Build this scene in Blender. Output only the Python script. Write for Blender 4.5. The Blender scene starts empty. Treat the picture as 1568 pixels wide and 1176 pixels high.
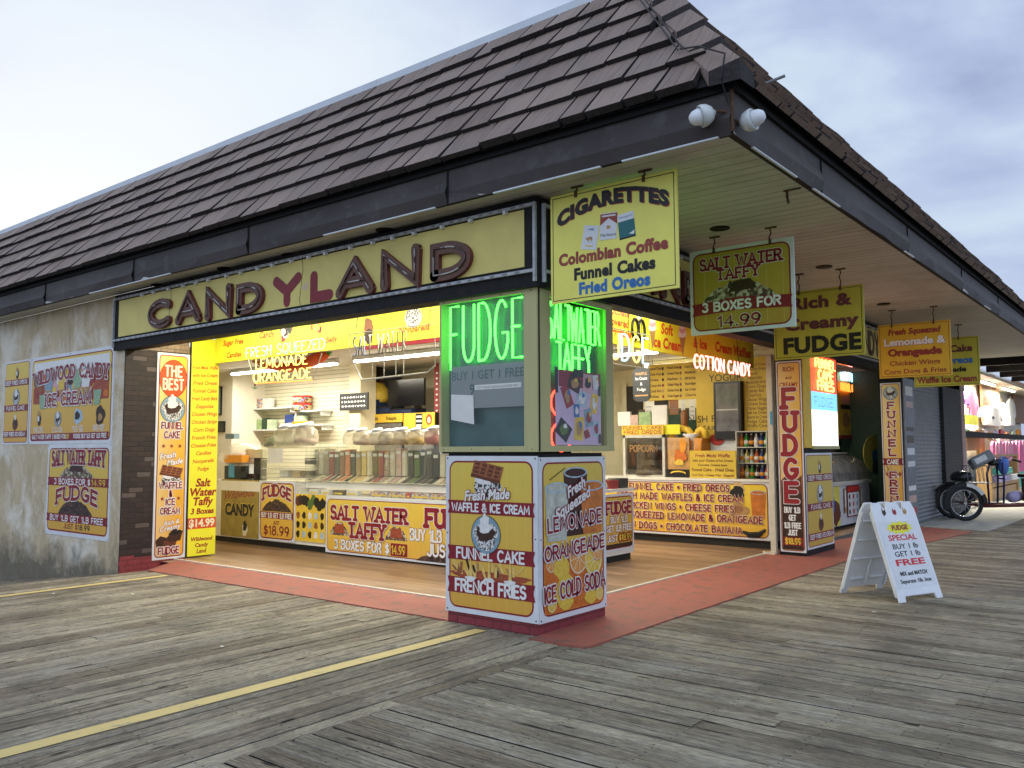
import bpy, bmesh, math, random
from mathutils import Vector, Matrix
random.seed(7)
R = math.radians
SC = bpy.context.scene
COL = SC.collection

# ------------------------------------------------------------------ camera
CAM = Vector((4.434, -5.916, 1.6))
FPX = 1298.475
def _basis():
    y, p, ro = R(-38.5545), R(4.3863), R(-0.23768)
    w = Vector((math.sin(y)*math.cos(p), math.cos(y)*math.cos(p), math.sin(p)))
    r0 = Vector((math.cos(y), -math.sin(y), 0)); u0 = r0.cross(w)
    return r0*math.cos(ro)+u0*math.sin(ro), -r0*math.sin(ro)+u0*math.cos(ro), w
CR, CU, CW = _basis()
cd = bpy.data.cameras.new("camera"); cam = bpy.data.objects.new("camera", cd); COL.objects.link(cam)
cam.matrix_world = Matrix(((CR.x, CU.x, -CW.x, CAM.x), (CR.y, CU.y, -CW.y, CAM.y), (CR.z, CU.z, -CW.z, CAM.z), (0, 0, 0, 1)))
cd.sensor_width = 36; cd.lens = FPX/1568*36; cd.clip_start = .05; cd.clip_end = 2000
SC.camera = cam
# survey helpers: where a sight line of the photograph meets a real plane of the building
def sight(x, y): return CR*((x-784)/FPX) - CU*((y-588)/FPX) + CW
def onX(x, y, X): d = sight(x, y); return CAM + d*((X-CAM.x)/d.x)
def onY(x, y, Y): d = sight(x, y); return CAM + d*((Y-CAM.y)/d.y)
def onZ(x, y, Z): d = sight(x, y); return CAM + d*((Z-CAM.z)/d.z)

# ------------------------------------------------------------------ world, sun, exposure
SC.view_settings.view_transform = 'Standard'; SC.view_settings.look = 'None'
SC.view_settings.exposure = 0; SC.view_settings.gamma = 1
SC.cycles.use_denoising = True
SC.cycles.max_bounces = 8; SC.cycles.diffuse_bounces = 4; SC.cycles.glossy_bounces = 3
SC.cycles.transmission_bounces = 6; SC.cycles.transparent_max_bounces = 10
SC.cycles.sample_clamp_indirect = 6
SUN_EL, SUN_AZ = R(14), R(-68)      # low behind the clouds, out over the left of the picture
W = bpy.data.worlds.new("World"); SC.world = W; W.use_nodes = True
nt = W.node_tree; N = nt.nodes; L = nt.links
bg = N["Background"]; bg.inputs[1].default_value = .1
sky = N.new("ShaderNodeTexSky"); sky.sky_type = 'NISHITA'; sky.sun_disc = False
sky.sun_elevation = SUN_EL; sky.sun_rotation = SUN_AZ; sky.air_density = 1.2; sky.dust_density = 2
tc = N.new("ShaderNodeTexCoord")
mp = N.new("ShaderNodeMapping"); mp.inputs['Scale'].default_value = (1.0, 1.0, 2.6); L.new(tc.outputs['Generated'], mp.inputs[0])
nz = N.new("ShaderNodeTexNoise"); nz.inputs['Scale'].default_value = 2.6; nz.inputs['Detail'].default_value = 6; nz.inputs['Roughness'].default_value = .52
nz.inputs['Distortion'].default_value = .25
L.new(mp.outputs[0], nz.inputs['Vector'])
cr = N.new("ShaderNodeValToRGB"); L.new(nz.outputs[0], cr.inputs[0])
e = cr.color_ramp.elements
e[0].position = .34; e[0].color = (.37, .45, .68, 1)
e[1].position = .70; e[1].color = (.76, .86, .97, 1)
k = e.new(.46); k.color = (.50, .60, .84, 1)
k = e.new(.56); k.color = (.63, .75, .93, 1)
# a wide bright patch where the sun stands behind the cloud
sd = Vector((math.sin(R(-62))*math.cos(R(9)), math.cos(R(-62))*math.cos(R(9)), math.sin(R(9))))
dp = N.new("ShaderNodeVectorMath"); dp.operation = 'DOT_PRODUCT'; L.new(tc.outputs['Generated'], dp.inputs[0]); dp.inputs[1].default_value = sd
mr = N.new("ShaderNodeMapRange"); mr.inputs[1].default_value = .82; mr.inputs[2].default_value = 1.0; L.new(dp.outputs['Value'], mr.inputs[0])
pw = N.new("ShaderNodeMath"); pw.operation = 'POWER'; pw.inputs[1].default_value = 1.1; L.new(mr.outputs[0], pw.inputs[0])
mx = N.new("ShaderNodeMixRGB"); mx.inputs[2].default_value = (.93, 1.0, 1.07, 1); L.new(pw.outputs[0], mx.inputs[0]); L.new(cr.outputs[0], mx.inputs[1])
# sky raised behind the camera, added to fill the walls that face it
bd = N.new("ShaderNodeVectorMath"); bd.operation = 'DOT_PRODUCT'; L.new(tc.outputs['Generated'], bd.inputs[0]); bd.inputs[1].default_value = Vector((.50, -.72, .48)).normalized()
br = N.new("ShaderNodeMapRange"); br.inputs[1].default_value = .0; br.inputs[2].default_value = .9; br.inputs[3].default_value = 9.6; br.inputs[4].default_value = 17; L.new(bd.outputs['Value'], br.inputs[0])
sc_ = N.new("ShaderNodeVectorMath"); sc_.operation = 'SCALE'; L.new(mx.outputs[0], sc_.inputs[0]); L.new(br.outputs[0], sc_.inputs['Scale'])
m2 = N.new("ShaderNodeMixRGB"); m2.inputs[0].default_value = .97; L.new(sky.outputs[0], m2.inputs[1]); L.new(sc_.outputs[0], m2.inputs[2])
L.new(m2.outputs[0], bg.inputs[0])
sl = bpy.data.lights.new("sun", 'SUN'); sl.energy = .5; sl.angle = R(25); sl.color = (1, .95, .88)
so = bpy.data.objects.new("sun", sl); COL.objects.link(so); so.location = (-30, 10, 30)
sv = Vector((math.sin(SUN_AZ)*math.cos(SUN_EL), math.cos(SUN_AZ)*math.cos(SUN_EL), math.sin(SUN_EL)))
so.rotation_euler = sv.to_track_quat('Z', 'Y').to_euler()

# ------------------------------------------------------------------ materials
MATS = {}
class NT:
    def __init__(s, m): s.t = m.node_tree; s.n = s.t.nodes; s.l = s.t.links; s.b = s.n["Principled BSDF"]
    def new(s, k, **kw):
        x = s.n.new("ShaderNode"+k)
        for a, v in kw.items(): setattr(x, a, v)
        return x
    def link(s, a, b): s.l.new(a, b)
    def coord(s, scale=(1, 1, 1), kind='Object', rot=(0, 0, 0)):
        t = s.new("TexCoord"); m = s.new("Mapping"); m.inputs['Scale'].default_value = scale; m.inputs['Rotation'].default_value = rot
        s.link(t.outputs[kind], m.inputs[0]); return m.outputs[0]
    def noise(s, vec, scale, detail=4, rough=.55, dist=0):
        x = s.new("TexNoise"); x.inputs['Scale'].default_value = scale; x.inputs['Detail'].default_value = detail
        x.inputs['Roughness'].default_value = rough; x.inputs['Distortion'].default_value = dist
        if vec is not None: s.link(vec, x.inputs['Vector'])
        return x.outputs[0]
    def ramp(s, fac, *stops):
        x = s.new("ValToRGB"); s.link(fac, x.inputs[0]); el = x.color_ramp.elements
        for i, (p, c) in enumerate(stops):
            c = tuple(c) if hasattr(c, '__len__') else (c, c, c)
            if i < 2: el[i].position = p; el[i].color = (*c, 1)
            else: q = el.new(p); q.color = (*c, 1)
        return x.outputs[0]
    def mix(s, f, a, b, mode='MIX'):
        x = s.new("MixRGB"); x.blend_type = mode
        for i, v in enumerate((f, a, b)):
            if hasattr(v, 'is_linked'): s.link(v, x.inputs[i])
            elif i == 0: x.inputs[0].default_value = v
            else: x.inputs[i].default_value = (*v, 1) if len(v) == 3 else v
        return x.outputs[0]
    def math(s, op, a, b=None):
        x = s.new("Math"); x.operation = op
        for i, v in enumerate((a, b)):
            if v is None: continue
            if hasattr(v, 'is_linked'): s.link(v, x.inputs[i])
            else: x.inputs[i].default_value = v
        return x.outputs[0]
    def sep(s, v): x = s.new("SeparateXYZ"); s.link(v, x.inputs[0]); return x.outputs
    def bump(s, h, strength=.3, dist=.01):
        x = s.new("Bump"); x.inputs['Strength'].default_value = strength; x.inputs['Distance'].default_value = dist
        s.link(h, x.inputs['Height']); s.link(x.outputs[0], s.b.inputs['Normal'])
def newmat(name):
    m = bpy.data.materials.new(name); m.use_nodes = True; MATS[name] = m; return m, NT(m)
def M(name, col=None, rough=.55, var=.12, scale=9, bump=0, metal=0, emit=0, spec=.4, dirt=None):
    """plain painted/printed surface with a little unevenness"""
    if name in MATS: return MATS[name]
    m, t = newmat(name)
    b = t.b; b.inputs['Roughness'].default_value = rough; b.inputs['Metallic'].default_value = metal
    b.inputs['Specular IOR Level'].default_value = spec
    v = t.coord(); n = t.noise(v, scale, 5)
    c = t.mix(t.ramp(n, (.3, 0), (.7, 1)), [x*(1-var) for x in col], [min(1, x*(1+var)) for x in col])
    if dirt:
        n2 = t.noise(v, scale*.35, 6, .65)
        c = t.mix(t.ramp(n2, (.45, 0), (.75, dirt[1])), c, dirt[0])
    t.link(c, b.inputs['Base Color'])
    if emit: t.link(c, b.inputs['Emission Color']); b.inputs['Emission Strength'].default_value = emit
    if bump: t.bump(n, bump, .01)
    return m

# ------------------------------------------------------------------ mesh builder
class MB:
    def __init__(s): s.v = []; s.f = []; s.mi = []; s.mats = []; s.uv = {}
    def slot(s, m):
        if isinstance(m, str): m = MATS[m]
        if m not in s.mats: s.mats.append(m)
        return s.mats.index(m)
    def add(s, vs, fs, m, T=None):
        k = len(s.v); i = s.slot(m)
        for p in vs:
            p = Vector(p); s.v.append(T @ p if T else p)
        for f in fs: s.f.append([k+j for j in f]); s.mi.append(i)
        return s
    def quad(s, a, b, c, d, m): return s.add([a, b, c, d], [(0, 1, 2, 3)], m)
    def poly(s, pts, m, z=0): return s.add([(p[0], p[1], p[2] if len(p) > 2 else z) for p in pts], [tuple(range(len(pts)))], m)
    def box(s, a, b, m, T=None):
        x0, y0, z0 = [min(a[i], b[i]) for i in range(3)]; x1, y1, z1 = [max(a[i], b[i]) for i in range(3)]
        v = [(x0,y0,z0),(x1,y0,z0),(x1,y1,z0),(x0,y1,z0),(x0,y0,z1),(x1,y0,z1),(x1,y1,z1),(x0,y1,z1)]
        return s.add(v, [(3,2,1,0),(4,5,6,7),(0,1,5,4),(1,2,6,5),(2,3,7,6),(3,0,4,7)], m, T)
    def prism(s, pts, z0, z1, m, T=None):
        """2-D outline (anticlockwise) between two heights"""
        n = len(pts); v = [(p[0], p[1], z0) for p in pts]+[(p[0], p[1], z1) for p in pts]
        f = [tuple(range(n-1, -1, -1)), tuple(range(n, 2*n))]+[(i, (i+1) % n, n+(i+1) % n, n+i) for i in range(n)]
        return s.add(v, f, m, T)
    def tube(s, path, r, m, n=8, closed=False, caps=True):
        path = [Vector(p) for p in path]; k = len(path)
        if k < 2: return s
        rr = r if hasattr(r, '__len__') else [r]*k
        vs = []; fs = []; prev = None
        for i, p in enumerate(path):
            if closed: t = path[(i+1) % k]-path[i-1]
            else: t = path[min(i+1, k-1)]-path[max(i-1, 0)]
            if t.length < 1e-9: t = Vector((0, 0, 1))
            t.normalize()
            if prev is None:
                a = Vector((0, 0, 1)) if abs(t.z) < .9 else Vector((1, 0, 0)); nx = t.cross(a).normalized()
            else:
                nx = prev-t*prev.dot(t)
                nx = nx.normalized() if nx.length > 1e-6 else t.orthogonal().normalized()
            prev = nx; ny = t.cross(nx)
            for j in range(n):
                an = 2*math.pi*j/n; vs.append(p+nx*(rr[i]*math.cos(an))+ny*(rr[i]*math.sin(an)))
        for i in range(k if closed else k-1):
            a = i*n; b = ((i+1) % k)*n
            for j in range(n): fs.append((a+j, a+(j+1) % n, b+(j+1) % n, b+j))
        if caps and not closed: fs.append(tuple(range(n-1, -1, -1))); fs.append(tuple((k-1)*n+j for j in range(n)))
        return s.add(vs, fs, m)
    def lathe(s, prof, c, m, n=16, T=None):
        """profile [(r,z)] turned about the vertical through c"""
        vs = []; fs = []
        for r, z in prof:
            for j in range(n):
                an = 2*math.pi*j/n; vs.append((c[0]+r*math.cos(an), c[1]+r*math.sin(an), c[2]+z))
        for i in range(len(prof)-1):
            for j in range(n): fs.append((i*n+j, i*n+(j+1) % n, (i+1)*n+(j+1) % n, (i+1)*n+j))
        fs.append(tuple(range(n-1, -1, -1))); fs.append(tuple((len(prof)-1)*n+j for j in range(n)))
        return s.add(vs, fs, m, T)
    def build(s, name, parent=None, smooth=False, bevel=0):
        me = bpy.data.meshes.new(name); me.from_pydata([tuple(p) for p in s.v], [], s.f)
        for m in s.mats: me.materials.append(m)
        me.polygons.foreach_set('material_index', s.mi)
        if smooth: me.polygons.foreach_set('use_smooth', [True]*len(s.f))
        me.update()
        o = bpy.data.objects.new(name, me); COL.objects.link(o)
        if parent is not None: o.parent = parent
        if bevel:
            b = o.modifiers.new('edge', 'BEVEL'); b.width = bevel; b.segments = 2; b.limit_method = 'ANGLE'
        return o
def tag(o, label, cat, group=None):
    o['label'] = label; o['category'] = cat
    if group: o['group'] = group
    return o
def struct(o, kind='structure'): o['kind'] = kind; return o
def thing(name, label, cat, loc=(0, 0, 0), rot=None, group=None):
    o = bpy.data.objects.new(name, None); COL.objects.link(o); o.empty_display_size = .1
    o.location = loc
    if rot is not None: o.rotation_euler = rot
    return tag(o, label, cat, group)
FRONT = (R(90), 0, 0)                # sign plane facing -Y: local x along +X, local y up
SIDE = (R(90), 0, R(90))             # sign plane facing +X: local x along +Y, local y up

# ------------------------------------------------------------------ lettering
def arc(cx, cy, rx, ry, a0, a1, n=10):
    return [(cx+rx*math.cos(R(a0+(a1-a0)*i/n)), cy+ry*math.sin(R(a0+(a1-a0)*i/n))) for i in range(n+1)]
SK = {
 'A': (.72, [[(0,0),(.36,1),(.72,0)], [(.14,.34),(.58,.34)]]),
 'B': (.62, [[(0,0),(0,1),(.34,1)]+arc(.34,.77,.24,.23,80,-80)+[(.34,.54),(.05,.54)], [(.34,.54)]+arc(.36,.27,.26,.27,85,-85)+[(.3,0),(0,0)]]),
 'C': (.64, [arc(.36,.5,.36,.5,48,312,16)]),
 'D': (.66, [[(0,0),(0,1),(.22,1)]+arc(.24,.5,.42,.5,80,-80,14)+[(.22,0),(0,0)]]),
 'E': (.52, [[(.52,1),(0,1),(0,0),(.52,0)], [(0,.52),(.44,.52)]]),
 'F': (.5, [[(.5,1),(0,1),(0,0)], [(0,.5),(.42,.5)]]),
 'G': (.68, [arc(.36,.5,.36,.5,48,335,16)+[(.68,.44),(.4,.44)]]),
 'H': (.62, [[(0,0),(0,1)], [(.62,0),(.62,1)], [(0,.52),(.62,.52)]]),
 'I': (.02, [[(.01,0),(.01,1)]]),
 'J': (.44, [[(.44,1),(.44,.26)]+arc(.22,.25,.22,.25,-10,-165,8)]),
 'K': (.6, [[(0,0),(0,1)], [(.56,1),(.04,.46)], [(.2,.6),(.6,0)]]),
 'L': (.48, [[(0,1),(0,0),(.48,0)]]),
 'M': (.82, [[(0,0),(.06,1),(.41,.25),(.76,1),(.82,0)]]),
 'N': (.64, [[(0,0),(0,1),(.64,0),(.64,1)]]),
 'O': (.74, [arc(.37,.5,.37,.5,90,440,22)]),
 'P': (.58, [[(0,0),(0,1),(.32,1)]+arc(.32,.74,.26,.26,80,-80)+[(.32,.48),(.04,.48)]]),
 'Q': (.74, [arc(.37,.5,.37,.5,90,440,22), [(.48,.24),(.76,-.08)]]),
 'R': (.6, [[(0,0),(0,1),(.32,1)]+arc(.32,.75,.26,.25,80,-80)+[(.32,.5),(.04,.5)], [(.28,.48),(.6,0)]]),
 'S': (.56, [arc(.29,.75,.26,.25,35,250,10)+arc(.28,.26,.28,.26,80,-150,11)]),
 'T': (.6, [[(0,1),(.6,1)], [(.3,1),(.3,0)]]),
 'U': (.62, [[(0,1),(0,.3)]+arc(.31,.3,.31,.3,190,350,10)+[(.62,.3),(.62,1)]]),
 'V': (.66, [[(0,1),(.33,0),(.66,1)]]),
 'W': (.96, [[(0,1),(.22,0),(.48,.8),(.74,0),(.96,1)]]),
 'X': (.6, [[(0,1),(.6,0)], [(0,0),(.6,1)]]),
 'Y': (.62, [[(0,1),(.31,.48),(.62,1)], [(.31,.48),(.31,0)]]),
 'Z': (.56, [[(0,1),(.56,1),(0,0),(.56,0)]]),
 '0': (.56, [arc(.28,.5,.28,.5,90,440,18)]), '1': (.24, [[(0,.8),(.2,1),(.2,0)]]),
 '2': (.52, [arc(.26,.74,.26,.26,165,-30,9)+[(0,0),(.54,0)]]),
 '3': (.52, [arc(.25,.76,.24,.24,150,-70,9)+arc(.25,.27,.27,.27,80,-150,10)]),
 '4': (.58, [[(.42,0),(.42,1),(0,.3),(.58,.3)]]),
 '5': (.52, [[(.48,1),(.06,1),(.03,.55)]+arc(.25,.31,.27,.31,120,-150,10)]),
 '8': (.54, [arc(.27,.76,.22,.23,90,430,14), arc(.27,.27,.27,.27,90,430,14)]),
 '9': (.54, [arc(.27,.7,.26,.3,0,355,14)+[(.53,.7),(.5,.35),(.25,0)]]),
 '6': (.54, [[(.45,1),(.1,.6)]+arc(.27,.29,.26,.29,150,490,16)]),
 '7': (.5, [[(0,1),(.5,1),(.15,0)]]),
 '&': (.68, [[(.68,0),(.14,.66)]+arc(.28,.78,.18,.22,200,-30,8)+[(.1,.38)]+arc(.27,.24,.26,.24,150,300,7)+[(.64,.42)]]),
 '$': (.52, [arc(.27,.72,.24,.2,35,250,9)+arc(.26,.29,.26,.21,80,-150,9), [(.27,1.1),(.27,-.1)]]),
 '.': (.06, [[(.03,0),(.03,.04)]]), '-': (.3, [[(0,.5),(.3,.5)]]), ':': (.06, [[(.03,.1),(.03,.14)], [(.03,.6),(.03,.64)]]),
 '*': (.3, [[(.15,.3),(.15,.7)], [(0,.4),(.3,.6)], [(.3,.4),(0,.6)]]), '!': (.04, [[(.02,1),(.02,.3)], [(.02,0),(.02,.05)]]), "'": (.04, [[(.02,1),(.02,.8)]]),
 ' ': (.3, []),
}
def sk_layout(s, h, wd=1., track=.22):
    """skeleton strokes of a line of capitals, left edge at 0"""
    x = 0; out = []
    for ch in s:
        hh = h
        w, st = SK.get(ch, SK['O'])
        for pl in st: out.append([(x+px*h*wd, py*hh) for px, py in pl])
        x += (w*wd+track)*h
    return out, max(0, x-track*h)
def ribbon(pl, half):
    """outline of a stroke with square-ish joins and round ends -> verts, faces in 2-D"""
    p = [Vector(q) for q in pl]; q = [p[0]]
    for a in p[1:]:
        if (a-q[-1]).length > 1e-5: q.append(a)
    p = q
    if len(p) < 2: return [], []
    lft = []; rgt = []; n = len(p)
    for i in range(n):
        d0 = (p[i]-p[i-1]).normalized() if i else None
        d1 = (p[i+1]-p[i]).normalized() if i < n-1 else None
        d = d0 if d1 is None else d1 if d0 is None else (d0+d1)
        if d.length < 1e-4: d = d1
        d = d.normalized(); nn = Vector((-d.y, d.x)); k = 1
        if d0 is not None and d1 is not None: k = min(1.5, 1/max(.3, nn.dot(Vector((-d0.y, d0.x)))))
        lft.append(p[i]+nn*half*k); rgt.append(p[i]-nn*half*k)
    vs = []; fs = []
    for a, b in zip(lft, rgt): vs += [a, b]
    for i in range(n-1): fs.append((2*i+1, 2*i+3, 2*i+2, 2*i))
    for end in (0, n-1):
        d = (p[0]-p[1]) if end == 0 else (p[-1]-p[-2]); a0 = math.atan2(d.y, d.x)
        k = len(vs); ring = [p[end]+Vector((math.cos(a0+math.pi*(j/6-.5)), math.sin(a0+math.pi*(j/6-.5))))*half for j in range(1, 6)]
        vs += ring
        if end == 0: fs.append((0, *range(k, k+5), 1)) if False else fs.append((1, 0, *range(k, k+5)))
        else: fs.append((2*end, 2*end+1, *range(k, k+5)))
    return vs, fs
def put_flat(mb, vs, fs, m, z, warp=None):
    vv = []
    for v in vs:
        x, y = v[0], v[1]
        if warp: x, y = warp(x, y)
        vv.append((x, y, z))
    ff = []
    for f in fs:       # keep every face looking out of the sign
        a = sum(vv[f[i]][0]*vv[f[(i+1) % len(f)]][1]-vv[f[(i+1) % len(f)]][0]*vv[f[i]][1] for i in range(len(f)))
        ff.append(tuple(f) if a >= 0 else tuple(reversed(f)))
    mb.add(vv, ff, m)
def SKT(mb, s, x, y, h, m, fit=None, stroke=.16, out=None, slab=False, wd=1., track=.24, al='c', z=.004, rot=0, warp=None, smallcaps=False, drop=None):
    """drawn capitals: x = centre (or left), y = baseline"""
    if slab: stroke *= 1.22
    st, w = sk_layout(s, h, wd, track)
    sx = (fit-stroke*h)/w if fit and w else 1
    if smallcaps: pass
    W_ = w*sx
    x0 = x-W_/2 if al == 'c' else x if al == 'l' else x-W_
    st = [[(x0+a*sx, y+b) for a, b in pl] for pl in st]
    if slab:
        ext = []
        for pl in st:
            for e_, nb in ((pl[0], pl[1]), (pl[-1], pl[-2])):
                if abs(e_[1]-y) < .02*h or abs(e_[1]-y-h) < .02*h:
                    if abs(nb[1]-e_[1]) > .1*h: ext.append([(e_[0]-.15*h*min(1, sx), e_[1]), (e_[0]+.15*h*min(1, sx), e_[1])])
        st += ext
    if rot:
        c, s_ = math.cos(R(rot)), math.sin(R(rot))
        st = [[(x+(a-x)*c-(b-y)*s_, y+(a-x)*s_+(b-y)*c) for a, b in pl] for pl in st]
    jobs = []
    if drop: jobs.append((drop[0], stroke*h/2+ (out[1] if out else 0), drop[1]))
    if out: jobs.append((out[0], stroke*h/2+out[1], (0, 0)))
    jobs.append((m, stroke*h/2, (0, 0)))
    zz = z
    for mm, hf, (dx, dy) in jobs:
        for i, pl in enumerate(st):
            vs, fs = ribbon([(a+dx, b+dy) for a, b in pl], hf)
            if vs: put_flat(mb, vs, fs, mm, zz+(i % 40)*.00012, warp)
        zz += .005*.6 if len(st) < 30 else .005
    return mb
_G = {}
def glyph(ch, off):
    """flat mesh and advance of one letter of Blender's own font"""
    key = (ch, off)
    if key in _G: return _G[key]
    res = []
    for txt in (ch, ch+'|', '|'):
        cu = bpy.data.curves.new('t', 'FONT'); cu.body = txt; cu.size = 1; cu.offset = off if txt == ch else 0; cu.resolution_u = 3
        o = bpy.data.objects.new('t', cu); COL.objects.link(o)
        dg = bpy.context.evaluated_depsgraph_get(); ev = o.evaluated_get(dg); me = ev.to_mesh()
        res.append(([(v.co.x, v.co.y) for v in me.vertices], [tuple(p.vertices) for p in me.polygons])); ev.to_mesh_clear()
        bpy.data.objects.remove(o); bpy.data.curves.remove(cu)
    adv = max([v[0] for v in res[1][0]])-max([v[0] for v in res[2][0]]) if ch != ' ' else .3
    _G[key] = (res[0][0], res[0][1], adv); return _G[key]
CAP = .73
def TX(mb, s, x, y, h, m, fit=None, bold=.02, shear=0, al='c', z=.004, out=None, track=.0, warp=None, rot=0, drop=None, maxw=None):
    """plain upper/lower-case lettering; h = height of a capital, y = baseline"""
    S = h/CAP; jobs = []
    if drop: jobs.append((drop[0], bold+(out[1] if out else 0), drop[1]))
    if out: jobs.append((out[0], bold+out[1], (0, 0)))
    jobs.append((m, bold, (0, 0)))
    w = 0
    for ch in s: w += glyph(ch, bold)[2]+track
    w = (w-track)*S; sx = fit/w if fit else 1
    if maxw and w > maxw: sx = maxw/w
    x0 = x-w*sx/2 if al == 'c' else x if al == 'l' else x-w*sx
    zz = z
    for mm, off, (dx, dy) in jobs:
        cx = 0
        for ch in s:
            vs, fs, adv = glyph(ch, off)
            pts = []
            for a, b in vs:
                px, py = x0+(cx+a+shear*b)*S*sx+dx, y+b*S+dy
                if rot:
                    c, s_ = math.cos(R(rot)), math.sin(R(rot)); qx, qy = px-x, py-y; px, py = x+qx*c-qy*s_, y+qx*s_+qy*c
                pts.append((px, py))
            if pts: put_flat(mb, pts, fs, mm, zz, warp)
            cx += adv+track; zz += .00012
        zz += .002
    return mb
def disc(mb, cx, cy, rx, ry, m, z, n=24, rot=0):
    c, s_ = math.cos(R(rot)), math.sin(R(rot)); p = []
    for i in range(n):
        a = 2*math.pi*i/n; u, v = rx*math.cos(a), ry*math.sin(a); p.append((cx+u*c-v*s_, cy+u*s_+v*c, z))
    mb.add(p, [tuple(range(n))], m)
def blob(mb, cx, cy, rx, ry, m, z, seed=0, n=22, rough=.18):
    rn = random.Random(seed); ph = [rn.random()*6.28 for _ in range(4)]; p = []
    for i in range(n):
        a = 2*math.pi*i/n; k = 1+rough*(math.sin(3*a+ph[0])*.5+math.sin(5*a+ph[1])*.35+math.sin(8*a+ph[2])*.25)
        p.append((cx+rx*k*math.cos(a), cy+ry*k*math.sin(a), z))
    mb.add(p, [tuple(range(n))], m)
def rrect(w, h, r, x0=0, y0=0, n=5):
    p = []
    for cx, cy, a in ((w-r, r, -90), (w-r, h-r, 0), (r, h-r, 90), (r, r, 180)):
        for i in range(n+1): p.append((x0+cx+r*math.cos(R(a+90*i/n)), y0+cy+r*math.sin(R(a+90*i/n))))
    return p
def rect(mb, x0, y0, x1, y1, m, z): mb.add([(x0,y0,z),(x1,y0,z),(x1,y1,z),(x0,y1,z)], [(0,1,2,3)], m)
# ------------------------------------------------------------------ setting materials
BW = .142; GAP = .012       # boardwalk plank pitch and gap
def wood_deck(name, axis):
    m, t = newmat(name); al = axis
    g = t.new("NewGeometry"); rnd = g.outputs['Random Per Island']
    tcn = t.new("TexCoord")
    off = t.new("CombineXYZ"); r7 = t.math('MULTIPLY', rnd, 37.0)
    for i in range(3): t.link(r7, off.inputs[i])
    ad = t.new("VectorMath", operation='ADD'); t.link(tcn.outputs['Object'], ad.inputs[0]); t.link(off.outputs[0], ad.inputs[1])
    def sc(a, b):
        q = t.new("VectorMath", operation='MULTIPLY'); t.link(ad.outputs[0], q.inputs[0])
        q.inputs[1].default_value = (a, b, 1) if al == 'x' else (b, a, 1); return q.outputs[0]
    streak = t.noise(sc(1.3, 55), 1, 7, .66, .4)
    fibre = t.noise(sc(4, 190), 1, 3, .6)
    blot = t.noise(tcn.outputs['Object'], 1.1, 6, .62)
    fine = t.noise(sc(14, 90), 1, 6, .74)
    base = t.ramp(rnd, (0, (.20, .160, .110)), (1, (.39, .335, .242)), (.3, (.245, .202, .142)), (.55, (.295, .257, .192)), (.8, (.35, .295, .203)))
    base = t.mix(t.ramp(streak, (.28, .85), (.46, 0)), base, (.045, .039, .032))
    base = t.mix(t.ramp(streak, (.55, 0), (.74, .7)), base, (.52, .485, .41))
    base = t.mix(.6, base, t.ramp(fibre, (.3, .30), (.7, .72)), 'OVERLAY')
    base = t.mix(.75, base, t.ramp(fine, (.34, .18), (.64, .78)), 'OVERLAY')
    base = t.mix(t.ramp(blot, (.36, .5), (.52, 0)), base, (.075, .066, .054))
    base = t.mix(t.ramp(blot, (.55, 0), (.72, .35)), base, (.46, .43, .36))
    # splits and knots
    sp = t.noise(sc(1.0, 60), 1, 3, .5, 1.6)
    split = t.ramp(sp, (.315, 1), (.35, 0))
    vo = t.new("TexVoronoi"); vo.feature = 'F1'; t.link(sc(1.7, 7.0), vo.inputs['Vector']); vo.inputs['Scale'].default_value = 1
    vo.inputs['Randomness'].default_value = 1
    knot = t.ramp(vo.outputs['Distance'], (.06, 1), (.12, 0))
    dark = t.math('MAXIMUM', split, knot)
    base = t.mix(t.math('MULTIPLY', dark, .9), base, (.018, .015, .012))
    # nail heads: two to a board over every joist
    xy = t.sep(tcn.outputs['Object']); along, across, ph = (xy[0], xy[1], 9.0) if al == 'x' else (xy[1], xy[0], -.452)
    u = t.math('MULTIPLY', t.math('SUBTRACT', t.math('FRACT', t.math('MULTIPLY', t.math('ADD', along, 40.3), 1/.61)), .5), .61)
    u = t.math('ADD', u, t.math('MULTIPLY', t.math('SUBTRACT', rnd, .5), .05))
    v = t.math('MULTIPLY', t.math('SUBTRACT', t.math('FRACT', t.math('MULTIPLY', t.math('ADD', across, ph+40*BW), 2/BW)), .5), BW/2)
    d2 = t.math('ADD', t.math('MULTIPLY', u, u), t.math('MULTIPLY', v, v)); nail = t.ramp(t.math('MULTIPLY', d2, 1000), (.035, .85), (.075, 0))
    base = t.mix(nail, base, (.020, .014, .010))
    t.link(base, t.b.inputs['Base Color'])
    t.b.inputs['Roughness'].default_value = .8; t.b.inputs['Specular IOR Level'].default_value = .2
    h = t.math('SUBTRACT', t.math('ADD', streak, t.math('MULTIPLY', fibre, .5)), t.math('MULTIPLY', dark, .8))
    t.bump(h, .9, .016)
    return m
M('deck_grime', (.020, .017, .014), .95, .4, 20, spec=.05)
wood_deck('deck_x', 'x'); wood_deck('deck_y', 'y')
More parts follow.
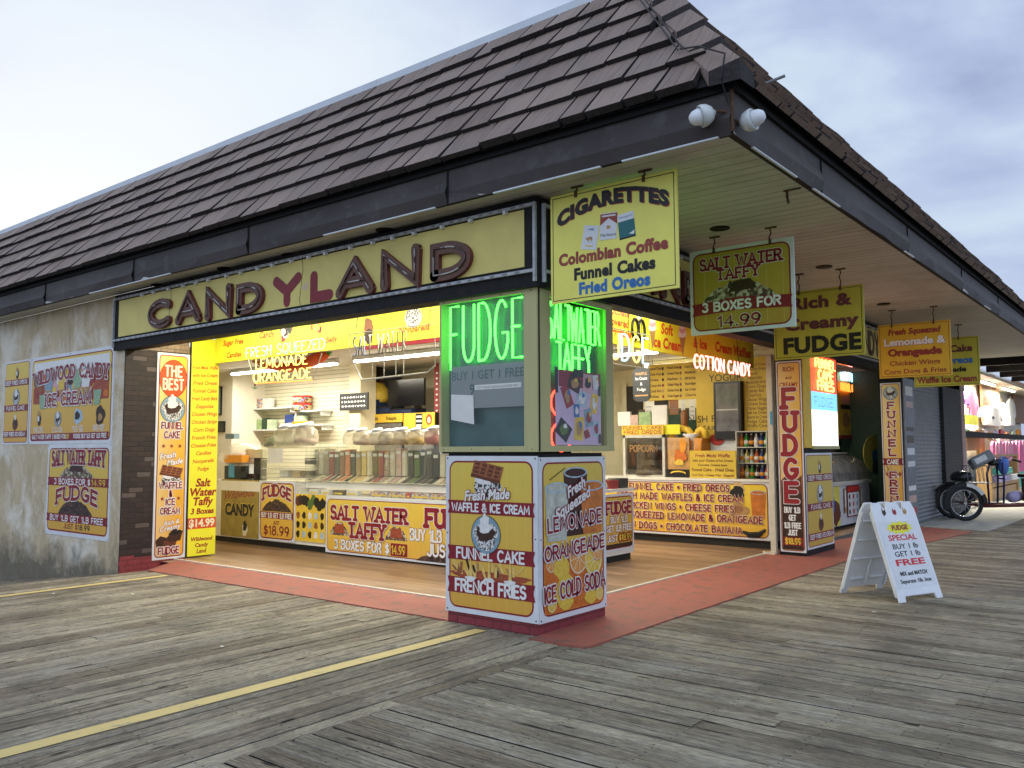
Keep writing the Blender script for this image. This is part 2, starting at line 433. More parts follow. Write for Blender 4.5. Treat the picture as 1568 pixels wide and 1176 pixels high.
def shake(name, scale, rot=(0, 0, 0)):
    m, t = newmat(name); g = t.new("NewGeometry"); rnd = g.outputs['Random Per Island']
    a = t.noise(t.coord(scale), 1, 4, .6); b = t.noise(t.coord((2.2, 2.2, 2.2)), 1, 5, .6)
    c = t.ramp(rnd, (0, (.130, .084, .062)), (1, (.285, .205, .158)), (.35, (.190, .128, .097)), (.7, (.215, .153, .120)))
    c = t.mix(t.ramp(a, (.3, 0), (.75, .8)), c, (.33, .25, .20))
    c = t.mix(t.ramp(a, (.22, .7), (.42, 0)), c, (.03, .026, .026))
    c = t.mix(t.ramp(b, (.45, 0), (.75, .45)), c, (.17, .15, .145))
    t.link(c, t.b.inputs['Base Color']); t.b.inputs['Roughness'].default_value = .7; t.b.inputs['Specular IOR Level'].default_value = .3
    t.bump(a, .5, .01); return m
M('shake_butt_shade', (.030, .025, .024), .85, .4, 30)  # near-black butts and sides: shade below the courses put into the colour
shake('shake_front', (55, 2.0, 2.0)); shake('shake_side', (2.0, 55, 2.0))
def stucco():
    m, t = newmat('stucco'); v = t.coord()
    n1 = t.noise(v, 1.1, 8, .68, .3); n2 = t.noise(t.coord((2.2, 2.2, .7)), 1.5, 6, .6); n3 = t.noise(v, 45, 3, .6)
    z = t.sep(v)[2]
    c = t.mix(t.ramp(n2, (.35, 0), (.7, 1)), (.47, .375, .235), (.62, .515, .35))
    # whitewashed patches and black damp, strongest low on the wall
    lowm = t.math('MULTIPLY', t.ramp(t.math('ADD', z, t.math('MULTIPLY', n1, 1.1)), (1.0, 1), (2.5, 0)), 1)
    c = t.mix(t.math('MULTIPLY', lowm, t.ramp(n1, (.48, 0), (.62, .7))), c, (.80, .76, .66))
    damp = t.ramp(t.math('ADD', z, t.math('MULTIPLY', t.noise(v, 2.3, 8, .7), 1.5)), (.55, 1), (1.15, 0))
    c = t.mix(t.math('MULTIPLY', damp, .8), c, (.085, .08, .062))
    c = t.mix(t.math('MULTIPLY', lowm, t.ramp(t.noise(t.coord((3.5, 3.5, .9)), 2.2, 7, .7), (.56, 0), (.70, .38))), c, (.13, .115, .08))
    c = t.mix(.35, c, t.ramp(n3, (.3, .35), (.7, .65)), 'OVERLAY')
    t.link(c, t.b.inputs['Base Color']); t.b.inputs['Roughness'].default_value = .9; t.b.inputs['Specular IOR Level'].default_value = .15
    t.bump(n3, .6, .012)
stucco()
def brick(name, c1, c2, mortar, plane='yz', odd=None):
    m, t = newmat(name); v = t.coord(); s = t.sep(v); cb = t.new("CombineXYZ")
    t.link(s[1] if plane == 'yz' else s[0], cb.inputs[0]); t.link(s[2], cb.inputs[1])
    b = t.new("TexBrick"); t.link(cb.outputs[0], b.inputs['Vector']); b.inputs['Scale'].default_value = 1
    b.inputs['Brick Width'].default_value = .21; b.inputs['Row Height'].default_value = .072; b.inputs['Mortar Size'].default_value = .006
    b.inputs['Color1'].default_value = (*c1, 1); b.inputs['Color2'].default_value = (*c2, 1); b.inputs['Mortar'].default_value = (*mortar, 1)
    b.inputs['Bias'].default_value = -.1
    c = b.outputs['Color']
    if odd:    # a few bricks left pale
        b2 = t.new("TexBrick"); t.link(cb.outputs[0], b2.inputs['Vector']); b2.inputs['Scale'].default_value = 1
        b2.inputs['Brick Width'].default_value = .21; b2.inputs['Row Height'].default_value = .072; b2.inputs['Mortar Size'].default_value = .006
        b2.inputs['Color1'].default_value = (0, 0, 0, 1); b2.inputs['Color2'].default_value = (1, 1, 1, 1); b2.inputs['Mortar'].default_value = (0, 0, 0, 1)
        c = t.mix(t.ramp(b2.outputs['Color'], (.84, 0), (.87, .75)), c, odd)
    n = t.noise(v, 30, 5, .65); c = t.mix(.5, c, t.ramp(n, (.3, .3), (.7, .7)), 'OVERLAY')
    t.link(c, t.b.inputs['Base Color']); t.b.inputs['Roughness'].default_value = .65
    h = t.math('ADD', t.math('MULTIPLY', b.outputs['Fac'], -1.5), t.math('MULTIPLY', n, .4)); t.bump(h, .5, .012)
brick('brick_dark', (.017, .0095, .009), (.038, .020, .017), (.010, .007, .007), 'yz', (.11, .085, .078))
brick('brick_brown', (.19, .135, .08), (.26, .185, .11), (.10, .075, .05), 'yz')
brick('brick_red_paint', (.22, .028, .035), (.27, .037, .042), (.12, .018, .022), 'yz')
brick('brick_red_front', (.22, .028, .035), (.27, .037, .042), (.12, .018, .022), 'xz')
brick('brick_black', (.016, .014, .013), (.03, .026, .024), (.012, .011, .010), 'yz')
def soffit():
    m, t = newmat('soffit_boards'); v = t.coord(); s = t.sep(v)
    fr = t.math('FRACT', t.math('MULTIPLY', s[1], 1/.155))
    groove = t.ramp(fr, (.0, 1), (.11, 0))
    n = t.noise(v, 1.4, 7, .65); n2 = t.noise(t.coord((.6, 9, 1)), 1, 5, .6)
    c = t.mix(t.ramp(n2, (.3, 0), (.7, 1)), (.44, .43, .375), (.58, .565, .50))
    c = t.mix(t.ramp(n, (.5, 0), (.78, .55)), c, (.22, .19, .13))
    c = t.mix(t.math('MULTIPLY', groove, .85), c, (.085, .078, .06))
    t.link(c, t.b.inputs['Base Color']); t.b.inputs['Roughness'].default_value = .6
    t.bump(t.math('MULTIPLY', groove, -1), .8, .006)
soffit()
def fascia_metal():
    m, t = newmat('fascia_metal'); v = t.coord()
    n = t.noise(v, 1.0, 4, .5); n2 = t.noise(v, 7, 6, .6)
    c = t.mix(t.ramp(n, (.3, 0), (.7, 1)), (.044, .036, .034), (.074, .062, .059))
    c = t.mix(t.ramp(n2, (.55, 0), (.8, .5)), c, (.14, .13, .13))
    t.link(c, t.b.inputs['Base Color']); t.b.inputs['Roughness'].default_value = .55; t.b.inputs['Specular IOR Level'].default_value = .28
    t.bump(n, .25, .05)
fascia_metal()
def plank_floor():
    m, t = newmat('floor_planks'); v = t.coord()
    b = t.new("TexBrick"); t.link(v, b.inputs['Vector']); b.inputs['Scale'].default_value = 1
    b.inputs['Brick Width'].default_value = 1.25; b.inputs['Row Height'].default_value = .15; b.inputs['Mortar Size'].default_value = .0015
    b.inputs['Color1'].default_value = (.20, .115, .058, 1); b.inputs['Color2'].default_value = (.34, .21, .115, 1); b.inputs['Mortar'].default_value = (.10, .05, .02, 1)
    n = t.noise(t.coord((1.2, 24, 1)), 1, 5, .6, .5); n2 = t.noise(t.coord((5, 120, 1)), 1, 3, .5)
    c = t.mix(.6, b.outputs['Color'], t.ramp(n, (.3, .28), (.7, .72)), 'OVERLAY'); c = t.mix(.3, c, t.ramp(n2, (.3, .35), (.7, .65)), 'OVERLAY')
    t.link(c, t.b.inputs['Base Color']); t.b.inputs['Roughness'].default_value = .36; t.b.inputs['Specular IOR Level'].default_value = .4
    t.bump(n2, .08, .005)
plank_floor()
def slatwall():
    m, t = newmat('slatwall'); v = t.coord(); s = t.sep(v)
    fr = t.math('FRACT', t.math('MULTIPLY', s[2], 1/.078)); gr = t.ramp(fr, (.0, 1), (.20, 0))
    n = t.noise(v, 3, 4)
    c = t.mix(t.ramp(n, (.3, 0), (.7, 1)), (.70, .66, .50), (.78, .74, .58)); c = t.mix(gr, c, (.13, .12, .08))
    t.link(c, t.b.inputs['Base Color']); t.b.inputs['Roughness'].default_value = .5
slatwall()
def ceiling_grid():
    m, t = newmat('ceiling_tiles'); v = t.coord(); s = t.sep(v)
    g = None
    for i in (0, 1):
        r = t.ramp(t.math('FRACT', t.math('MULTIPLY', s[i], 1/.61)), (.0, 1), (.05, 0)); g = r if g is None else t.math('MAXIMUM', g, r)
    n = t.noise(v, 20, 4); c = t.mix(t.ramp(n, (.3, 0), (.7, 1)), (.58, .55, .47), (.68, .65, .56)); c = t.mix(g, c, (.28, .26, .21))
    t.link(c, t.b.inputs['Base Color']); t.b.inputs['Roughness'].default_value = .8
ceiling_grid()
def worn_paint(name, col, under, amount=.5):
    m, t = newmat(name); v = t.coord(); n = t.noise(v, 5, 8, .7); n2 = t.noise(t.coord((50, 4, 1)), 1, 4)
    c = t.mix(t.ramp(n2, (.3, 0), (.7, .5)), col, [x*.8 for x in col])
    f = t.ramp(t.math('ADD', t.math('MULTIPLY', n, .7), t.math('MULTIPLY', n2, .3)), (amount, 0), (amount+.05, 1))
    c = t.mix(f, c, under); t.link(c, t.b.inputs['Base Color']); t.b.inputs['Roughness'].default_value = .7
    t.bump(n2, .4, .004)
worn_paint('line_paint', (.66, .50, .19), (.30, .26, .18), .57)
worn_paint('pink_paint', (.345, .095, .062), (.20, .085, .06), .52)
worn_paint('cream_case', (.50, .47, .22), (.20, .17, .08), .69)
# plain surfaces
M('ground_dark', (.03, .027, .022), .95, .3, 2)
M('black_trim', (.014, .013, .013), .65, .3, 12, spec=.2); M('flashing', (.62, .66, .70), .5, .06, 4)
M('gap_black', (.006, .006, .006), .9, .2); M('cream_wall', (.72, .66, .46), .6, .06, 5); M('white_wall', (.78, .74, .62), .6, .05, 5)
M('threshold', (.62, .58, .45), .5, .2, 30); M('concrete', (.36, .35, .31), .85, .2, 6, bump=.2)
M('rust', (.09, .045, .022), .8, .4, 30); M('steel', (.45, .45, .44), .35, .15, 20, metal=.8); M('grey_paint', (.20, .21, .22), .5, .15, 8)
M('shutter', (.19, .20, .21), .45, .12, 5); M('dark_door', (.035, .03, .026), .5, .2)
M('cable', (.015, .015, .016), .6, .2); M('white_plastic', (.74, .76, .78), .35, .05, 6); M('white_enamel', (.60, .63, .62), .35, .12, 10)
M('red_trim', (.20, .02, .025), .5, .1)

# ------------------------------------------------------------------ boardwalk
def ramp_z(x): return -.115*max(0., -6.4-x)
gb = MB(); gb.quad((-400, -400, -1.6), (400, -400, -1.6), (400, 400, -1.6), (-400, 400, -1.6), 'ground_dark')
struct(gb.build('ground'))
rn = random.Random(3)
BW = .142; GAP = .012
deck = MB(); y = -9.0
while y < 46:
    x = .462-rn.random()*.006
    first = True
    while x < 18:
        ln = rn.uniform(1.2, 4.9) if first else rn.uniform(3.2, 4.9); first = False
        x1 = min(18, x+ln); h = rn.uniform(-.007, .001); h2 = h+rn.uniform(-.003, .003)
        ya, yb = y+GAP/2+rn.uniform(0, .002), y+BW-GAP/2
        e_ = .007
        vs = [(x, ya, h-e_), (x1-.003, ya, h2-e_), (x1-.003, yb, h2-e_), (x, yb, h-e_),
              (x, ya+e_, h), (x1-.003, ya+e_, h2), (x1-.003, yb-e_, h2), (x, yb-e_, h),
              (x, ya, -.045), (x1-.003, ya, -.045), (x1-.003, yb, -.045), (x, yb, -.045)]
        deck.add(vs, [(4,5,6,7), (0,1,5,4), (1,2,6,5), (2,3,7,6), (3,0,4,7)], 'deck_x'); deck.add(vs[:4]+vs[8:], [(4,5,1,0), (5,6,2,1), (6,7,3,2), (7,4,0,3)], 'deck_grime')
        x = x1
    y += BW
struct(deck.build('boardwalk_deck'))
deck = MB(); x = .452
while x > -17:
    xa, xb = x-BW+GAP/2, x-GAP/2-rn.uniform(0, .002); y = -9-rn.random()*2
    while y < .42:
        y1 = min(.42, y+rn.uniform(2.6, 4.9)); h = rn.uniform(-.006, .001)+(ramp_z(xa)+ramp_z(xb))/2; e_ = .007
        ta, tb = h+(ramp_z(xa)-ramp_z(xb))/2, h-(ramp_z(xa)-ramp_z(xb))/2
        yy = y1-.003
        vs = [(xa, y, ta-e_), (xb, y, tb-e_), (xb, yy, tb-e_), (xa, yy, ta-e_), (xa+e_, y, ta), (xb-e_, y, tb), (xb-e_, yy, tb), (xa+e_, yy, ta),
              (xa, y, ta-.045), (xb, y, tb-.045), (xb, yy, tb-.045), (xa, yy, ta-.045)]
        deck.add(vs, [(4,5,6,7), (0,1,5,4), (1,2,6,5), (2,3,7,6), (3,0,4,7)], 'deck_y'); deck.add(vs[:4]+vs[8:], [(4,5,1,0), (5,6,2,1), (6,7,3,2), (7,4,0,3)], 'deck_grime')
        y = y1
    x -= BW
struct(deck.build('ramp_deck'))
ln = MB()
for xc, y0, y1, hw in ((-.565, -9, -.10, .068), (-5.91, -9, -.06, .055)):
    n = 40
    for i in range(n):
        a = y0+(y1-y0)*i/n; b = y0+(y1-y0)*(i+1)/n
        ln.quad((xc-hw, a, .0045), (xc+hw, a, .0045), (xc+hw, b, .0045), (xc-hw, b, .0045), 'line_paint')
struct(ln.build('painted_line'))
# entrance strip of red-painted concrete round the corner
pk = MB()
def slab(pts, m, t=.05):
    n = len(pts); pk.add(pts, [tuple(range(n))], m)
    for i in range(n):
        a, b = pts[i], pts[(i+1) % n]
        pk.add([a, b, (b[0], b[1], b[2]-t), (a[0], a[1], a[2]-t)], [(3, 2, 1, 0)], m)
slab([(-7.255, .40, -.092), (-6.46, .02, .008), (-1.06, .02, .010), (-1.06, .805, .014), (-7.255, .93, .014)], 'pink_paint')
slab([(.0, -.14, .012), (.562, -.135, .012), (.56, 6.5, .012), (1.16, 12.1, .012), (.25, 12.65, .012), (-.05, 12.65, .012), (-.62, 7.2, .014), (-.62, .9, .014), (-.02, .9, .014)], 'pink_paint')
struct(pk.build('painted_entrance_strip'))
fl = MB()
fl.add([(-18, .60, .006), (-.60, .60, .006), (-.60, 12.5, .006), (-18, 12.5, .006)], [(0, 1, 2, 3)], 'floor_planks')
struct(fl.build('shop_floor'))
th = MB(); th.box((-7.25, .80, 0), (-1.1, .842, .026), 'threshold', None); th.box((-.67, 1.1, 0), (-.63, 7.0, .024), 'threshold')
struct(th.build('threshold_strip'))
cc = MB(); cc.prism([(-.05, 12.66), (.25, 12.66), (1.35, 12.4), (1.7, 22), (-.05, 24)], .0, .016, 'concrete')
struct(cc.build('concrete_pad'))

# ------------------------------------------------------------------ the shop itself
EX, EY, SZ = 2.007, -.342, 3.84       # eave corner, soffit height
ZE, KS, ZR = 4.20, 1.31, 6.06         # roof edge height, slope, height of the top edge
RO = .10                              # roof edge stands this far out beyond the fascia
YEND = 18.2
shop = thing('candy_shop', 'corner candy shop with a steep brown shake roof over a deep boarded soffit', 'shop', (0, 0, 0))
b = MB(); b.box((-17, 0, -2.2), (-7.285, .2, SZ-.002), 'stucco'); b.build('stucco_wall', shop)
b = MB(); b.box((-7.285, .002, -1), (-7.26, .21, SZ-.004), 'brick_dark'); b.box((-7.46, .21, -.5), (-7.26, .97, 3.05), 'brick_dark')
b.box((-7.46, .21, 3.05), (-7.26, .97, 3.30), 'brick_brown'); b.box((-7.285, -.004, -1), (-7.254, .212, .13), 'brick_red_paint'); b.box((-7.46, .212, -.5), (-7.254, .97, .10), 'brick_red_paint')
b.build('brick_jamb', shop)
b = MB(); b.box((-7.26, .0, 3.02), (-.0, .14, SZ-.004), 'black_trim'); b.box((-.14, .14, 3.02), (0, YEND, SZ-.004), 'black_trim'); b.build('header_beam', shop)
# soffit
b = MB()
b.prism([(-17, EY+.002), (EX-.002, EY+.002), (EX-.002, YEND), (0.0, YEND), (0.0, 0.0), (-17, 0.0)], SZ, SZ+.05, 'soffit_boards'); b.build('soffit', shop)
# recessed can lights, unlit, in the soffit
def can(px, py):
    p = onZ(px, py, SZ); q = MB(); q.lathe([(.10, -.012), (.10, -.002), (.075, -.002), (.07, .03)], (p.x, p.y, SZ), 'black_trim', 18); q.lathe([(.072, -.006), (.0001, -.0055)], (p.x, p.y, SZ), 'gap_black', 18)
    q.build('recessed_light', shop)
for p in ((1102, 349), (1160, 376), (1262, 408), (1353, 465), (345, 411), (243, 436), (445, 390), (590, 352), (1480, 520)): can(*p)
# fascia in bent metal lengths with seams and creases
def fascia(front):
    q = MB(); rr = random.Random(5 if front else 9)
    L0, L1 = (-17.0, EX) if front else (EY, YEND); cuts = [L0]
    seams = [onY(70, 450, EY).x, onY(205, 420, EY).x, onY(381, 360, EY).x, onY(686, 290, EY).x] if front else [onX(1257, 270, EX).y, onX(1389, 365, EX).y, onX(1472, 425, EX).y, onX(1528, 465, EX).y, 14.2]
    cuts = [L0]+sorted(seams)+[L1]
    for a, c in zip(cuts[:-1], cuts[1:]):
        a2, c2 = a+.006, c-.006; nn = 6; mm = 3
        pts = [[None]*(mm+1) for _ in range(nn+1)]
        fold = rr.uniform(.4, .75)
        for i in range(nn+1):
            for j in range(mm+1):
                u = i/nn; w = j/mm; s_ = a2+(c2-a2)*u; z = SZ-.012+(.325)*w
                d = .020*math.sin(u*math.pi)*(1 if j == 1 else .3 if j == 2 else 0)*rr.uniform(.6, 1.8)
                if u > fold and j == 1: d += .034*(u-fold)/(1-fold)
                if j == 0: d += .004*rr.uniform(-1, 1); z += .006*rr.uniform(-1, 1)
                pts[i][j] = (s_, EY-d, z) if front else (EX+d, s_, z)
        for i in range(nn):
            for j in range(mm):
                f = (pts[i][j], pts[i+1][j], pts[i+1][j+1], pts[i][j+1])
                q.add(f, [(0, 1, 2), (0, 2, 3)] if (i+j) % 2 else [(0, 1, 3), (1, 2, 3)], 'fascia_metal')
        # standing seam
        if front: q.box((c-.010, EY-.012, SZ-.012), (c+.006, EY, SZ+.31), 'black_trim')
        else: q.box((EX, c-.010, SZ-.012), (EX+.012, c+.006, SZ+.31), 'black_trim')
    return q
fascia(True).build('fascia', shop); fascia(False).build('fascia', shop)
b = MB()   # backing board, drip edge painted black as the eave shadow, and the pale bottom edge of the metal
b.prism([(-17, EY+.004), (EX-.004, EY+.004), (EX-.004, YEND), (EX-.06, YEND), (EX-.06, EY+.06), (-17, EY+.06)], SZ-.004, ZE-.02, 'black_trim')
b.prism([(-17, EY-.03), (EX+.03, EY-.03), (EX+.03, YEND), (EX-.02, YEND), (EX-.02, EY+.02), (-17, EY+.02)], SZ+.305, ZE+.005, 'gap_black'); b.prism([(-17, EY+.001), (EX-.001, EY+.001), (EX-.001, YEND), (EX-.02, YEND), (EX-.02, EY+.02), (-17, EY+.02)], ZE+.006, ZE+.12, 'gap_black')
b.build('drip_edge_shade', shop)
for x0, x1 in ((-7.66, -5.5), (-2.5, -.9), (-.2, .9), (1.1, 1.9)): b = MB(); b.box((x0, EY-.016, SZ-.022), (x1, EY+.01, SZ-.010), 'flashing'); b.build('edge_strip', shop)
for y0, y1 in ((.0, .9), (1.3, 2.0), (4.3, 4.7), (9.1, 9.6)): b = MB(); b.box((EX-.008, y0, SZ-.020), (EX+.012, y1, SZ-.010), 'flashing'); b.build('edge_strip', shop)
# roof: courses of wooden-look shakes
rr = random.Random(21)
nC = 6; run = (ZR-ZE)/KS; SLs = math.hypot(run, ZR-ZE); ca, sa = run/SLs, (ZR-ZE)/SLs
def roof(front):
    q = MB(); mat = 'shake_front' if front else 'shake_side'
    lo, hi = (-17.0, EX+RO) if front else (EY-RO, YEND)
    # underlay
    if front: q.quad((lo, EY-RO+.02, ZE-.01), (EX+RO, EY-RO+.02, ZE-.01), (EX+RO-run, EY-RO+run+.02, ZR-.01), (lo, EY-RO+run+.02, ZR-.01), 'black_trim')
    else: q.quad((EX+RO-.02, lo, ZE-.01), (EX+RO-.02, hi, ZE-.01), (EX+RO-run-.02, hi, ZR-.01), (EX+RO-run-.02, lo+run, ZR-.01), 'black_trim')
    def pt(a, s, h):      # a along the eave, s up the slope, h above it
        d = s*ca-h*sa; z = ZE+s*sa+h*ca
        return (a, EY-RO+d, z) if front else (EX+RO-d, a, z)
    for c in range(nC):
        s0 = c*SLs/nC; s1 = (c+1)*SLs/nC+.03; a = lo+rr.uniform(0, .3)-.3
        while a < hi:
            w = rr.choice((.24, .30, .36, .42, .48))*rr.uniform(.92, 1.08); a1 = min(hi, a+w)
            lip = (.056 if front else .046)+rr.uniform(-.012, .012); d = rr.uniform(-.012, .010)
            def cl(v, s):
                return min(v, EX+RO-s*ca-.10) if front else max(v, EY-RO+s*ca+.10)
            ga = .013
            A0, A1 = cl(a+ga, s0), cl(a1-ga, s0); B0, B1 = cl(a+ga, s1), cl(a1-ga, s1)
            if A1-A0 > .05 and B1-B0 > .03:
                up = .006
                vs = [pt(A0, s0+d, -.004), pt(A1, s0+d, -.004), pt(A1, s0+d, lip), pt(A0, s0+d, lip), pt(B0, s1, up), pt(B1, s1, up), pt(B0, s1, -.004), pt(B1, s1, -.004)]
                fs = [(0, 1, 2, 3), (3, 2, 5, 4), (0, 3, 4, 6), (1, 7, 5, 2)]
                if not front: fs = [tuple(reversed(f)) for f in fs]
                q.add(vs, fs[1:2], mat); q.add(vs, fs[2:], 'shake_butt_shade'); q.add(vs, fs[:1], 'shake_butt_shade' if front else mat)
            a = a1
    return q
roof(True).build('roof_slope', shop); roof(False).build('roof_slope', shop)
for c in range(nC):      # hip caps
    q = MB(); s0 = c*SLs/nC-(.03 if c == 0 else 0); s1 = (c+1)*SLs/nC+.02
    def hp(s, side, h, w):
        base = Vector((EX+RO-s*ca, EY-RO+s*ca, ZE+s*sa+h))
        if side < 0: return base+Vector((-w, 0, -.0))+Vector((0, 0, 0))
        if side > 0: return base+Vector((0, w, 0))
        return base
    w = .24+.02*(c % 2); f0, g0, f1, g1 = .10, .135, .04, .075
    vs = [hp(s0, -1, f0, w), hp(s0, 0, g0, 0), hp(s0, 1, f0, w), hp(s0, -1, -.01, w), hp(s0, 0, -.02, 0), hp(s0, 1, -.01, w),
          hp(s1, -1, f1, w*.96), hp(s1, 0, g1, 0), hp(s1, 1, f1, w*.96)]
    q.add(vs, [(0, 1, 7, 6), (1, 2, 8, 7), (0, 6, 3), (2, 5, 8)], 'shake_front'); q.add(vs, [(0, 3, 4, 1), (1, 4, 5, 2)], 'shake_butt_shade'); q.build('hip_cap', shop)
b = MB(); b.box((-17, EY-RO+run-.02, ZR-.03), (EX+RO-run-.05, EY-RO+run+.10, ZR+.075), 'flashing'); b.build('roof_flashing', shop)
b = MB(); b.quad((-17, EY-RO+run, ZR-.05), (EX+RO-run, EY-RO+run, ZR-.05), (EX+RO-run, YEND, ZR-.05), (-17, YEND, ZR-.05), 'black_trim'); b.build('flat_roof', shop)
# wires down the hip and a stub of pipe on the side slope
b = MB()
def onhip(s, dx, h): return Vector((EX+RO-s*ca-dx, EY-RO+s*ca, ZE+s*sa+h))
for dx in (.30, .34): b.tube([onhip(s, dx, .12) for s in (2.3, 1.6, 1.0, .42)], .006, 'cable', 6)
b.tube([onhip(.42, .32, .12), onhip(.2, .24, .20), onhip(.0, .10, .18), Vector((EX-.02, EY-.13, 4.2)), Vector((EX-.02, EY-.03, 4.05))], .007, 'cable', 6)
b.build('roof_wire', shop)
b = MB(); b.tube([(EX+.005, EY-.012, 3.84), (EX+.006, EY-.014, 4.05), (EX+.004, EY-.012, 4.25)], .014, 'rust', 6); b.build('corner_trim', shop)
b = MB(); b.tube([onX(1172, 128, EX-.25), onX(1202, 116, EX-.10)], .014, 'grey_paint', 8); b.build('pipe_stub', shop)
# corner pillar: painted brick foot, dark core, case for the window signs
b = MB(); b.box((-1.065, .012, -.05), (-.012, 1.07, .112), 'brick_red_front'); b.box((-.013, .013, -.05), (-.009, 1.069, .112), 'brick_red_paint'); b.build('pillar_foot', shop)
b = MB(); b.box((-1.07, .02, .112), (-.02, 1.06, 1.56), 'black_trim'); b.box((-.95, .30, 1.56), (-.30, .95, 3.6), 'black_trim'); b.build('pillar_core', shop)
# ------------------------------------------------------------------ printed sign materials
def yellow_print(h, name, top=(.74, .55, .075), bot=(.70, .36, .045), step=.105):
    if name in MATS: return name
    m, t = newmat(name); v = t.coord(); s = t.sep(v)
    c = t.mix(t.ramp(t.math('MULTIPLY', s[1], 1/h), (0, 0), (1, 1)), bot, top)
    fr = t.math('FRACT', t.math('MULTIPLY', s[0], 1/step)); c = t.mix(t.ramp(fr, (.0, .5), (.035, 0)), c, (.85, .76, .45))
    n = t.noise(v, 6, 6, .65); c = t.mix(t.ramp(n, (.4, .0), (.8, .22)), c, (.55, .42, .12))
    t.link(c, t.b.inputs['Base Color']); t.b.inputs['Roughness'].default_value = .42; return name
def speck(name, *cols, scale=60, rough=.5):
    m, t = newmat(name); v = t.coord(); vo = t.new("TexVoronoi"); t.link(v, vo.inputs['Vector']); vo.inputs['Scale'].default_value = scale
    sp = t.new("SeparateColor"); t.link(vo.outputs['Color'], sp.inputs[0])
    k = len(cols); x = t.new("ValToRGB"); x.color_ramp.interpolation = 'CONSTANT'; t.link(sp.outputs[0], x.inputs[0])
    el = x.color_ramp.elements
    el[0].position = 0; el[0].color = (*cols[0], 1); el[1].position = 1/k; el[1].color = (*cols[1], 1)
    for i in range(2, k): q = el.new(i/k); q.color = (*cols[i], 1)
    t.link(x.outputs[0], t.b.inputs['Base Color']); t.b.inputs['Roughness'].default_value = rough; return name
M('sign_white', (.70, .72, .74), .4, .05, 5, dirt=((.45, .44, .40), .35)); M('print_white', (.78, .77, .74), .45, .04); M('print_cream', (.76, .70, .50), .45, .05)
M('maroon', (.25, .012, .022), .4, .12); M('letter_red', (.30, .015, .02), .4, .12); M('ribbon_red', (.24, .012, .022), .4, .15, 4)
M('print_black', (.012, .011, .011), .45, .2); M('print_blue', (.03, .16, .42), .45, .1); M('brick_text', (.30, .05, .035), .45, .1)
M('hang_yellow', (.86, .80, .15), .42, .07, 3, dirt=((.55, .50, .10), .3)); M('hang_olive', (.52, .47, .05), .42, .08, 3, dirt=((.35, .31, .05), .4)); M('hang_gold', (.66, .42, .035), .42, .08, 3)  # hang_olive is toned down in colour for dimmer light deeper under the soffit
M('fascia_yellow', (.68, .57, .17), .5, .10, 2, dirt=((.46, .38, .13), .4)); M('menu_yellow', (.80, .76, .035), .45, .05, 2); M('orange_red', (.62, .075, .015), .45, .08)
M('strip_grey', (.40, .41, .42), .5, .2, 14); M('letter_brown', (.115, .050, .032), .5, .2, 20); M('letter_brown_side', (.14, .035, .035), .5, .2);  M('logo_red', (.20, .010, .018), .45, .1)
M('choc', (.045, .018, .010), .5, .35, 25); M('waffle_brown', (.30, .10, .035), .5, .3, 30); M('waffle_dark', (.13, .035, .014), .5, .3, 30); M('cream', (.74, .73, .70), .5, .12, 25)
M('cone_tan', (.42, .24, .09), .5, .25, 40); M('plate_blue', (.22, .33, .40), .4, .25, 30); M('fries_yellow', (.72, .50, .14), .5, .2, 30); M('bacon', (.35, .07, .03), .5, .35, 25)
M('soda', (.05, .012, .008), .35, .3, 12); M('lemon_drink', (.50, .52, .44), .35, .25, 14); M('orange_drink', (.55, .17, .03), .35, .25, 10); M('lemon', (.72, .50, .06), .5, .15, 25); M('orange_fruit', (.60, .15, .02), .5, .2, 25); M('pulp', (.70, .30, .07), .5, .2, 40)
M('mint', (.28, .42, .26), .5, .2, 30); M('ice_blue', (.40, .52, .60), .4, .25, 20); M('pale_pink', (.62, .36, .40), .5, .15); M('lilac_print', (.60, .45, .62), .5, .1, 4)
speck('choc_pile', (.03, .014, .01), (.07, .03, .02), (.012, .008, .007), (.12, .055, .035), scale=34); speck('taffy_pile', (.40, .34, .22), (.10, .06, .04), (.52, .47, .34), (.22, .15, .09), (.05, .03, .02), scale=30)
speck('cookie_bits', (.02, .018, .018), (.70, .69, .66), (.03, .026, .025), (.45, .43, .4), scale=55); speck('sprinkle_white', (.7, .7, .68), (.08, .07, .06), (.6, .6, .58), (.3, .28, .26), scale=70)
speck('candy_mix', (.35, .05, .04), (.60, .40, .08), (.20, .26, .48), (.55, .5, .42), (.10, .05, .04), (.24, .36, .10), scale=26)

def dashed(name):
    m, t = newmat(name); n = t.noise(t.coord(), 9, 1, .4); t.link(t.ramp(n, (.50, (.075, .045, .042)), (.53, (.46, .44, .42))), t.b.inputs['Base Color']); t.b.inputs['Roughness'].default_value = .3
dashed('dead_tube')
def sgn(name, label, cat, q, plane, val, group=None):
    """root at the lower left corner of a sign whose four photo corners (TL,TR,BR,BL) lie in a wall plane"""
    f = {'Y': onY, 'X': onX}[plane]; TL, TR, BR, BL = [f(*p, val) for p in q]
    if plane == 'Y': w = ((TR.x-TL.x)+(BR.x-BL.x))/2; o = Vector(((TL.x+BL.x)/2, val, (BL.z+BR.z)/2))
    else: w = ((TR.y-TL.y)+(BR.y-BL.y))/2; o = Vector((val, (TL.y+BL.y)/2, (BL.z+BR.z)/2))
    h = ((TL.z-BL.z)+(TR.z-BR.z))/2
    return thing(name, label, cat, o, FRONT if plane == 'Y' else SIDE, group), w, h
def panel(root, w, h, m='sign_white', t=.014, name='panel', r=0):
    b = MB(); b.prism(rrect(w, h, r) if r else [(0, 0), (w, 0), (w, h), (0, h)], -t, 0, m); return b.build(name, root)
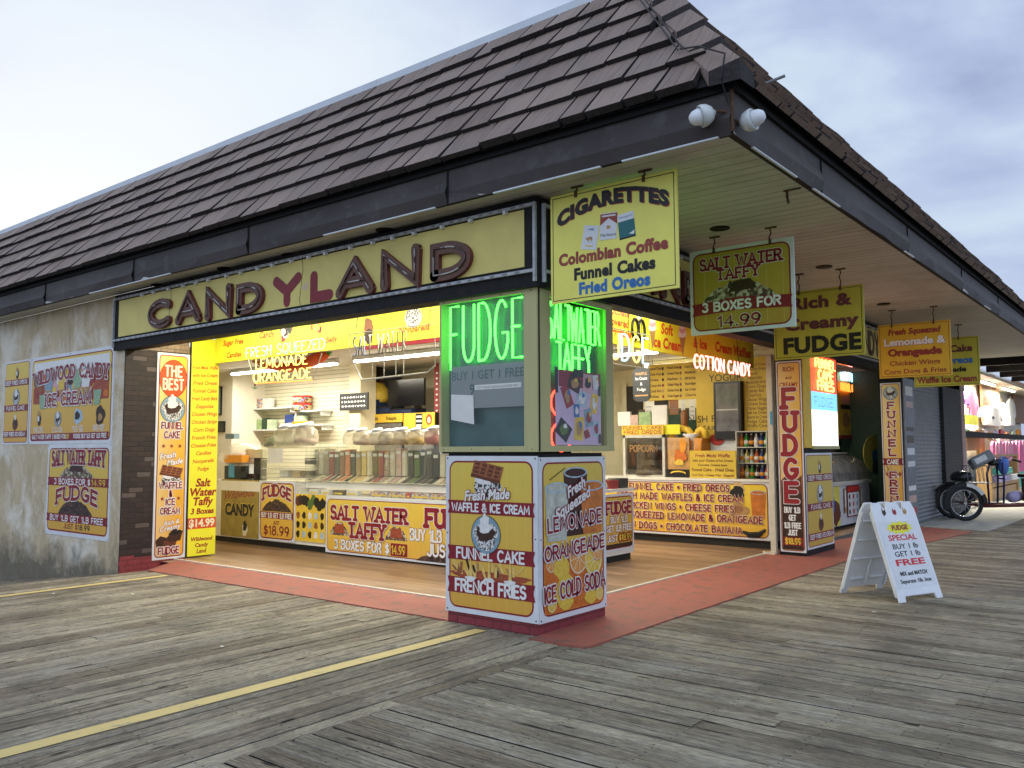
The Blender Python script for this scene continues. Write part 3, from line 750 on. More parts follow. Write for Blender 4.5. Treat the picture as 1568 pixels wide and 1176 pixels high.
def frame_print(root, w, h, ym, inset=.045, r=.09, line=.016, border='maroon'):
    b = MB(); b.poly(rrect(w-2*inset, h-2*inset, r, inset, inset), border, .0012); i = inset+line
    b.poly(rrect(w-2*i, h-2*i, max(.005, r-line), i, i), ym, .0024); return b.build('printed_ground', root)
def bolts(root, w, h, n=2, inset=.022):
    b = MB()
    for i in range(n):
        for y in (inset, h-inset): b.lathe([(.008, 0), (.006, .004), (.0001, .005)], (inset+(w-2*inset)*i/(n-1), y, 0), 'print_black', 8)
        if h > .8: b.lathe([(.008, 0), (.0001, .005)], (inset if i == 0 else w-inset, h/2, 0), 'print_black', 8)
    return b.build('screws', root)
def band(b, x0, y0, x1, y1, m, z, notch=.02):
    """printed ribbon with notched ends"""
    ym = (y0+y1)/2; b.add([(x0, y0, z), (x1, y0, z), (x1-notch, ym, z), (x1, y1, z), (x0, y1, z), (x0+notch, ym, z)], [(0, 1, 2, 5), (5, 2, 3, 4)], m)
# --- printed pictures, flat as on the sign
def pic_waffle(b, cx, cy, s, z):
    blob(b, cx, cy-.26*s, .40*s, .30*s, 'cookie_bits', z, 3); blob(b, cx-.12*s, cy-.12*s, .22*s, .12*s, 'cream', z+.0008, 5)
    def q(u, v): return (cx+s*(-.46+.86*u+.10*v), cy+s*(.02+.30*v-.16*u), z+.0016)
    b.add([q(0, -.25), q(1, -.25), q(1, 0), q(0, 0)], [(0, 1, 2, 3)], 'waffle_dark'); b.add([q(0, 0), q(1, 0), q(1, 1), q(0, 1)], [(0, 1, 2, 3)], 'waffle_brown')
    for i in range(4):
        for j in range(3):
            u0, v0 = .06+.235*i, .10+.30*j; p = [q(u0, v0), q(u0+.16, v0), q(u0+.16, v0+.2), q(u0, v0+.2)]; b.add([(a, c, z+.0024) for a, c, _ in p], [(0, 1, 2, 3)], 'waffle_dark')
def pic_funnel(b, cx, cy, r, z, plate='plate_blue'):
    disc(b, cx, cy, r, r, 'print_black', z); disc(b, cx, cy, r*.96, r*.96, plate, z+.0006); blob(b, cx, cy-.05*r, r*.80, r*.74, 'sprinkle_white', z+.0012, 2); blob(b, cx-.02*r, cy+.08*r, r*.62, r*.42, 'choc', z+.0018, 8)
    blob(b, cx-.04*r, cy+.36*r, r*.42, r*.30, 'cream', z+.0024, 4); blob(b, cx-.04*r, cy+.70*r, r*.30, r*.30, 'cream', z+.003, 6); blob(b, cx-.06*r, cy+.92*r, r*.13, r*.18, 'cream', z+.0036, 9)
def pic_pile(b, cx, cy, w, h, z, m, seed=1):
    rn = random.Random(seed); p = []; n = 18
    for i in range(n+1):
        u = i/n; v = math.sin(math.pi*u)**.75; p.append((cx+w*(u-.5), cy+h*v*rn.uniform(.86, 1.08), z))
    p.append((cx+w/2, cy, z)); p.insert(0, (cx-w/2, cy, z))
    k = len(p); b.add(p+[(cx, cy, z)], [(k, i+1, i) for i in range(k-1)], m)
def pic_fudge(b, cx, cy, s, z):
    for i, (dx, dy, k) in enumerate(((-.30, -.08, .5), (.05, -.12, .6), (.24, .10, .62))):
        x, y, q = cx+dx*s, cy+dy*s, s*k
        b.add([(x-.4*q, y-.3*q, z+i*.001), (x+.3*q, y-.22*q, z+i*.001), (x+.45*q, y+.32*q, z+i*.001), (x-.1*q, y+.5*q, z+i*.001), (x-.45*q, y+.2*q, z+i*.001)], [(0, 1, 2, 3, 4)], 'choc' if i != 1 else 'waffle_dark')
        b.add([(x-.45*q, y+.2*q, z+i*.001+.0005), (x+.08*q, y+.10*q, z+i*.001+.0005), (x+.45*q, y+.32*q, z+i*.001+.0005), (x-.1*q, y+.5*q, z+i*.001+.0005)], [(0, 1, 2, 3)], 'print_black' if i == 2 else 'choc')
def pic_oreo(b, cx, cy, r, z):
    blob(b, cx, cy+.5*r, .55*r, .7*r, 'cone_tan', z, 1); blob(b, cx+.12*r, cy-.1*r, .6*r, .72*r, 'print_black', z+.0008, 2); disc(b, cx-.1*r, cy+.12*r, .3*r, .42*r, 'cream', z+.0016)
def pic_ball(b, cx, cy, r, z):
    blob(b, cx, cy-.1*r, .78*r, .72*r, 'waffle_dark', z, 3, rough=.08); blob(b, cx, cy+.1*r, .42*r, .4*r, 'choc', z+.0008, 5); blob(b, cx, cy+.72*r, .24*r, .34*r, 'cream', z+.0016, 2)
def pic_fries(b, cx, cy, w, h, z, seed=4):
    rn = random.Random(seed); blob(b, cx, cy-.22*h, w*.5, h*.24, 'bacon', z, 1)
    for i in range(26):
        x = cx+w*rn.uniform(-.46, .46); a = rn.uniform(-.9, .9); l = h*rn.uniform(.3, .6); t_ = .014*w/.9; y = cy+h*rn.uniform(-.35, .05)
        dx, dy = l*math.sin(a), l*math.cos(a); zz = z+.0006+i*.0001
        b.add([(x-t_, y, zz), (x+t_, y, zz), (x+dx+t_, y+dy, zz), (x+dx-t_, y+dy, zz)], [(0, 1, 2, 3)], rn.choice(('fries_yellow', 'waffle_brown', 'cone_tan', 'fries_yellow', 'choc')))
    for i in (-.22, .02, .28):
        x = cx+w*i; b.add([(x-.02*w, cy-.35*h, z+.0045), (x+.025*w, cy-.35*h, z+.0045), (x+.005*w, cy+.52*h, z+.0045), (x-.005*w, cy+.55*h, z+.0045)], [(0, 1, 2, 3)], 'fries_yellow')
        blob(b, x, cy-.36*h, .07*w, .10*h, 'cream', z+.0050, int(i*50)+9)
def pic_cup(b, cx, y0, w, h, m, z, rim='ice_blue'):
    b.add([(cx-.40*w, y0, z), (cx+.40*w, y0, z), (cx+.5*w, y0+h, z), (cx-.5*w, y0+h, z)], [(0, 1, 2, 3)], m); disc(b, cx, y0+h, .5*w, .13*w, rim, z+.0008); disc(b, cx, y0+h, .43*w, .095*w, m, z+.0014)
def pic_citrus(b, cx, cy, r, z, m, cut=False):
    disc(b, cx, cy, r, r*1.05, m, z)
    if cut:
        disc(b, cx, cy, r*.9, r*.94, 'print_cream', z+.0006); disc(b, cx, cy, r*.82, r*.86, 'pulp' if m == 'orange_fruit' else 'lemon', z+.001)
        for i in range(8):
            a = R(i*45+10); n_ = Vector((-math.sin(a), math.cos(a)))*.02*r; e_ = Vector((math.cos(a), math.sin(a)))*.82*r; b.add([(cx+n_.x, cy+n_.y, z+.0014), (cx-n_.x, cy-n_.y, z+.0014), (cx+e_.x-n_.x, cy+e_.y-n_.y, z+.0014), (cx+e_.x+n_.x, cy+e_.y+n_.y, z+.0014)], [(0, 1, 2, 3)], 'print_cream')
def pic_soft(b, cx, y0, w, h, z):
    b.add([(cx-.04*w, y0, z), (cx+.04*w, y0, z), (cx+.3*w, y0+.45*h, z), (cx-.3*w, y0+.45*h, z)], [(0, 1, 2, 3)], 'cone_tan')
    for i in range(5): disc(b, cx, y0+h*(.47+.10*i), w*(.38-.06*i), h*.085, ('cream', 'pale_pink')[i % 2], z+.0006*(i+1), 16, 8)
def star(b, cx, cy, r, m, z):
    p = []
    for i in range(10):
        a = R(90+36*i); q = r if i % 2 == 0 else r*.4; p.append((cx+q*math.cos(a), cy+q*math.sin(a), z))
    b.add(p+[(cx, cy, z)], [(10, i, (i+1) % 10) for i in range(10)], m)
def letter3d(root, ch, x0, y0, w, h, th, depth, mtop, mside, tube=True, name='letter', slant=0):
    """raised channel letter with its dead tube dashes"""
    b = MB(); gw, st = SK[ch]; half = th/2
    for k, pl in enumerate(st):
        pl = [(x0+half+px/gw*(w-th)+slant*py*h, y0+half+py*(h-th)) for px, py in pl]
        vs, fs = ribbon(pl, half); n = len(pl); zz = depth-.0015*k
        put_flat(b, vs, fs, mtop, zz)
        m_ = len(vs)-10
        loop = [2*i for i in range(m_//2)]; other = [2*i+1 for i in range(m_//2)]
        for lst, fl in ((loop, False), (other, True)):
            for i, j in zip(lst[:-1], lst[1:]):
                q = [(vs[i][0], vs[i][1], 0), (vs[j][0], vs[j][1], 0), (vs[j][0], vs[j][1], zz), (vs[i][0], vs[i][1], zz)]
                b.add(q if not fl else q[::-1], [(0, 1, 2, 3)], mside)
        for base, a0, a1 in ((m_, 1, 0), (m_+5, m_-2, m_-1)):
            ring = [a1 if base == m_ else a0]+list(range(base, base+5))+[a0 if base == m_ else a1]
            for i, j in zip(ring[:-1], ring[1:]):
                b.add([(vs[i][0], vs[i][1], 0), (vs[j][0], vs[j][1], 0), (vs[j][0], vs[j][1], zz), (vs[i][0], vs[i][1], zz)], [(0, 1, 2, 3)], mside)
    o = b.build(name, root)
    if tube:
        for pl in st:
            t = MB(); t.tube([(x0+half+px/gw*(w-th)+slant*py*h, y0+half+py*(h-th), depth+.010) for px, py in pl], .0085, 'dead_tube', 6); t.build('tube', o, True)
    return o

# ------------------------------------------------------------------ the long fascia signs
def fascia_sign(label, plane, a0, a1, letters):
    o = Vector((a0, -.06, 3.02)) if plane == 'Y' else Vector((.06, a0, 3.02)); w = a1-a0
    r = thing('fascia_sign', label, 'sign', o, FRONT if plane == 'Y' else SIDE)
    b = MB(); b.box((0, 0, -.058), (w, .795, 0), 'black_trim'); b.build('sign_box', r)
    b = MB(); b.box((.14, .185, 0), (w-.14, .70, .006), 'fascia_yellow'); b.build('sign_face', r)
    for y in (.125, .715):
        b = MB(); b.box((.01, y, 0), (w-.01, y+.028, .03), 'strip_grey'); rn = random.Random(int(y*100)+len(label)); x = .1
        while x < w-.15: b.box((x, y+.006, .030), (x+.05, y+.022, .033), 'grey_paint'); x += rn.uniform(.10, .16)
        if y > .5:
            x = .8
            while x < w-.3: b.box((x, y-.030, .004), (x+.03, y-.001, .05), 'sign_white'); x += rn.uniform(.28, .42)
        b.build('light_strip', r)
    for x in (.0, w-.028):
        b = MB(); b.box((x, .04, .001), (x+.024, .745, .031), 'strip_grey'); b.build('light_strip', r)
    for ch, x0, y0, ww, hh, col in letters:
        if col == 'r': letter3d(r, ch, x0, y0, ww, hh, .12, .012, 'logo_red', 'logo_red', False, slant=.0)
        else: letter3d(r, ch, x0, y0, ww, hh, .115, .055, 'letter_brown', 'letter_brown_side')
    return r, w
LT = []
for ch, x0, x1, yb, yt, c in (('C', 108, 190, 445, 342, 'b'), ('A', 206, 293, 428, 318, 'b'), ('N', 310, 402, 413, 294, 'b'), ('D', 420, 513, 392, 282, 'b'), ('Y', 540, 640, 368, 254, 'r'),
                             ('L', 672, 752, 348, 236, 'r'), ('A', 773, 906, 332, 198, 'b'), ('N', 930, 1069, 306, 158, 'b'), ('D', 1106, 1249, 272, 136, 'b')):
    a = onY(180+x0/2.306, 310+yb/2.306, -.1); d = onY(180+x1/2.306, 310+yb/2.306, -.1); t_ = onY(180+(x0+x1)/4.612, 310+yt/2.306-.5, -.1); bt = onY(180+(x0+x1)/4.612, 310+yb/2.306, -.1)
    LT.append((ch, a.x+7.5, .205+.0 if c == 'x' else bt.z-3.02, d.x-a.x, t_.z-bt.z, c))
rs, ws = fascia_sign('long mustard fascia sign with raised brown letters and two red ones over the left opening', 'Y', -7.5, .055, LT)
b = MB(); TX(b, 'of', LT[4][1]+LT[4][3]+.02, .36, .08, 'lilac_print', z=.008, bold=0, al='l'); b.build('lettering', rs)
for x in (1.62, 4.35): b = MB(); b.tube([(x, .75, .06), (x+.05, .55, .085), (x-.02, .22, .075), (x+.03, .06, .05)], .0028, 'cable', 5); b.build('loose_wire', rs)
LR = [(ch, 1.0+(x0)*.78, y0, w_*.78, h_, c) for ch, x0, y0, w_, h_, c in [(l[0], l[1]-LT[0][1], l[2], l[3], l[4], l[5]) for l in LT]]
fascia_sign('mustard fascia sign with brown letters over the right opening, mostly hidden by hanging signs', 'X', .0, 6.6, LR)
r, w = fascia_sign('dim brown fascia sign far along the right side behind the lemonade board', 'X', 6.75, 12.4, [])
b = MB(); SKT(b, 'CANDY', w*.5, .26, .36, 'letter_brown', stroke=.26, z=.01); b.build('lettering', r)

# ------------------------------------------------------------------ corner pillar panels
Y43 = yellow_print(1.43, 'print_yellow_tall')
r, w, h = sgn('pillar_panel', 'white-edged panel with waffle, funnel cake and french fries on the corner pillar', 'sign', ((684, 698), (822, 698.5), (824.5, 956), (681.7, 934)), 'Y', -.006)
panel(r, w, h); frame_print(r, w, h, Y43); bolts(r, w, h)
b = MB(); pic_waffle(b, w*.47, h*.885, .40, .004); b.build('waffle_picture', r)
b = MB(); TX(b, 'Fresh Made', w*.47, h*.725, .095, 'print_white', fit=w*.50, bold=.03, shear=.28, rot=4, out=('maroon', .045), z=.009); b.build('lettering', r)
b = MB()
for y0, y1 in ((.63, .715), (.335, .425), (.125, .225)): band(b, w*.025, h*y0, w*.975, h*y1, 'ribbon_red', .0045)
b.build('printed_ribbon', r)
b = MB(); SKT(b, 'WAFFLE & ICE CREAM', w*.5, h*.648, .068, 'print_white', fit=w*.86, stroke=.24, z=.006, wd=1.0); b.build('lettering', r)
b = MB(); SKT(b, 'FUNNEL CAKE', w*.5, h*.348, .09, 'print_white', fit=w*.75, stroke=.22, z=.006); b.build('lettering', r)
b = MB(); SKT(b, 'FRENCH FRIES', w*.5, h*.140, .10, 'print_white', fit=w*.78, stroke=.24, z=.006); b.build('lettering', r)
b = MB(); pic_funnel(b, w*.46, h*.505, .175, .0065); b.build('funnel_cake_picture', r)
b = MB(); pic_fries(b, w*.48, h*.275, w*.86, .20, .0035); b.build('fries_picture', r)
r, w, h = sgn('pillar_panel', 'white-edged panel with soda, lemonade and citrus fruit on the corner pillar', 'sign', ((826, 699), (926.6, 700), (929, 929), (826, 956)), 'X', .006)
panel(r, w, h); frame_print(r, w, h, Y43); bolts(r, w, h)
b = MB(); b.add([(.065, .065, .0030), (w-.065, .065, .0030), (w-.065, h*.40, .0030), (w*.5, h*.44, .003), (.065, h*.42, .0030)], [(0, 1, 2, 3, 4)], 'orange_fruit')
pic_cup(b, w*.52, h*.50, w*.36, h*.40, 'soda', .0036); b.tube([(w*.36, h*.93, .006), (w*.14, h*.86, .006)], .004, 'print_black', 4)
pic_cup(b, w*.24, h*.48, w*.34, h*.33, 'lemon_drink', .006); pic_cup(b, w*.77, h*.50, w*.36, h*.31, 'orange_drink', .007)
b.build('drinks_picture', r)
b = MB()
for i, (u, v, rr_, m_, cut) in enumerate(((.14, .36, .10, 'orange_fruit', True), (.30, .30, .12, 'lemon', False), (.55, .36, .16, 'orange_fruit', True), (.78, .33, .15, 'lemon', True), (.93, .38, .09, 'orange_fruit', True), (.16, .20, .11, 'orange_fruit', False), (.74, .14, .14, 'lemon', False), (.36, .10, .15, 'lemon', False), (.16, .08, .07, 'lemon', True), (.90, .10, .06, 'lemon', True), (.55, .16, .12, 'orange_fruit', False))):
    pic_citrus(b, max(.075+rr_, min(w-.075-rr_, w*u)), max(.075+rr_, h*v), rr_, .004+.0016*i if i < 5 else .0034+.0006*i, m_, cut)
b.build('fruit_picture', r)
b = MB(); TX(b, 'Fresh', w*.52, h*.775, .10, 'print_white', bold=.03, shear=.25, rot=20, out=('maroon', .05), z=.014, maxw=w*.4); TX(b, 'Squeezed', w*.47, h*.675, .10, 'print_white', fit=w*.55, bold=.03, shear=.25, rot=20, out=('maroon', .05), z=.014); b.build('lettering', r)
b = MB(); SKT(b, 'LEMONADE', w*.5, h*.555, .115, 'maroon', fit=w*.82, stroke=.20, out=('print_white', .011), z=.015, rot=3); b.build('lettering', r)
b = MB(); SKT(b, 'ORANGEADE', w*.5, h*.385, .115, 'maroon', fit=w*.90, stroke=.20, out=('print_white', .011), z=.015, rot=3); b.build('lettering', r)
b = MB(); SKT(b, 'ICE COLD SODA', w*.5, h*.135, .13, 'maroon', fit=w*.92, stroke=.18, out=('print_white', .011), z=.015, rot=3); b.build('lettering', r)

# ------------------------------------------------------------------ signs on the stucco wall
r, w, h = sgn('wall_sign', 'narrow sign with fried cookies, funnel cake and cream puff on the stucco wall', 'sign', ((8, 556), (46, 549), (43, 680), (4, 681)), 'Y', -.006)
def three_food(r, w, h, ym):
    panel(r, w, h, t=.01); frame_print(r, w, h, ym, .03, .06, .012)
    b = MB(); pic_oreo(b, w*.5, h*.84, h*.07, .004); b.build('cookie_picture', r)
    b = MB(); pic_funnel(b, w*.5, h*.56, min(w*.30, h*.10), .004); b.build('funnel_cake_picture', r)
    b = MB(); pic_ball(b, w*.5, h*.25, h*.10, .004); b.build('cream_puff_picture', r)
    for y, s in ((.70, 'DEEP FRIED OREOS'), (.395, 'FUNNEL CAKE'), (.085, 'DEEP FRIED ICE-CREAM')):
        b = MB(); band(b, w*.03, h*y, w*.97, h*(y+.075), 'ribbon_red', .0085); SKT(b, s, w*.5, h*(y+.016), h*.043, 'print_white', fit=w*.86 if len(s) > 12 else w*.72, stroke=.22, z=.0095); b.build('lettering', r)
three_food(r, w, h, yellow_print(h, 'print_yellow_strip'))
r, w, h = sgn('wall_sign', 'wide sign with candy, cones and food pictures on the stucco wall', 'sign', ((48.5, 548), (174.7, 529.6), (172, 679), (44, 680)), 'Y', -.006)
panel(r, w, h); frame_print(r, w, h, yellow_print(h, 'print_yellow_wide'), .05, .08, .018); bolts(r, w, h, 3)
b = MB(); b.poly([(w*.045, h*.47), (w*.955, h*.47), (w*.955, h*.93), (w*.045, h*.93)], 'pale_pink', .0032); rn = random.Random(8)
b.poly([(w*.045, h*.80), (w*.955, h*.80), (w*.955, h*.93), (w*.045, h*.93)], 'print_white', .0036)
b.poly([(w*.045, h*.46), (w*.30, h*.44), (w*.22, h*.78), (w*.045, h*.72)], 'bacon', .0040); b.poly([(w*.75, h*.46), (w*.955, h*.46), (w*.955, h*.74), (w*.80, h*.82)], 'bacon', .0040)
for i in range(44): blob(b, w*rn.uniform(.07, .93), h*rn.uniform(.50, .80), h*rn.uniform(.03, .06), h*rn.uniform(.03, .06), rn.choice(('orange_fruit', 'lemon', 'mint', 'cream', 'choc', 'waffle_brown', 'letter_red', 'plate_blue', 'fries_yellow')), .0044+i*.00008, i)
for u, m_ in ((.24, 'plate_blue'), (.42, 'lemon'), (.60, 'mint'), (.70, 'cream')):
    blob(b, w*u, h*.68, h*.10, h*.13, m_, .0085, int(u*90)); b.add([(w*u-.09*h, h*.60, .0087), (w*u, h*.42, .0087), (w*u+.09*h, h*.60, .0087)], [(0, 1, 2)], 'cone_tan')
b.build('candy_picture', r)
b = MB()
for u, m_ in ((.14, 'mint'), (.80, 'mint')): b.poly([(w*u, h*.40), (w*u+.06*w, h*.40), (w*u+.08*w, h*.56), (w*u-.01*w, h*.56)], m_, .009)
b.build('cup_picture', r)
b = MB(); SKT(b, 'WILDWOOD CANDY', w*.5, h*.70, h*.135, 'maroon', fit=w*.92, stroke=.17, slab=True, out=('print_white', .016), z=.011, warp=lambda x, y: (x, y+h*.06*(1-((x/w-.5)*2)**2)-h*.04)); b.build('lettering', r)
b = MB(); SKT(b, '&', w*.46, h*.59, h*.085, 'maroon', stroke=.18, out=('print_white', .012), z=.011); b.build('lettering', r)
b = MB(); SKT(b, 'ICE CREAM', w*.49, h*.43, h*.125, 'maroon', fit=w*.56, stroke=.17, slab=True, out=('print_white', .016), z=.011); b.build('lettering', r)
b = MB(); pic_oreo(b, w*.13, h*.28, h*.085, .004); b.build('cookie_picture', r)
b = MB(); pic_funnel(b, w*.375, h*.275, h*.085, .004); b.build('funnel_cake_picture', r)
b = MB(); blob(b, w*.62, h*.29, h*.10, h*.085, 'ice_blue', .004, 3); blob(b, w*.61, h*.30, h*.06, h*.045, 'print_black', .0048, 7); b.build('shaved_ice_picture', r)
b = MB(); blob(b, w*.87, h*.29, h*.10, h*.10, 'choc', .004, 4); blob(b, w*.87, h*.27, h*.045, h*.04, 'cone_tan', .0048, 7); b.build('pretzel_picture', r)
b = MB()
for u, s1, s2 in ((.13, 'DEEP FRIED', 'OREOS'), (.375, 'FUNNEL', 'CAKE'), (.62, 'SHAVED', 'ICE'), (.86, 'DEEP FRIED', 'PRETZEL')):
    for k, s in enumerate((s1, s2)): SKT(b, s, w*u, h*(.165-.035*k), h*.024, 'print_white', stroke=.26, z=.005, fit=w*.13)
b.build('lettering', r)
b = MB(); band(b, w*.03, h*.045, w*.97, h*.118, 'ribbon_red', .006); SKT(b, 'SALT WATER TAFFY 3 BOXES FOR $      FUDGE BUY 1LB GET 1LB FREE', w*.5, h*.060, h*.042, 'print_white', fit=w*.90, stroke=.22, z=.007); SKT(b, '14.99', w*.5, h*.060, h*.042, 'lemon', stroke=.22, z=.012, fit=w*.06); b.build('lettering', r)
r, w, h = sgn('wall_sign', 'taffy and fudge price sign, lowest on the stained stucco wall', 'sign', ((74, 681), (170.5, 678.5), (167, 830), (69, 816)), 'Y', -.008)
panel(r, w, h); frame_print(r, w, h, yellow_print(h, 'print_yellow_taffy'), .06, .09, .022); bolts(r, w, h)
b = MB(); SKT(b, 'SALT WATER TAFFY', w*.5, h*.79, h*.135, 'maroon', fit=w*.85, stroke=.18, slab=True, out=('print_white', .012), z=.004, warp=lambda x, y: (x, y-h*.045*((x/w-.5)*2)**2*(1 if y < h*.85 else .2))); b.build('lettering', r)
b = MB(); pic_pile(b, w*.48, h*.63, w*.55, h*.16, .0032, 'taffy_pile', 3); b.poly([(w*.36, h*.70), (w*.60, h*.70), (w*.56, h*.78), (w*.40, h*.78)], 'choc', .0044); b.build('taffy_picture', r)
b = MB(); pic_pile(b, w*.48, h*.225, w*.56, h*.18, .0032, 'choc_pile', 5); b.build('fudge_picture', r)
b = MB(); band(b, w*.02, h*.545, w*.98, h*.635, 'ribbon_red', .006); SKT(b, '3 BOXES FOR $', w*.42, h*.562, h*.056, 'print_white', stroke=.24, fit=w*.58, z=.007); SKT(b, '14.99', w*.83, h*.562, h*.056, 'lemon', stroke=.24, fit=w*.21, z=.007); b.build('lettering', r)
b = MB(); SKT(b, 'FUDGE', w*.5, h*.37, h*.135, 'maroon', fit=w*.66, stroke=.22, slab=True, out=('print_white', .012), z=.007, warp=lambda x, y: (x, y+h*.035*(1-((x/w-.5)*2)**2*4)+.0)); b.build('lettering', r)
b = MB(); band(b, w*.02, h*.15, w*.98, h*.235, 'ribbon_red', .006); SKT(b, 'BUY 1LB GET 1LB FREE', w*.5, h*.163, h*.056, 'print_white', stroke=.22, fit=w*.84, z=.007); b.build('lettering', r)
b = MB(); SKT(b, 'JUST $', w*.42, h*.083, h*.05, 'maroon', stroke=.2, fit=w*.22, z=.004); SKT(b, '18.99', w*.63, h*.083, h*.05, 'print_black', stroke=.22, fit=w*.18, z=.004); b.build('lettering', r)

# ------------------------------------------------------------------ signs on the brick jamb
r = thing('jamb_sign', 'tall narrow orange sign with red circle and funnel cake, waffle and fudge pictures', 'sign', (-7.25, .47, .03), SIDE); w, h = .51, 3.0
panel(r, w, h, t=.012); frame_print(r, w, h, yellow_print(h, 'print_orange_tall', (.80, .50, .05), (.78, .38, .03), 10), .03, .06, .014)
b = MB(); disc(b, w*.5, h*.875, w*.43, w*.55, 'print_black', .004, 32); disc(b, w*.5, h*.875, w*.415, w*.535, 'orange_red', .0046, 32)
b.build('printed_circle', r)
b = MB(); SKT(b, 'THE', w*.5, h*.887, .15, 'print_cream', fit=w*.56, stroke=.19, track=.34, z=.006); SKT(b, 'BEST', w*.5, h*.822, .15, 'print_cream', fit=w*.66, stroke=.19, track=.34, z=.006); b.build('lettering', r)
b = MB(); pic_funnel(b, w*.5, h*.725, .20, .004, 'plate_blue'); b.build('funnel_cake_picture', r)
b = MB(); SKT(b, 'FUNNEL', w*.5, h*.63, .09, 'maroon', fit=w*.68, stroke=.2, out=('print_white', .012), z=.004); SKT(b, 'CAKE', w*.5, h*.585, .09, 'maroon', fit=w*.5, stroke=.2, out=('print_white', .012), z=.004); b.build('lettering', r)
b = MB()
for v in (.545, .29):
    for u in (.25, .5, .75): star(b, w*u, h*v, .035, 'letter_red', .004)
b.build('printed_stars', r)
b = MB(); TX(b, 'Fresh', w*.38, h*.485, .085, 'print_white', bold=.03, shear=.3, rot=8, out=('letter_red', .04), z=.004); TX(b, 'Made', w*.6, h*.455, .085, 'print_white', bold=.03, shear=.3, rot=8, out=('letter_red', .04), z=.004); b.build('lettering', r)
b = MB(); pic_waffle(b, w*.5, h*.415, .38, .004); b.build('waffle_picture', r)
b = MB()
for s, v, f in (('WAFFLE', .345, .72), ('&', .305, .10), ('ICE', .265, .3), ('CREAM', .222, .62)): SKT(b, s, w*.5, h*(v-.005), .085, 'maroon', fit=w*f, stroke=.2, out=('print_white', .012), z=.004)
b.build('lettering', r)
b = MB(); TX(b, 'Rich &', w*.55, h*.165, .065, 'print_white', bold=.03, shear=.3, rot=8, out=('letter_red', .04), z=.004); TX(b, 'Creamy', w*.5, h*.138, .075, 'print_white', bold=.03, shear=.3, rot=8, out=('letter_red', .04), z=.004); b.build('lettering', r)
b = MB(); pic_fudge(b, w*.5, h*.09, .40, .004); b.build('fudge_picture', r)
b = MB(); SKT(b, 'FUDGE', w*.48, h*.025, .095, 'maroon', fit=w*.66, stroke=.2, out=('print_white', .010), z=.008); b.build('lettering', r)
r = thing('menu_board', 'tall lemon-yellow menu board with red script beside the jamb sign', 'menu board', (-7.25, 1.005, .03), SIDE); w, h = .47, 3.27
panel(r, w, h, 'menu_yellow', .012)
b = MB(); b.box((-.018, 0, -.012), (0, h, .012), 'print_black'); b.build('frame', r)
b = MB()
for i, s in enumerate(('Fresh Made Waffle', 'with Ice Cream', 'Fried Oreos', 'Funnel Cake', 'Fried Candy Bars', 'Zeppoles', 'Chicken Wings', 'Chicken Strips', 'Corn Dogs', 'French Fries', 'Cheese Fries', 'Candies', 'Nonpareils', 'Fudge')):
    TX(b, s, w*.5, 2.80-.118*i, .058, 'orange_red', bold=.015, shear=.22, maxw=w*.9, z=.001, rot=3)
b.build('lettering', r)
b = MB()
for s, y, hh in (('Salt', 1.03, .12), ('Water', .89, .12), ('Taffy', .75, .12), ('3 Boxes', .62, .085)): TX(b, s, w*.5, y, hh, 'letter_red', bold=.035, shear=.18, maxw=w*.92, z=.001)
b.build('lettering', r)
b = MB(); rect(b, .0, .40, w, .56, 'orange_red', .001); TX(b, '$14.99', w*.5, .43, .115, 'print_cream', bold=.04, fit=w*.9, z=.002); b.build('lettering', r)
b = MB()
for s, y in (('Wildwood', .22), ('Candy', .13), ('Land', .04)): TX(b, s, w*.5, y, .06, 'letter_red', bold=.03, shear=.18, maxw=w*.9, z=.001)
b.build('lettering', r)

# ------------------------------------------------------------------ signs hung under the soffit
def hang(root, w, h, ztop, xs, double=False):
    """iron hooks from the soffit"""
    d = SZ-ztop
    for x in xs:
        b = MB(); n = max(2, int((d+.03)/.05)); a = [(x+.012*math.sin(i*2.4), h+d-.004-(d+.03)*i/n, -.006+.010*math.cos(i*2.4)) for i in range(n+1)]
        b.tube(a, .008, 'rust', 6); b.tube([(x-.05, h+d-.006, -.006), (x+.07, h+d-.006, -.006)], .012, 'rust', 6); b.box((x-.012, h-.05, -.012), (x+.012, h+.006, .012), 'rust'); b.build('hook', root)
def hsign(label, q, Y, mat, edge, hooks):
    r, w, h = sgn('hanging_sign', label, 'sign', q, 'Y', Y, 'signs hanging from the soffit')
    b = MB(); b.box((0, 0, -.022), (w, h, 0), mat); b.build('board', r)
    if edge:
        b = MB(); i = .022; t_ = .007
        for a, c in (((i, i), (w-i, i+t_)), ((i, h-i-t_), (w-i, h-i)), ((i, i+t_), (i+t_, h-i-t_)), ((w-i-t_, i+t_), (w-i, h-i-t_))): rect(b, a[0], a[1], c[0], c[1], edge, .001)
        b.build('printed_border', r)
    hang(r, w, h, r.location.z+h, [w*x for x in hooks]); return r, w, h
r, w, h = hsign('bright yellow hanging board with an arched black heading and three cigarette packs', ((845, 300), (1039, 259), (1036, 443), (842, 465)), -.02, 'hang_yellow', 'print_black', (.22, .76))
b = MB(); TX(b, 'CIGARETTES', w*.5, h*.70, h*.125, 'print_black', fit=w*.88, bold=.055, track=.05, z=.002, drop=('brick_text', (.008, -.008)), warp=lambda x, y: (x, y+h*.16*(1-((x/w-.5)/.5)**2)-h*.035)); b.build('lettering', r)
b = MB()
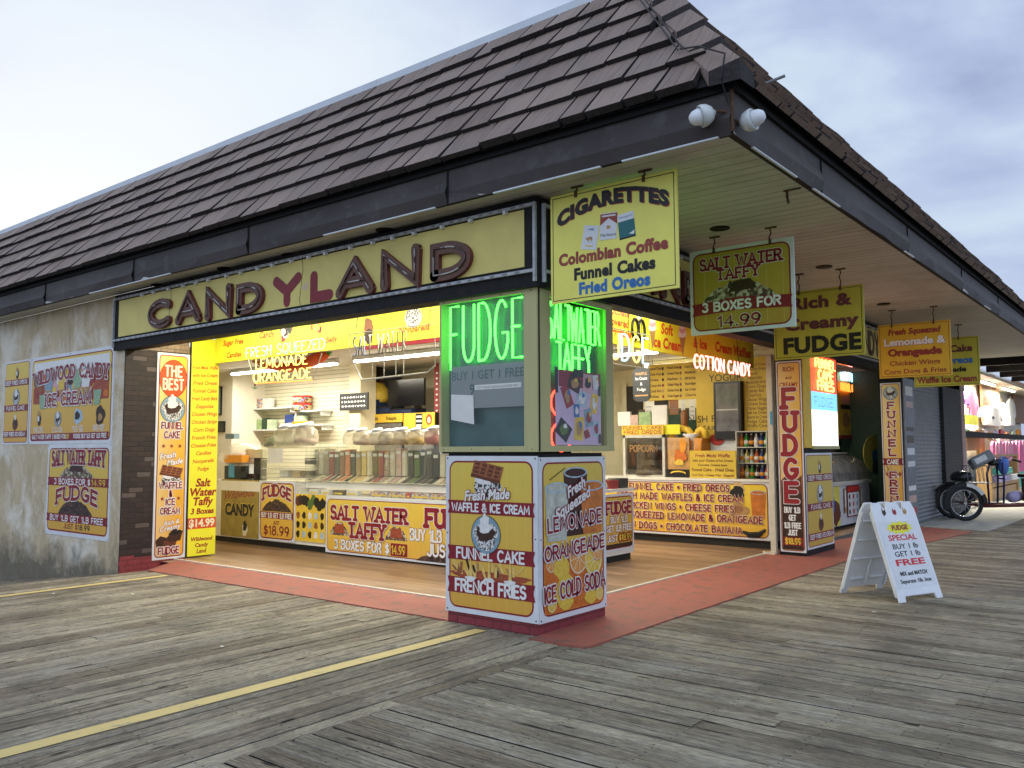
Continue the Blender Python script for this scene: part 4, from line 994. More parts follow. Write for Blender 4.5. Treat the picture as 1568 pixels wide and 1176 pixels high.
def pack(cx, cy, pw, ph, rot, kind):
    c, s_ = math.cos(R(rot)), math.sin(R(rot))
    def P(u, v, z): x, y = (u-.5)*pw, (v-.5)*ph; return (cx+x*c-y*s_, cy+x*s_+y*c, z)
    def RQ(u0, v0, u1, v1, m, z): b.add([P(u0, v0, z), P(u1, v0, z), P(u1, v1, z), P(u0, v1, z)], [(0, 1, 2, 3)], m)
    if kind == 0:
        RQ(0, 0, 1, 1, 'sign_white', .002); TX(b, 'CAMEL', P(.5, .8, 0)[0], P(.5, .80, 0)[1], ph*.075, 'print_blue', bold=.02, rot=rot, z=.003, warp=None)
        x, y, _ = P(.5, .42, 0); q = pw*.22
        b.add([(x-q, y, .003), (x-.5*q, y-.1*q, .003), (x+.8*q, y, .003), (x+.7*q, y+.45*q, .003), (x+.3*q, y+.8*q, .003), (x, y+.5*q, .003), (x-.4*q, y+.75*q, .003), (x-.75*q, y+.35*q, .003), (x-1.05*q, y+.7*q, .003), (x-1.3*q, y+.62*q, .003)], [tuple(range(10))], 'cone_tan')
        for dx in (-.55, -.3, .45, .65): b.add([(x+dx*q-.05*q, y-.7*q, .0032), (x+dx*q+.06*q, y-.7*q, .0032), (x+dx*q+.1*q, y+.1*q, .0032), (x+dx*q-.1*q, y+.1*q, .0032)], [(0, 1, 2, 3)], 'cone_tan')
        RQ(.25, .12, .75, .17, 'lemon', .003)
    if kind == 1:
        RQ(0, 0, 1, 1, 'sign_white', .0036); b.add([P(0, .55, .0044), P(.5, .80, .0044), P(1, .55, .0044), P(1, .97, .0044), P(0, .97, .0044)], [(0, 1, 4), (1, 3, 4), (1, 2, 3)], 'brick_text'); RQ(.1, .86, .9, .92, 'sign_white', .005)
        TX(b, 'Marlboro', *P(.5, .12, 0)[:2], ph*.12, 'print_black', fit=pw*.94, rot=rot, bold=.0, z=.0046); blob(b, *P(.5, .46, 0)[:2], pw*.12, ph*.07, 'cone_tan', .0048, 3)
    if kind == 2:
        RQ(0, 0, 1, 1, 'print_black', .002); RQ(0, .06, 1, .70, 'teal_print', .0028); RQ(0, .70, 1, 1, 'sign_white', .0028); TX(b, 'Newport', *P(.5, .82, 0)[:2], ph*.085, 'print_blue', fit=pw*.84, rot=rot, z=.0036, bold=0)
        b.add([P(.60, .16, .0036), P(.92, .10, .0036), P(.96, .26, .0036), P(.80, .20, .0036)], [(0, 1, 2, 3)], 'print_white')
M('teal_print', (.015, .14, .15), .4, .1)
pack(w*.335, h*.555, w*.125, h*.215, -11, 0); pack(w*.485, h*.625, w*.135, h*.235, -3, 1); pack(w*.625, h*.60, w*.125, h*.225, 5, 2)
b.build('cigarette_packs_picture', r)
for s, y, m_, f in (('Colombian Coffee', .325, 'brick_text', .86), ('Funnel Cakes', .175, 'print_black', .64), ('Fried Oreos', .04, 'print_blue', .56)):
    b = MB(); TX(b, s, w*.5+(.02 if f < .7 else 0), h*(y+.02), h*.105, m_, fit=w*f, bold=.05, z=.002, track=.03); b.build('lettering', r)
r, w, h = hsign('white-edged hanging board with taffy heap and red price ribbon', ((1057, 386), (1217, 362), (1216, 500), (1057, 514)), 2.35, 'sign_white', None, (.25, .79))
frame_print(r, w, h, yellow_print(h, 'print_yellow_hang_shade', (.47, .35, .035), (.44, .24, .03), .17), .035, .09, .016)  # print colours darkened to carry the shade under the soffit
b = MB(); SKT(b, 'SALT WATER', w*.5, h*.76, h*.12, 'maroon', fit=w*.80, stroke=.2, slab=True, out=('print_white', .006), z=.004); SKT(b, 'TAFFY', w*.48, h*.625, h*.11, 'maroon', fit=w*.42, stroke=.2, slab=True, out=('print_white', .006), z=.004); b.build('lettering', r)
b = MB(); pic_pile(b, w*.48, h*.36, w*.72, h*.24, .0032, 'taffy_pile', 3); b.poly([(w*.38, h*.46), (w*.66, h*.48), (w*.60, h*.60), (w*.44, h*.59)], 'choc', .0044); b.build('taffy_picture', r)
b = MB(); b.add([(w*.02, h*.22, .007), (w*.5, h*.25, .007), (w*.98, h*.22, .007), (w*.96, h*.29, .007), (w*.98, h*.36, .007), (w*.5, h*.40, .007), (w*.02, h*.36, .007), (w*.04, h*.29, .007)], [(0, 1, 5, 6, 7), (1, 2, 3, 4, 5)], 'ribbon_red'); SKT(b, '3 BOXES FOR', w*.5, h*.265, h*.095, 'print_white', fit=w*.76, stroke=.26, z=.008); b.build('lettering', r)
b = MB(); SKT(b, '14.99', w*.48, h*.075, h*.115, 'maroon', fit=w*.42, stroke=.24, out=('print_white', .006), z=.004); b.build('lettering', r)
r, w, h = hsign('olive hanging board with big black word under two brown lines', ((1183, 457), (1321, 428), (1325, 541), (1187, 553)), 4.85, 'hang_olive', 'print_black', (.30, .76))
for s, y, hh, m_, f in (('Rich &', .735, .17, 'letter_brown_side', .66), ('Creamy', .43, .17, 'letter_brown_side', .80), ('FUDGE', .09, .23, 'print_black', .86)):
    b = MB(); TX(b, s, w*.53, h*y, h*hh, m_, fit=w*f, bold=.05, z=.002, track=.03); b.build('lettering', r)
r, w, h = hsign('gold hanging board with five lines about lemonade and chicken wings', ((1345, 498), (1454, 490), (1459, 574), (1346, 580)), 8.7, 'hang_gold', 'letter_brown_side', (.20, .78))
for s, y, hh, m_, f, sh in (('Fresh Squeezed', .80, .11, 'brick_text', .72, .2), ('Lemonade &', .60, .13, 'print_white', .84, 0), ('Orangeade', .41, .13, 'brick_text', .74, 0), ('Chicken Wings', .225, .09, 'brick_text', .70, 0), ('Corn Dogs & Fries', .07, .09, 'brick_text', .86, 0)):
    b = MB(); TX(b, s, w*.5, h*y, h*hh, m_, fit=w*f, bold=.045 if y > .3 else .02, z=.002, shear=sh, drop=('maroon', (.006, -.006)) if .3 < y < .7 else None); b.build('lettering', r)
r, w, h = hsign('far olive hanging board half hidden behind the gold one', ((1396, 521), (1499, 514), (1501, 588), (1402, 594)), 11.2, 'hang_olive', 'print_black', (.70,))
for s, y, hh, m_, f in (('Funnel Cake', .70, .14, 'letter_brown_side', .80), ('Fried Oreos', .46, .14, 'print_blue', .80), ('Lemonade', .29, .10, 'print_black', .6), ('Waffle Ice Cream', .08, .13, 'brick_text', .9)):
    b = MB(); TX(b, s, w*.5, h*y, h*hh, m_, fit=w*f, bold=.045, z=.002); b.build('lettering', r)
# a spare hook with nothing on it
p = onZ(1205, 291, SZ); b = MB(); b.tube([p, p+Vector((0, 0, -.06)), p+Vector((.01, 0, -.12))], .012, 'rust', 6); b.tube([p+Vector((-.03, 0, -.004)), p+Vector((.12, 0, -.004))], .010, 'rust', 6)
tag(b.build('ceiling_hook'), 'empty rusty hook in the soffit boards near the roof corner', 'hook')

# ------------------------------------------------------------------ flood lamps at the eave corner
def flood(px, py, aim, label):
    c = onY(px, py, EY-.12) if aim[0] < 0 else onX(px, py, EX+.10); r = thing('flood_lamp', label, 'lamp', c, None, 'white flood lamps on the roof corner')
    d = Vector(aim).normalized(); q = d.to_track_quat('Z', 'Y').to_matrix().to_4x4() @ Matrix.Scale(.82, 4); b = MB()
    b.lathe([(.018, -.11), (.027, -.095), (.06, -.08), (.088, -.042), (.098, 0), (.097, .026), (.088, .03), (.082, .018)], (0, 0, 0), 'white_enamel', 22, q); b.build('lamp_shell', r, True)
    b = MB(); b.lathe([(.072, .0), (.072, .05), (.062, .09), (.038, .12), (.0005, .128)], (0, 0, 0), 'white_plastic', 20, q); b.build('lens', r, True)
    b = MB(); a = Vector((EX-.02-c.x, EY-c.y, .02)); s_ = q @ Vector((0, 0, -.105)); b.tube([s_, s_.lerp(a, .4)+Vector((0, 0, .01)), a], .011, 'rust', 8); b.build('bracket', r)
flood(1077, 177, (-.62, -.5, -.25), 'white flood lamp on the front of the roof corner'); flood(1150, 184, (.75, -.05, .12), 'white flood lamp on the side of the roof corner')
# ------------------------------------------------------------------ light-giving and see-through materials
def glow(name, col, s):
    if name in MATS: return name
    m, t = newmat(name); t.b.inputs['Base Color'].default_value = (*[min(1, c) for c in col], 1); t.b.inputs['Emission Color'].default_value = (*col, 1); t.b.inputs['Emission Strength'].default_value = s
    return name
glow('neon_green', (.05, 1, .045), 7.5); glow('neon_red', (1, .06, .03), 4.5); glow('neon_pink', (1, .25, .22), 5.0); glow('neon_white_blue', (.35, .75, 1), 3); glow('neon_yellow', (1, .72, .16), 3); glow('neon_mint', (.10, 1, .22), 3.6); glow('neon_orange', (1, .22, .03), 3)
glow('tube_light', (1, .97, .86), 12)
M('neon_off', (.62, .58, .46), .25, .1); M('neon_off_blue', (.20, .24, .42), .25, .1)
def glassy(name, tint=(1, 1, 1), body=.0, bodycol=(.8, .8, .75), gloss=.10, rough=.03):
    m, t = newmat(name); o = t.n["Material Output"]
    tr = t.new("BsdfTransparent"); tr.inputs[0].default_value = (*tint, 1); gl = t.new("BsdfGlossy"); gl.inputs['Roughness'].default_value = rough
    fr = t.new("LayerWeight"); fr.inputs[0].default_value = .25; fq = t.math('MULTIPLY', t.math('POWER', fr.outputs['Facing'], 3.5), .6)
    a = t.new("MixShader"); t.link(t.math('ADD', fq, .03+gloss*.2), a.inputs[0]); t.link(tr.outputs[0], a.inputs[1]); t.link(gl.outputs[0], a.inputs[2]); res = a
    if body:
        d = t.new("BsdfDiffuse"); d.inputs[0].default_value = (*bodycol, 1); b_ = t.new("MixShader"); b_.inputs[0].default_value = body
        t.link(a.outputs[0], b_.inputs[1]); t.link(d.outputs[0], b_.inputs[2]); res = b_
    t.link(res.outputs[0], o.inputs[0]); return m
glassy('pane_glass'); glassy('case_glass', (.97, .98, .96), .05, (.8, .8, .7)); glassy('jar_plastic', (.98, .98, .95), .30, (.85, .82, .68), .2, .08); glassy('film_print', (.8, .82, .82), .55, (.34, .37, .36))
M('case_back', (.045, .11, .095), .25, .25, 3); M('olive_gold', (.34, .25, .05), .5, .2, 6); M('laminate', (.78, .75, .66), .35, .05, 4); M('toe_black', (.015, .014, .013), .6, .2)
M('paper', (.74, .73, .68), .7, .05); M('tv_black', (.008, .008, .010), .18, .1); M('navy_crate', (.015, .03, .09), .5, .2); M('label_orange', (.75, .30, .02), .5, .1); M('label_yellow', (.78, .52, .05), .5, .1)
M('card_blue', (.08, .32, .50), .5, .1); M('slate', (.03, .033, .035), .6, .3, 30); M('box_green', (.30, .42, .20), .5, .25, 14); M('box_white', (.68, .69, .68), .5, .12, 18); M('box_pale_green', (.50, .60, .42), .5, .25, 14); M('lid_red', (.50, .04, .03), .4, .1); M('chili', (.75, .10, .02), .3, .15, 6); M('chili_green', (.08, .25, .04), .4, .2)
M('dark_green', (.015, .05, .03), .5, .2); M('menu_gold', (.66, .46, .05), .5, .08, 3); M('menu_print', (.16, .06, .015), .5, .2); M('steel_case', (.55, .53, .46), .35, .1, 8); M('popcorn_inside', (.12, .10, .07), .4, .4, 6); M('juice', (.62, .34, .12), .3, .25, 8)
M('bottle_dark', (.05, .018, .012), .2, .3); M('bottle_green', (.05, .30, .05), .2, .2); M('bottle_blue', (.03, .06, .22), .2, .2); M('bottle_orange', (.52, .13, .04), .2, .2); M('bottle_clear', (.42, .46, .42), .2, .2); M('bottle_yellow', (.50, .46, .12), .2, .2); M('cap_white', (.7, .7, .68), .4, .1)
M('fridge_black', (.012, .012, .013), .3, .2); M('fridge_glass', (.16, .15, .14), .12, .35, 5)
speck('bin_speckle', (.42, .36, .26), (.55, .48, .36), (.30, .22, .16), scale=70); speck('bin_cream', (.62, .55, .38), (.68, .62, .46), scale=90); speck('bin_mix', (.55, .5, .4), (.2, .12, .08), (.35, .2, .1), scale=60)
for nm, c in (('bin_maroon', (.26, .05, .05)), ('bin_grey', (.05, .055, .05)), ('bin_brown', (.30, .13, .055)), ('bin_orange', (.62, .22, .08)), ('bin_tan', (.55, .38, .18)), ('bin_butter', (.64, .46, .18)), ('bin_umber', (.09, .065, .04)), ('bin_red', (.32, .045, .04)), ('bin_pink', (.55, .38, .32)), ('bin_choc', (.035, .018, .015)), ('bin_green', (.09, .16, .03)), ('bin_black', (.016, .022, .018))): M(nm, c, .5, .3, 45)

def qY(x0, y0, x1, y1, Y):
    a = onY(x0, (y0+y1)/2, Y).x; b = onY(x1, (y0+y1)/2, Y).x; xm = (x0+x1)/2; return a, b, onY(xm, y1, Y).z, onY(xm, y0, Y).z
def at(name, label, cat, x, y, z, group=None): return thing(name, label, cat, (x, y, z), None, group)
def piece(root, name, *boxes, bevel=0):
    b = MB()
    for a, c, m in boxes: b.box(a, c, m)
    return b.build(name, root, bevel=bevel)
def neon(root, s, x, y, h, m, fit=None, r=.008, z=.0, wd=1., track=.24, al='c'):
    """glass tube letters, each bent tube its own piece"""
    wtot = sk_layout(s, h, wd, track)[1]; sx = fit/wtot if fit else 1; cx = x-wtot*sx/2 if al == 'c' else x
    for ch in s:
        w, st = SK[ch]; b = MB()
        for k, pl in enumerate(st): b.tube([(cx+px*h*wd*sx, y+py*h, z+.012*k) for px, py in pl], r, m if isinstance(m, str) else m[0], 6)
        if b.v: b.build('tube', root, True)
        if not isinstance(m, str): m = m[1:]+m[:1]
        cx += (w*wd+track)*h*sx
    return root

# ------------------------------------------------------------------ upper cases of the corner pillar
b = MB(); X0, X1, Z0, Z1 = -1.16, .012, 1.575, 3.03
def member(b, a, c, m='cream_case'): b.box(a, c, m)
member(b, (X0, -.014, Z0), (X1, .02, 1.625)); member(b, (X0, -.013, 2.985), (X1, .02, Z1)); member(b, (X0, -.0135, 1.625), (-1.135, .02, 2.985)); member(b, (-.135, -.0135, 1.625), (X1, .02, 2.985))
member(b, (-.02, .021, Z0), (.0125, 1.24, 1.63)); member(b, (-.02, .021, 2.96), (.0125, 1.24, Z1)); member(b, (-.02, .021, 1.63), (.0122, .185, 2.96)); member(b, (-.02, 1.11, 1.63), (.0122, 1.24, 2.96))
b.build('window_frame', shop)
b = MB(); b.box((-1.13, .10, 1.62), (-.14, .11, 2.99), 'case_back'); b.build('window_back', shop); b = MB(); b.box((-.13, .19, 1.62), (-.12, 1.11, 2.97), 'case_back'); b.build('window_back', shop)
b = MB(); b.box((X0+.004, .02, 1.56), (-.03, .095, 1.575), 'black_trim'); b.box((-1.16, .021, Z0), (-1.14, 1.24, Z1), 'cream_case'); b.box((-1.16, 1.20, Z0), (-.03, 1.24, Z1), 'cream_case'); b.box((-1.14, .022, 2.992), (-.03, 1.2, 3.012), 'case_back'); b.build('case_side', shop)
b = MB(); b.quad((-1.136, .006, 1.62), (-.134, .006, 1.62), (-.134, .006, 2.99), (-1.136, .006, 2.99), 'pane_glass'); b.build('window_pane', shop)
b = MB(); b.quad((.0, .184, 1.63), (.0, 1.112, 1.63), (.0, 1.112, 2.962), (.0, .184, 2.962), 'pane_glass'); b.build('window_pane', shop)
b = MB(); b.tube([(.014, .012, 1.58), (.014, .012, 3.02)], .008, 'gap_black', 6)
for z in (1.60, 3.0):
    for x in (-1.1, -.75, -.4, -.05): b.lathe([(.008, -.004), (.0001, .004)], (0, 0, 0), 'print_black', 6, Matrix.Translation((x, -.016, z)) @ Matrix.Rotation(R(90), 4, 'X'))
b.build('case_screws', shop)
r = thing('neon_sign', 'tall green glowing neon letters behind the left window of the corner pillar', 'neon sign', (-1.13, .045, 1.62), FRONT)
a, c, z0, z1 = qY(688, 463, 802, 566, .045); neon(r, 'FUDGE', (a+c)/2+1.13, z0+.09-1.62, z1-z0-.09, 'neon_green', fit=c-a-.03, r=.0115, wd=.62, track=.16)
b = MB(); b.tube([((a+1.15), z0-1.60, 0), (a+1.15, z0-1.53, 0)], .008, 'neon_green', 6); b.build('tube', r)
r = thing('window_banner', 'faded grey banner with lettering taped low in the left pillar window', 'banner', (-1.05, .03, 1.98), FRONT)
b = MB(); b.box((0, 0, -.002), (.90, .40, 0), 'film_print'); b.build('sheet', r)
b = MB(); TX(b, 'BUY 1 GET 1 FREE', .45, .27, .085, 'case_back', fit=.88, bold=.0, z=.002); b.build('lettering', r)
b = MB(); rect(b, .30, .17, .85, .215, 'paper', .001); TX(b, 'DON\'T FORGET FUDGE & SALTWATER TAFFY', .575, .18, .022, 'grey_paint', fit=.5, bold=0, z=.002); TX(b, '9', .27, .13, .10, 'case_back', bold=.02, z=.002); b.build('lettering', r)
r = thing('taped_paper', 'blank white paper taped in the left pillar window over the banner corner', 'paper', (-1.04, .022, 1.83), FRONT)
b = MB(); b.poly([(0, .05), (.29, 0), (.28, .27), (.0, .29)], 'paper', 0); b.build('sheet', r)
r = thing('neon_sign', 'green glowing two-line neon behind the right window of the corner pillar', 'neon sign', (-.05, .2, 1.62), SIDE)
neon(r, 'SALTWATER', .46, .985, .33, 'neon_green', fit=.84, r=.011, wd=.5, track=.12); neon(r, 'TAFFY', .44, .70, .26, 'neon_green', fit=.56, r=.011, wd=.55, track=.14)
r = thing('neon_ring', 'red glowing oval neon half hidden behind the sticker sheet', 'neon sign', (-.05, .27, 1.88), SIDE)
b = MB()
for dz in (-.17, .14): b.tube([(u, v+dz, 0) for u, v in arc(.16, 0, .16, .13, 0, 360, 20)], .011, 'neon_red', 6)
b.build('tube', r)
r = thing('sticker_sheet', 'white sheet covered with small coloured stickers in the right pillar window', 'poster', (-.018, .30, 1.635), SIDE); r.scale = (1, .86, 1); b = MB(); b.box((0, 0, -.003), (.75, .80, 0), 'lilac_print'); b.build('sheet', r)
b = MB(); rect(b, .05, .62, .75, .80, 'ribbon_red', .001)
rn = random.Random(14)
for i, (u, v, ww, hh, ro, m_) in enumerate(((.18, .52, .13, .24, 25, 'letter_red'), (.12, .16, .22, .18, -35, 'print_black'), (.42, .50, .17, .17, 0, 'ice_blue'), (.63, .46, .12, .22, -10, 'label_yellow'), (.37, .18, .15, .26, -6, 'lemon'), (.53, .30, .13, .20, 12, 'plate_blue'), (.66, .18, .10, .18, 0, 'ice_blue'), (.50, .12, .09, .09, 20, 'letter_red'), (.30, .66, .20, .16, -20, 'choc'), (.52, .68, .16, .20, 0, 'pale_pink'), (.66, .70, .10, .16, 5, 'sign_white'), (.33, .37, .09, .14, 0, 'print_blue'))):
    c_, s_ = math.cos(R(ro)), math.sin(R(ro)); z = .0016+i*.0002
    b.add([(u+x*c_-y*s_, v+x*s_+y*c_, z) for x, y in ((-ww/2, -hh/2), (ww/2, -hh/2), (ww/2, hh/2), (-ww/2, hh/2))], [(0, 1, 2, 3)], m_)
    blob(b, u, v, ww*.32, hh*.30, rn.choice(('cone_tan', 'print_black', 'cream', 'letter_red', 'bin_green')), z+.003, i); blob(b, u+.02, v+.04, ww*.14, hh*.14, rn.choice(('cream', 'lemon', 'print_blue')), z+.0045, i+9)
for x0, y0, x1, y1 in ((-.02, .55, .03, .82), (.27, .74, .44, .82), (.70, .55, .735, .66), (.70, .02, .735, .12)): rect(b, x0, y0, x1, y1, 'print_black', .008)
b.build('stickers', r)

# ------------------------------------------------------------------ the room
CZ = 3.25
b = MB(); b.quad((-17, 1.42, CZ), (-17, 13, CZ), (-.92, 13, CZ), (-.92, 1.42, CZ), 'ceiling_tiles'); b.build('ceiling', shop)
b = MB(); b.box((-12.6, .2, 0), (-12.5, 13, CZ), 'cream_wall'); b.box((-12.5, 5.2, 0), (-8.32, 5.3, CZ), 'slatwall'); b.box((-8.32, 5.0, 0), (-8.0, 5.4, CZ), 'cream_wall'); b.box((-8.3, 6.4, 0), (-5.9, 6.5, CZ), 'cream_wall'); b.box((-5.9, 5.5, 0), (-5.75, 9.6, CZ), 'cream_wall')
b.box((-6, 9.6, 0), (-1.78, 9.7, CZ), 'cream_wall'); b.box((-1.78, 7.80, 0), (-.44, 7.86, 3.6), 'cream_wall'); b.box((-12.5, 1.5, 0), (-7.46, 1.6, 2.2), 'cream_wall'); b.build('inner_wall', shop)
b = MB(); b.box((-12.5, 4.4, 0), (-11.55, 4.5, CZ), 'white_wall'); b.box((-11.55, 4.4, 0), (-11.35, 5.2, CZ), 'white_wall'); b.build('inner_wall', shop)
b = MB(); b.quad((-17, .13, 3.62), (-17, 1.5, 3.62), (0, 1.5, 3.62), (0, .13, 3.62), 'cream_wall'); b.quad((-.92, 1.5, 3.62), (-.92, 7.8, 3.62), (-.13, 7.8, 3.62), (-.13, 1.5, 3.62), 'cream_wall'); b.build('ceiling', shop)
# yellow menu band round the inside of both openings
r = thing('menu_band', 'bright yellow hand-lettered band across the inside of the left opening', 'sign', (-7.25, 1.40, 2.935), FRONT); WB = 7.25-.95
b = MB(); b.box((0, 0, -.05), (WB, .60, 0), 'menu_yellow'); b.build('board', r)
b = MB(); b.box((3.4, -.05, -.04), (WB, -.001, -.004), 'ribbon_red'); b.build('trim', r)
def bpx(px, py): p = onY(px, py, 1.4); return p.x+7.25, p.z-2.935
def bt(s, px, py, h, **k):
    x, y = bpx(px, py); q = MB(); TX(q, s, x, y, h, 'orange_red', bold=.035, shear=.18, z=.002, track=.02, **k); q.build('lettering', r)
bt('Sugar Free', 357, 528, .085); bt('Candies', 358, 547, .085); bt('Candy', 408, 517, .10); bt('Jelly', 476, 526, .08); bt('Belly', 507, 524, .085); bt('Nonpareils', 634, 508, .085)
for px in (387, 452): x, y = bpx(px, 540); q = MB(); q.box((x, 0, 0), (x+.006, .6, .002), 'label_yellow'); q.build('seam', r)
b = MB(); x, y = bpx(438, 513)
for i in range(14): rr_ = random.Random(i); blob(b, x+rr_.uniform(-.12, .12), y+rr_.uniform(-.06, .10), .05, .05, rr_.choice(('letter_red', 'cream', 'print_black', 'dark_green', 'pale_pink')), .002+i*.0002, i)
b.build('candy_picture', r)
b = MB(); x, y = bpx(487, 500)
for i in range(12): rr_ = random.Random(i+40); blob(b, x+rr_.uniform(-.14, .14), y+rr_.uniform(-.05, .08), .04, .045, rr_.choice(('orange_fruit', 'lemon', 'letter_red', 'cream')), .002+i*.0002, i)
b.build('candy_picture', r)
b = MB(); x, y = bpx(564, 508); blob(b, x, y+.06, .085, .12, 'waffle_brown', .002, 3); blob(b, x+.01, y-.06, .08, .10, 'choc', .003, 6); b.build('chocolate_picture', r)
b = MB(); x, y = bpx(633, 486); disc(b, x, y, .15, .13, 'print_cream', .002); disc(b, x, y, .145, .125, 'sprinkle_white', .003); b.build('nonpareil_picture', r)
r = thing('menu_band', 'bright yellow hand-lettered band across the inside of the right opening', 'sign', (-.90, 1.42, 2.855), SIDE)
b = MB(); b.box((0, 0, -.05), (5.5, .66, 0), 'menu_yellow'); b.build('board', r)
def cpx(px, py): p = onX(px, py, -.9); return p.y-1.42, p.z-2.855
def ct(s, px, py, h, m='orange_red', **k):
    x, y = cpx(px, py); q = MB(); TX(q, s, x, y, h, m, bold=.04, shear=.12, z=.002, track=.02, **k); q.build('lettering', r)
ct('Chocolate', 944, 482, .10); ct('Covered', 946, 499, .10); ct('Pretzels', 951, 515, .10); ct('Soft', 1021, 512, .14); ct('Ice Cream', 1022, 534, .14); ct('& Ice', 1072, 533, .14); ct('Cream', 1108, 540, .15); ct('Waffles', 1136, 546, .15)
b = MB(); x, y = cpx(977, 505)
for dx in (-.09, .07): b.tube([(x+dx+u, y+v, .012) for u, v in arc(0, 0, .075, .13, 0, 360, 16)], .018, 'print_black', 6)
disc(b, x+.02, y+.27, .10, .14, 'sprinkle_white', .003); b.build('pretzel_picture', r)
b = MB()
for px, py, s in ((999, 520, .36), (1045, 532, .40)): x, y = cpx(px, py); pic_soft(b, x, y-.10, s*.8, s*1.5, .003)
b.build('cone_picture', r)
# ------------------------------------------------------------------ lamps that light the room
def strip(x, y, L_, z, ax='x', label='white fluorescent strip lamp hung under the shop ceiling', power=None, hid=False):
    r = at('strip_lamp', label, 'lamp', x, y, z, 'fluorescent strips under the ceiling'); d = (L_/2, .05) if ax == 'x' else (.05, L_/2)
    piece(r, 'housing', ((-d[0], -d[1], .02), (d[0], d[1], .085), 'white_enamel')); b = MB()
    for o in (-.03, .03): b.tube([(-L_/2+.03, o, 0), (L_/2-.03, o, 0)] if ax == 'x' else [(o, -L_/2+.03, 0), (o, L_/2-.03, 0)], .019, 'tube_light', 8)
    b.build('tube', r)
    ld = bpy.data.lights.new('strip_light', 'AREA'); ld.shape = 'RECTANGLE'; ld.size, ld.size_y = (L_, .10) if ax == 'x' else (.10, L_); ld.energy = power; ld.color = (1, .93, .76)
    lo = bpy.data.objects.new('strip_light', ld); COL.objects.link(lo); lo.location = (0, 0, -.03); lo.parent = r
PW = 120
strip(-9.2, 4.05, 3.3, 3.15, power=PW, label='left fluorescent strip lamp behind the lemonade neon'); strip(-5.8, 4.02, 2.5, 3.15, power=PW, label='middle fluorescent strip lamp behind the unlit neon'); strip(-2.9, 4.0, 2.4, 3.15, power=PW*.7, label='fluorescent strip lamp hidden behind the corner pillar')
strip(-5.6, .75, 2.6, 3.50, power=PW*.55, label='fluorescent strip lamp behind the long fascia sign, left part'); strip(-2.6, .75, 2.4, 3.50, power=PW*.5, label='fluorescent strip lamp behind the long fascia sign, right part')
strip(-.52, 2.7, 2.2, 3.50, 'y', power=PW*.22, label='fluorescent strip lamp behind the right fascia sign, near end'); strip(-2.4, 8.2, 2.4, 3.15, power=PW*.40, label='fluorescent strip lamp over the back menu boards'); strip(-3.4, 6.2, 2.4, 3.15, power=PW*.4, label='fluorescent strip lamp before the back counter')
# ------------------------------------------------------------------ neon hung in the openings
def cord(r, x, y0, y1, z=0, m='cable', dx=0):
    b = MB(); b.tube([(x, y0, z), (x+dx*.5, (y0+y1)/2, z-.02), (x+dx, y1, z-.05)], .004, m, 5); b.build('cord', r)
o = onY(375, 583, .7); r = thing('neon_sign', 'three-line glowing neon in green, yellow and orange hanging in the left opening', 'neon sign', (o.x, .7, o.z), FRONT)
def npx(px, py): p = onY(px, py, .7); return p.x-o.x, p.z-o.z
x0, y0 = npx(377, 546); x1, y1 = npx(497, 521); neon(r, 'FRESH SQUEEZED', (x0+x1)/2, npx(437, 541)[1], .13, 'neon_mint', fit=x1-x0, r=.008, wd=.7, track=.16)
x0, _ = npx(392, 560); x1, _ = npx(470, 555); neon(r, 'LEMONADE', (x0+x1)/2, npx(431, 561)[1], .125, 'neon_yellow', fit=x1-x0, r=.008, wd=.75, track=.16)
x0, _ = npx(388, 580); x1, _ = npx(476, 575); neon(r, 'ORANGEADE', (x0+x1)/2, npx(431, 582)[1], .125, 'neon_yellow', fit=x1-x0, r=.008, wd=.75, track=.16)
b = MB(); p = [npx(377, 549), npx(388, 587), npx(476, 582), npx(490, 540)]; b.tube([(u, v, -.03) for u, v in p[1:3]], .007, 'neon_orange', 6); b.build('tube', r)
b = MB(); b.tube([(*npx(377, 549), -.03), (*npx(388, 587), -.03)], .006, 'neon_off', 6); b.tube([(*npx(476, 582), -.03), (*npx(490, 540), -.03)], .006, 'neon_off', 6); b.build('rack', r)
for px in (392, 487): u, v = npx(px, 523); cord(r, u, v, v+.55, -.03, dx=-.05)
o2 = onY(540, 550, .65); r = thing('neon_sign', 'unlit cream neon tubes on a wire rack hanging beside the pillar', 'neon sign', (o2.x, .65, o2.z), FRONT)
def npx2(px, py): p = onY(px, py, .65); return p.x-o2.x, p.z-o2.z
x0, y0 = npx2(541, 543); x1, _ = npx2(622, 530); neon(r, 'SALT WATER', (x0+x1)/2, npx2(580, 541)[1], .22, ['neon_off_blue']*3+['neon_off']*7, fit=x1-x0, r=.008, wd=.6, track=.18)
b = MB(); P2 = [(*npx2(537, 512), .02), (*npx2(668, 496), .02), (*npx2(668, 560), .02), (*npx2(655, 571), .02), (*npx2(556, 582), .02), (*npx2(543, 555), .02)]
b.tube(P2[:2], .006, 'neon_off', 6); b.tube(P2[2:], .010, 'neon_off', 6)
for px, a_, c_ in ((572, 552, 580), (590, 540, 578), (608, 540, 576), (620, 538, 574), (537, 512, 555), (668, 496, 560)): b.tube([(*npx2(px, a_), .02), (*npx2(px, c_), .02)], .005, 'neon_off', 6)
b.build('rack', r)
for px in (545, 620, 655): u, v = npx2(px, 505); cord(r, u, v, v+.5, .0, dx=.06)
r = thing('neon_sign', 'blue and yellow glowing neon letters hanging just right of the corner pillar', 'neon sign', (-.5, 1.45, 2.60), SIDE)
neon(r, 'FUDGE', .90, -.01, .30, ['neon_white_blue', 'neon_yellow', 'neon_white_blue', 'neon_yellow', 'neon_white_blue'], fit=1.0, r=.011, wd=.75, track=.2)
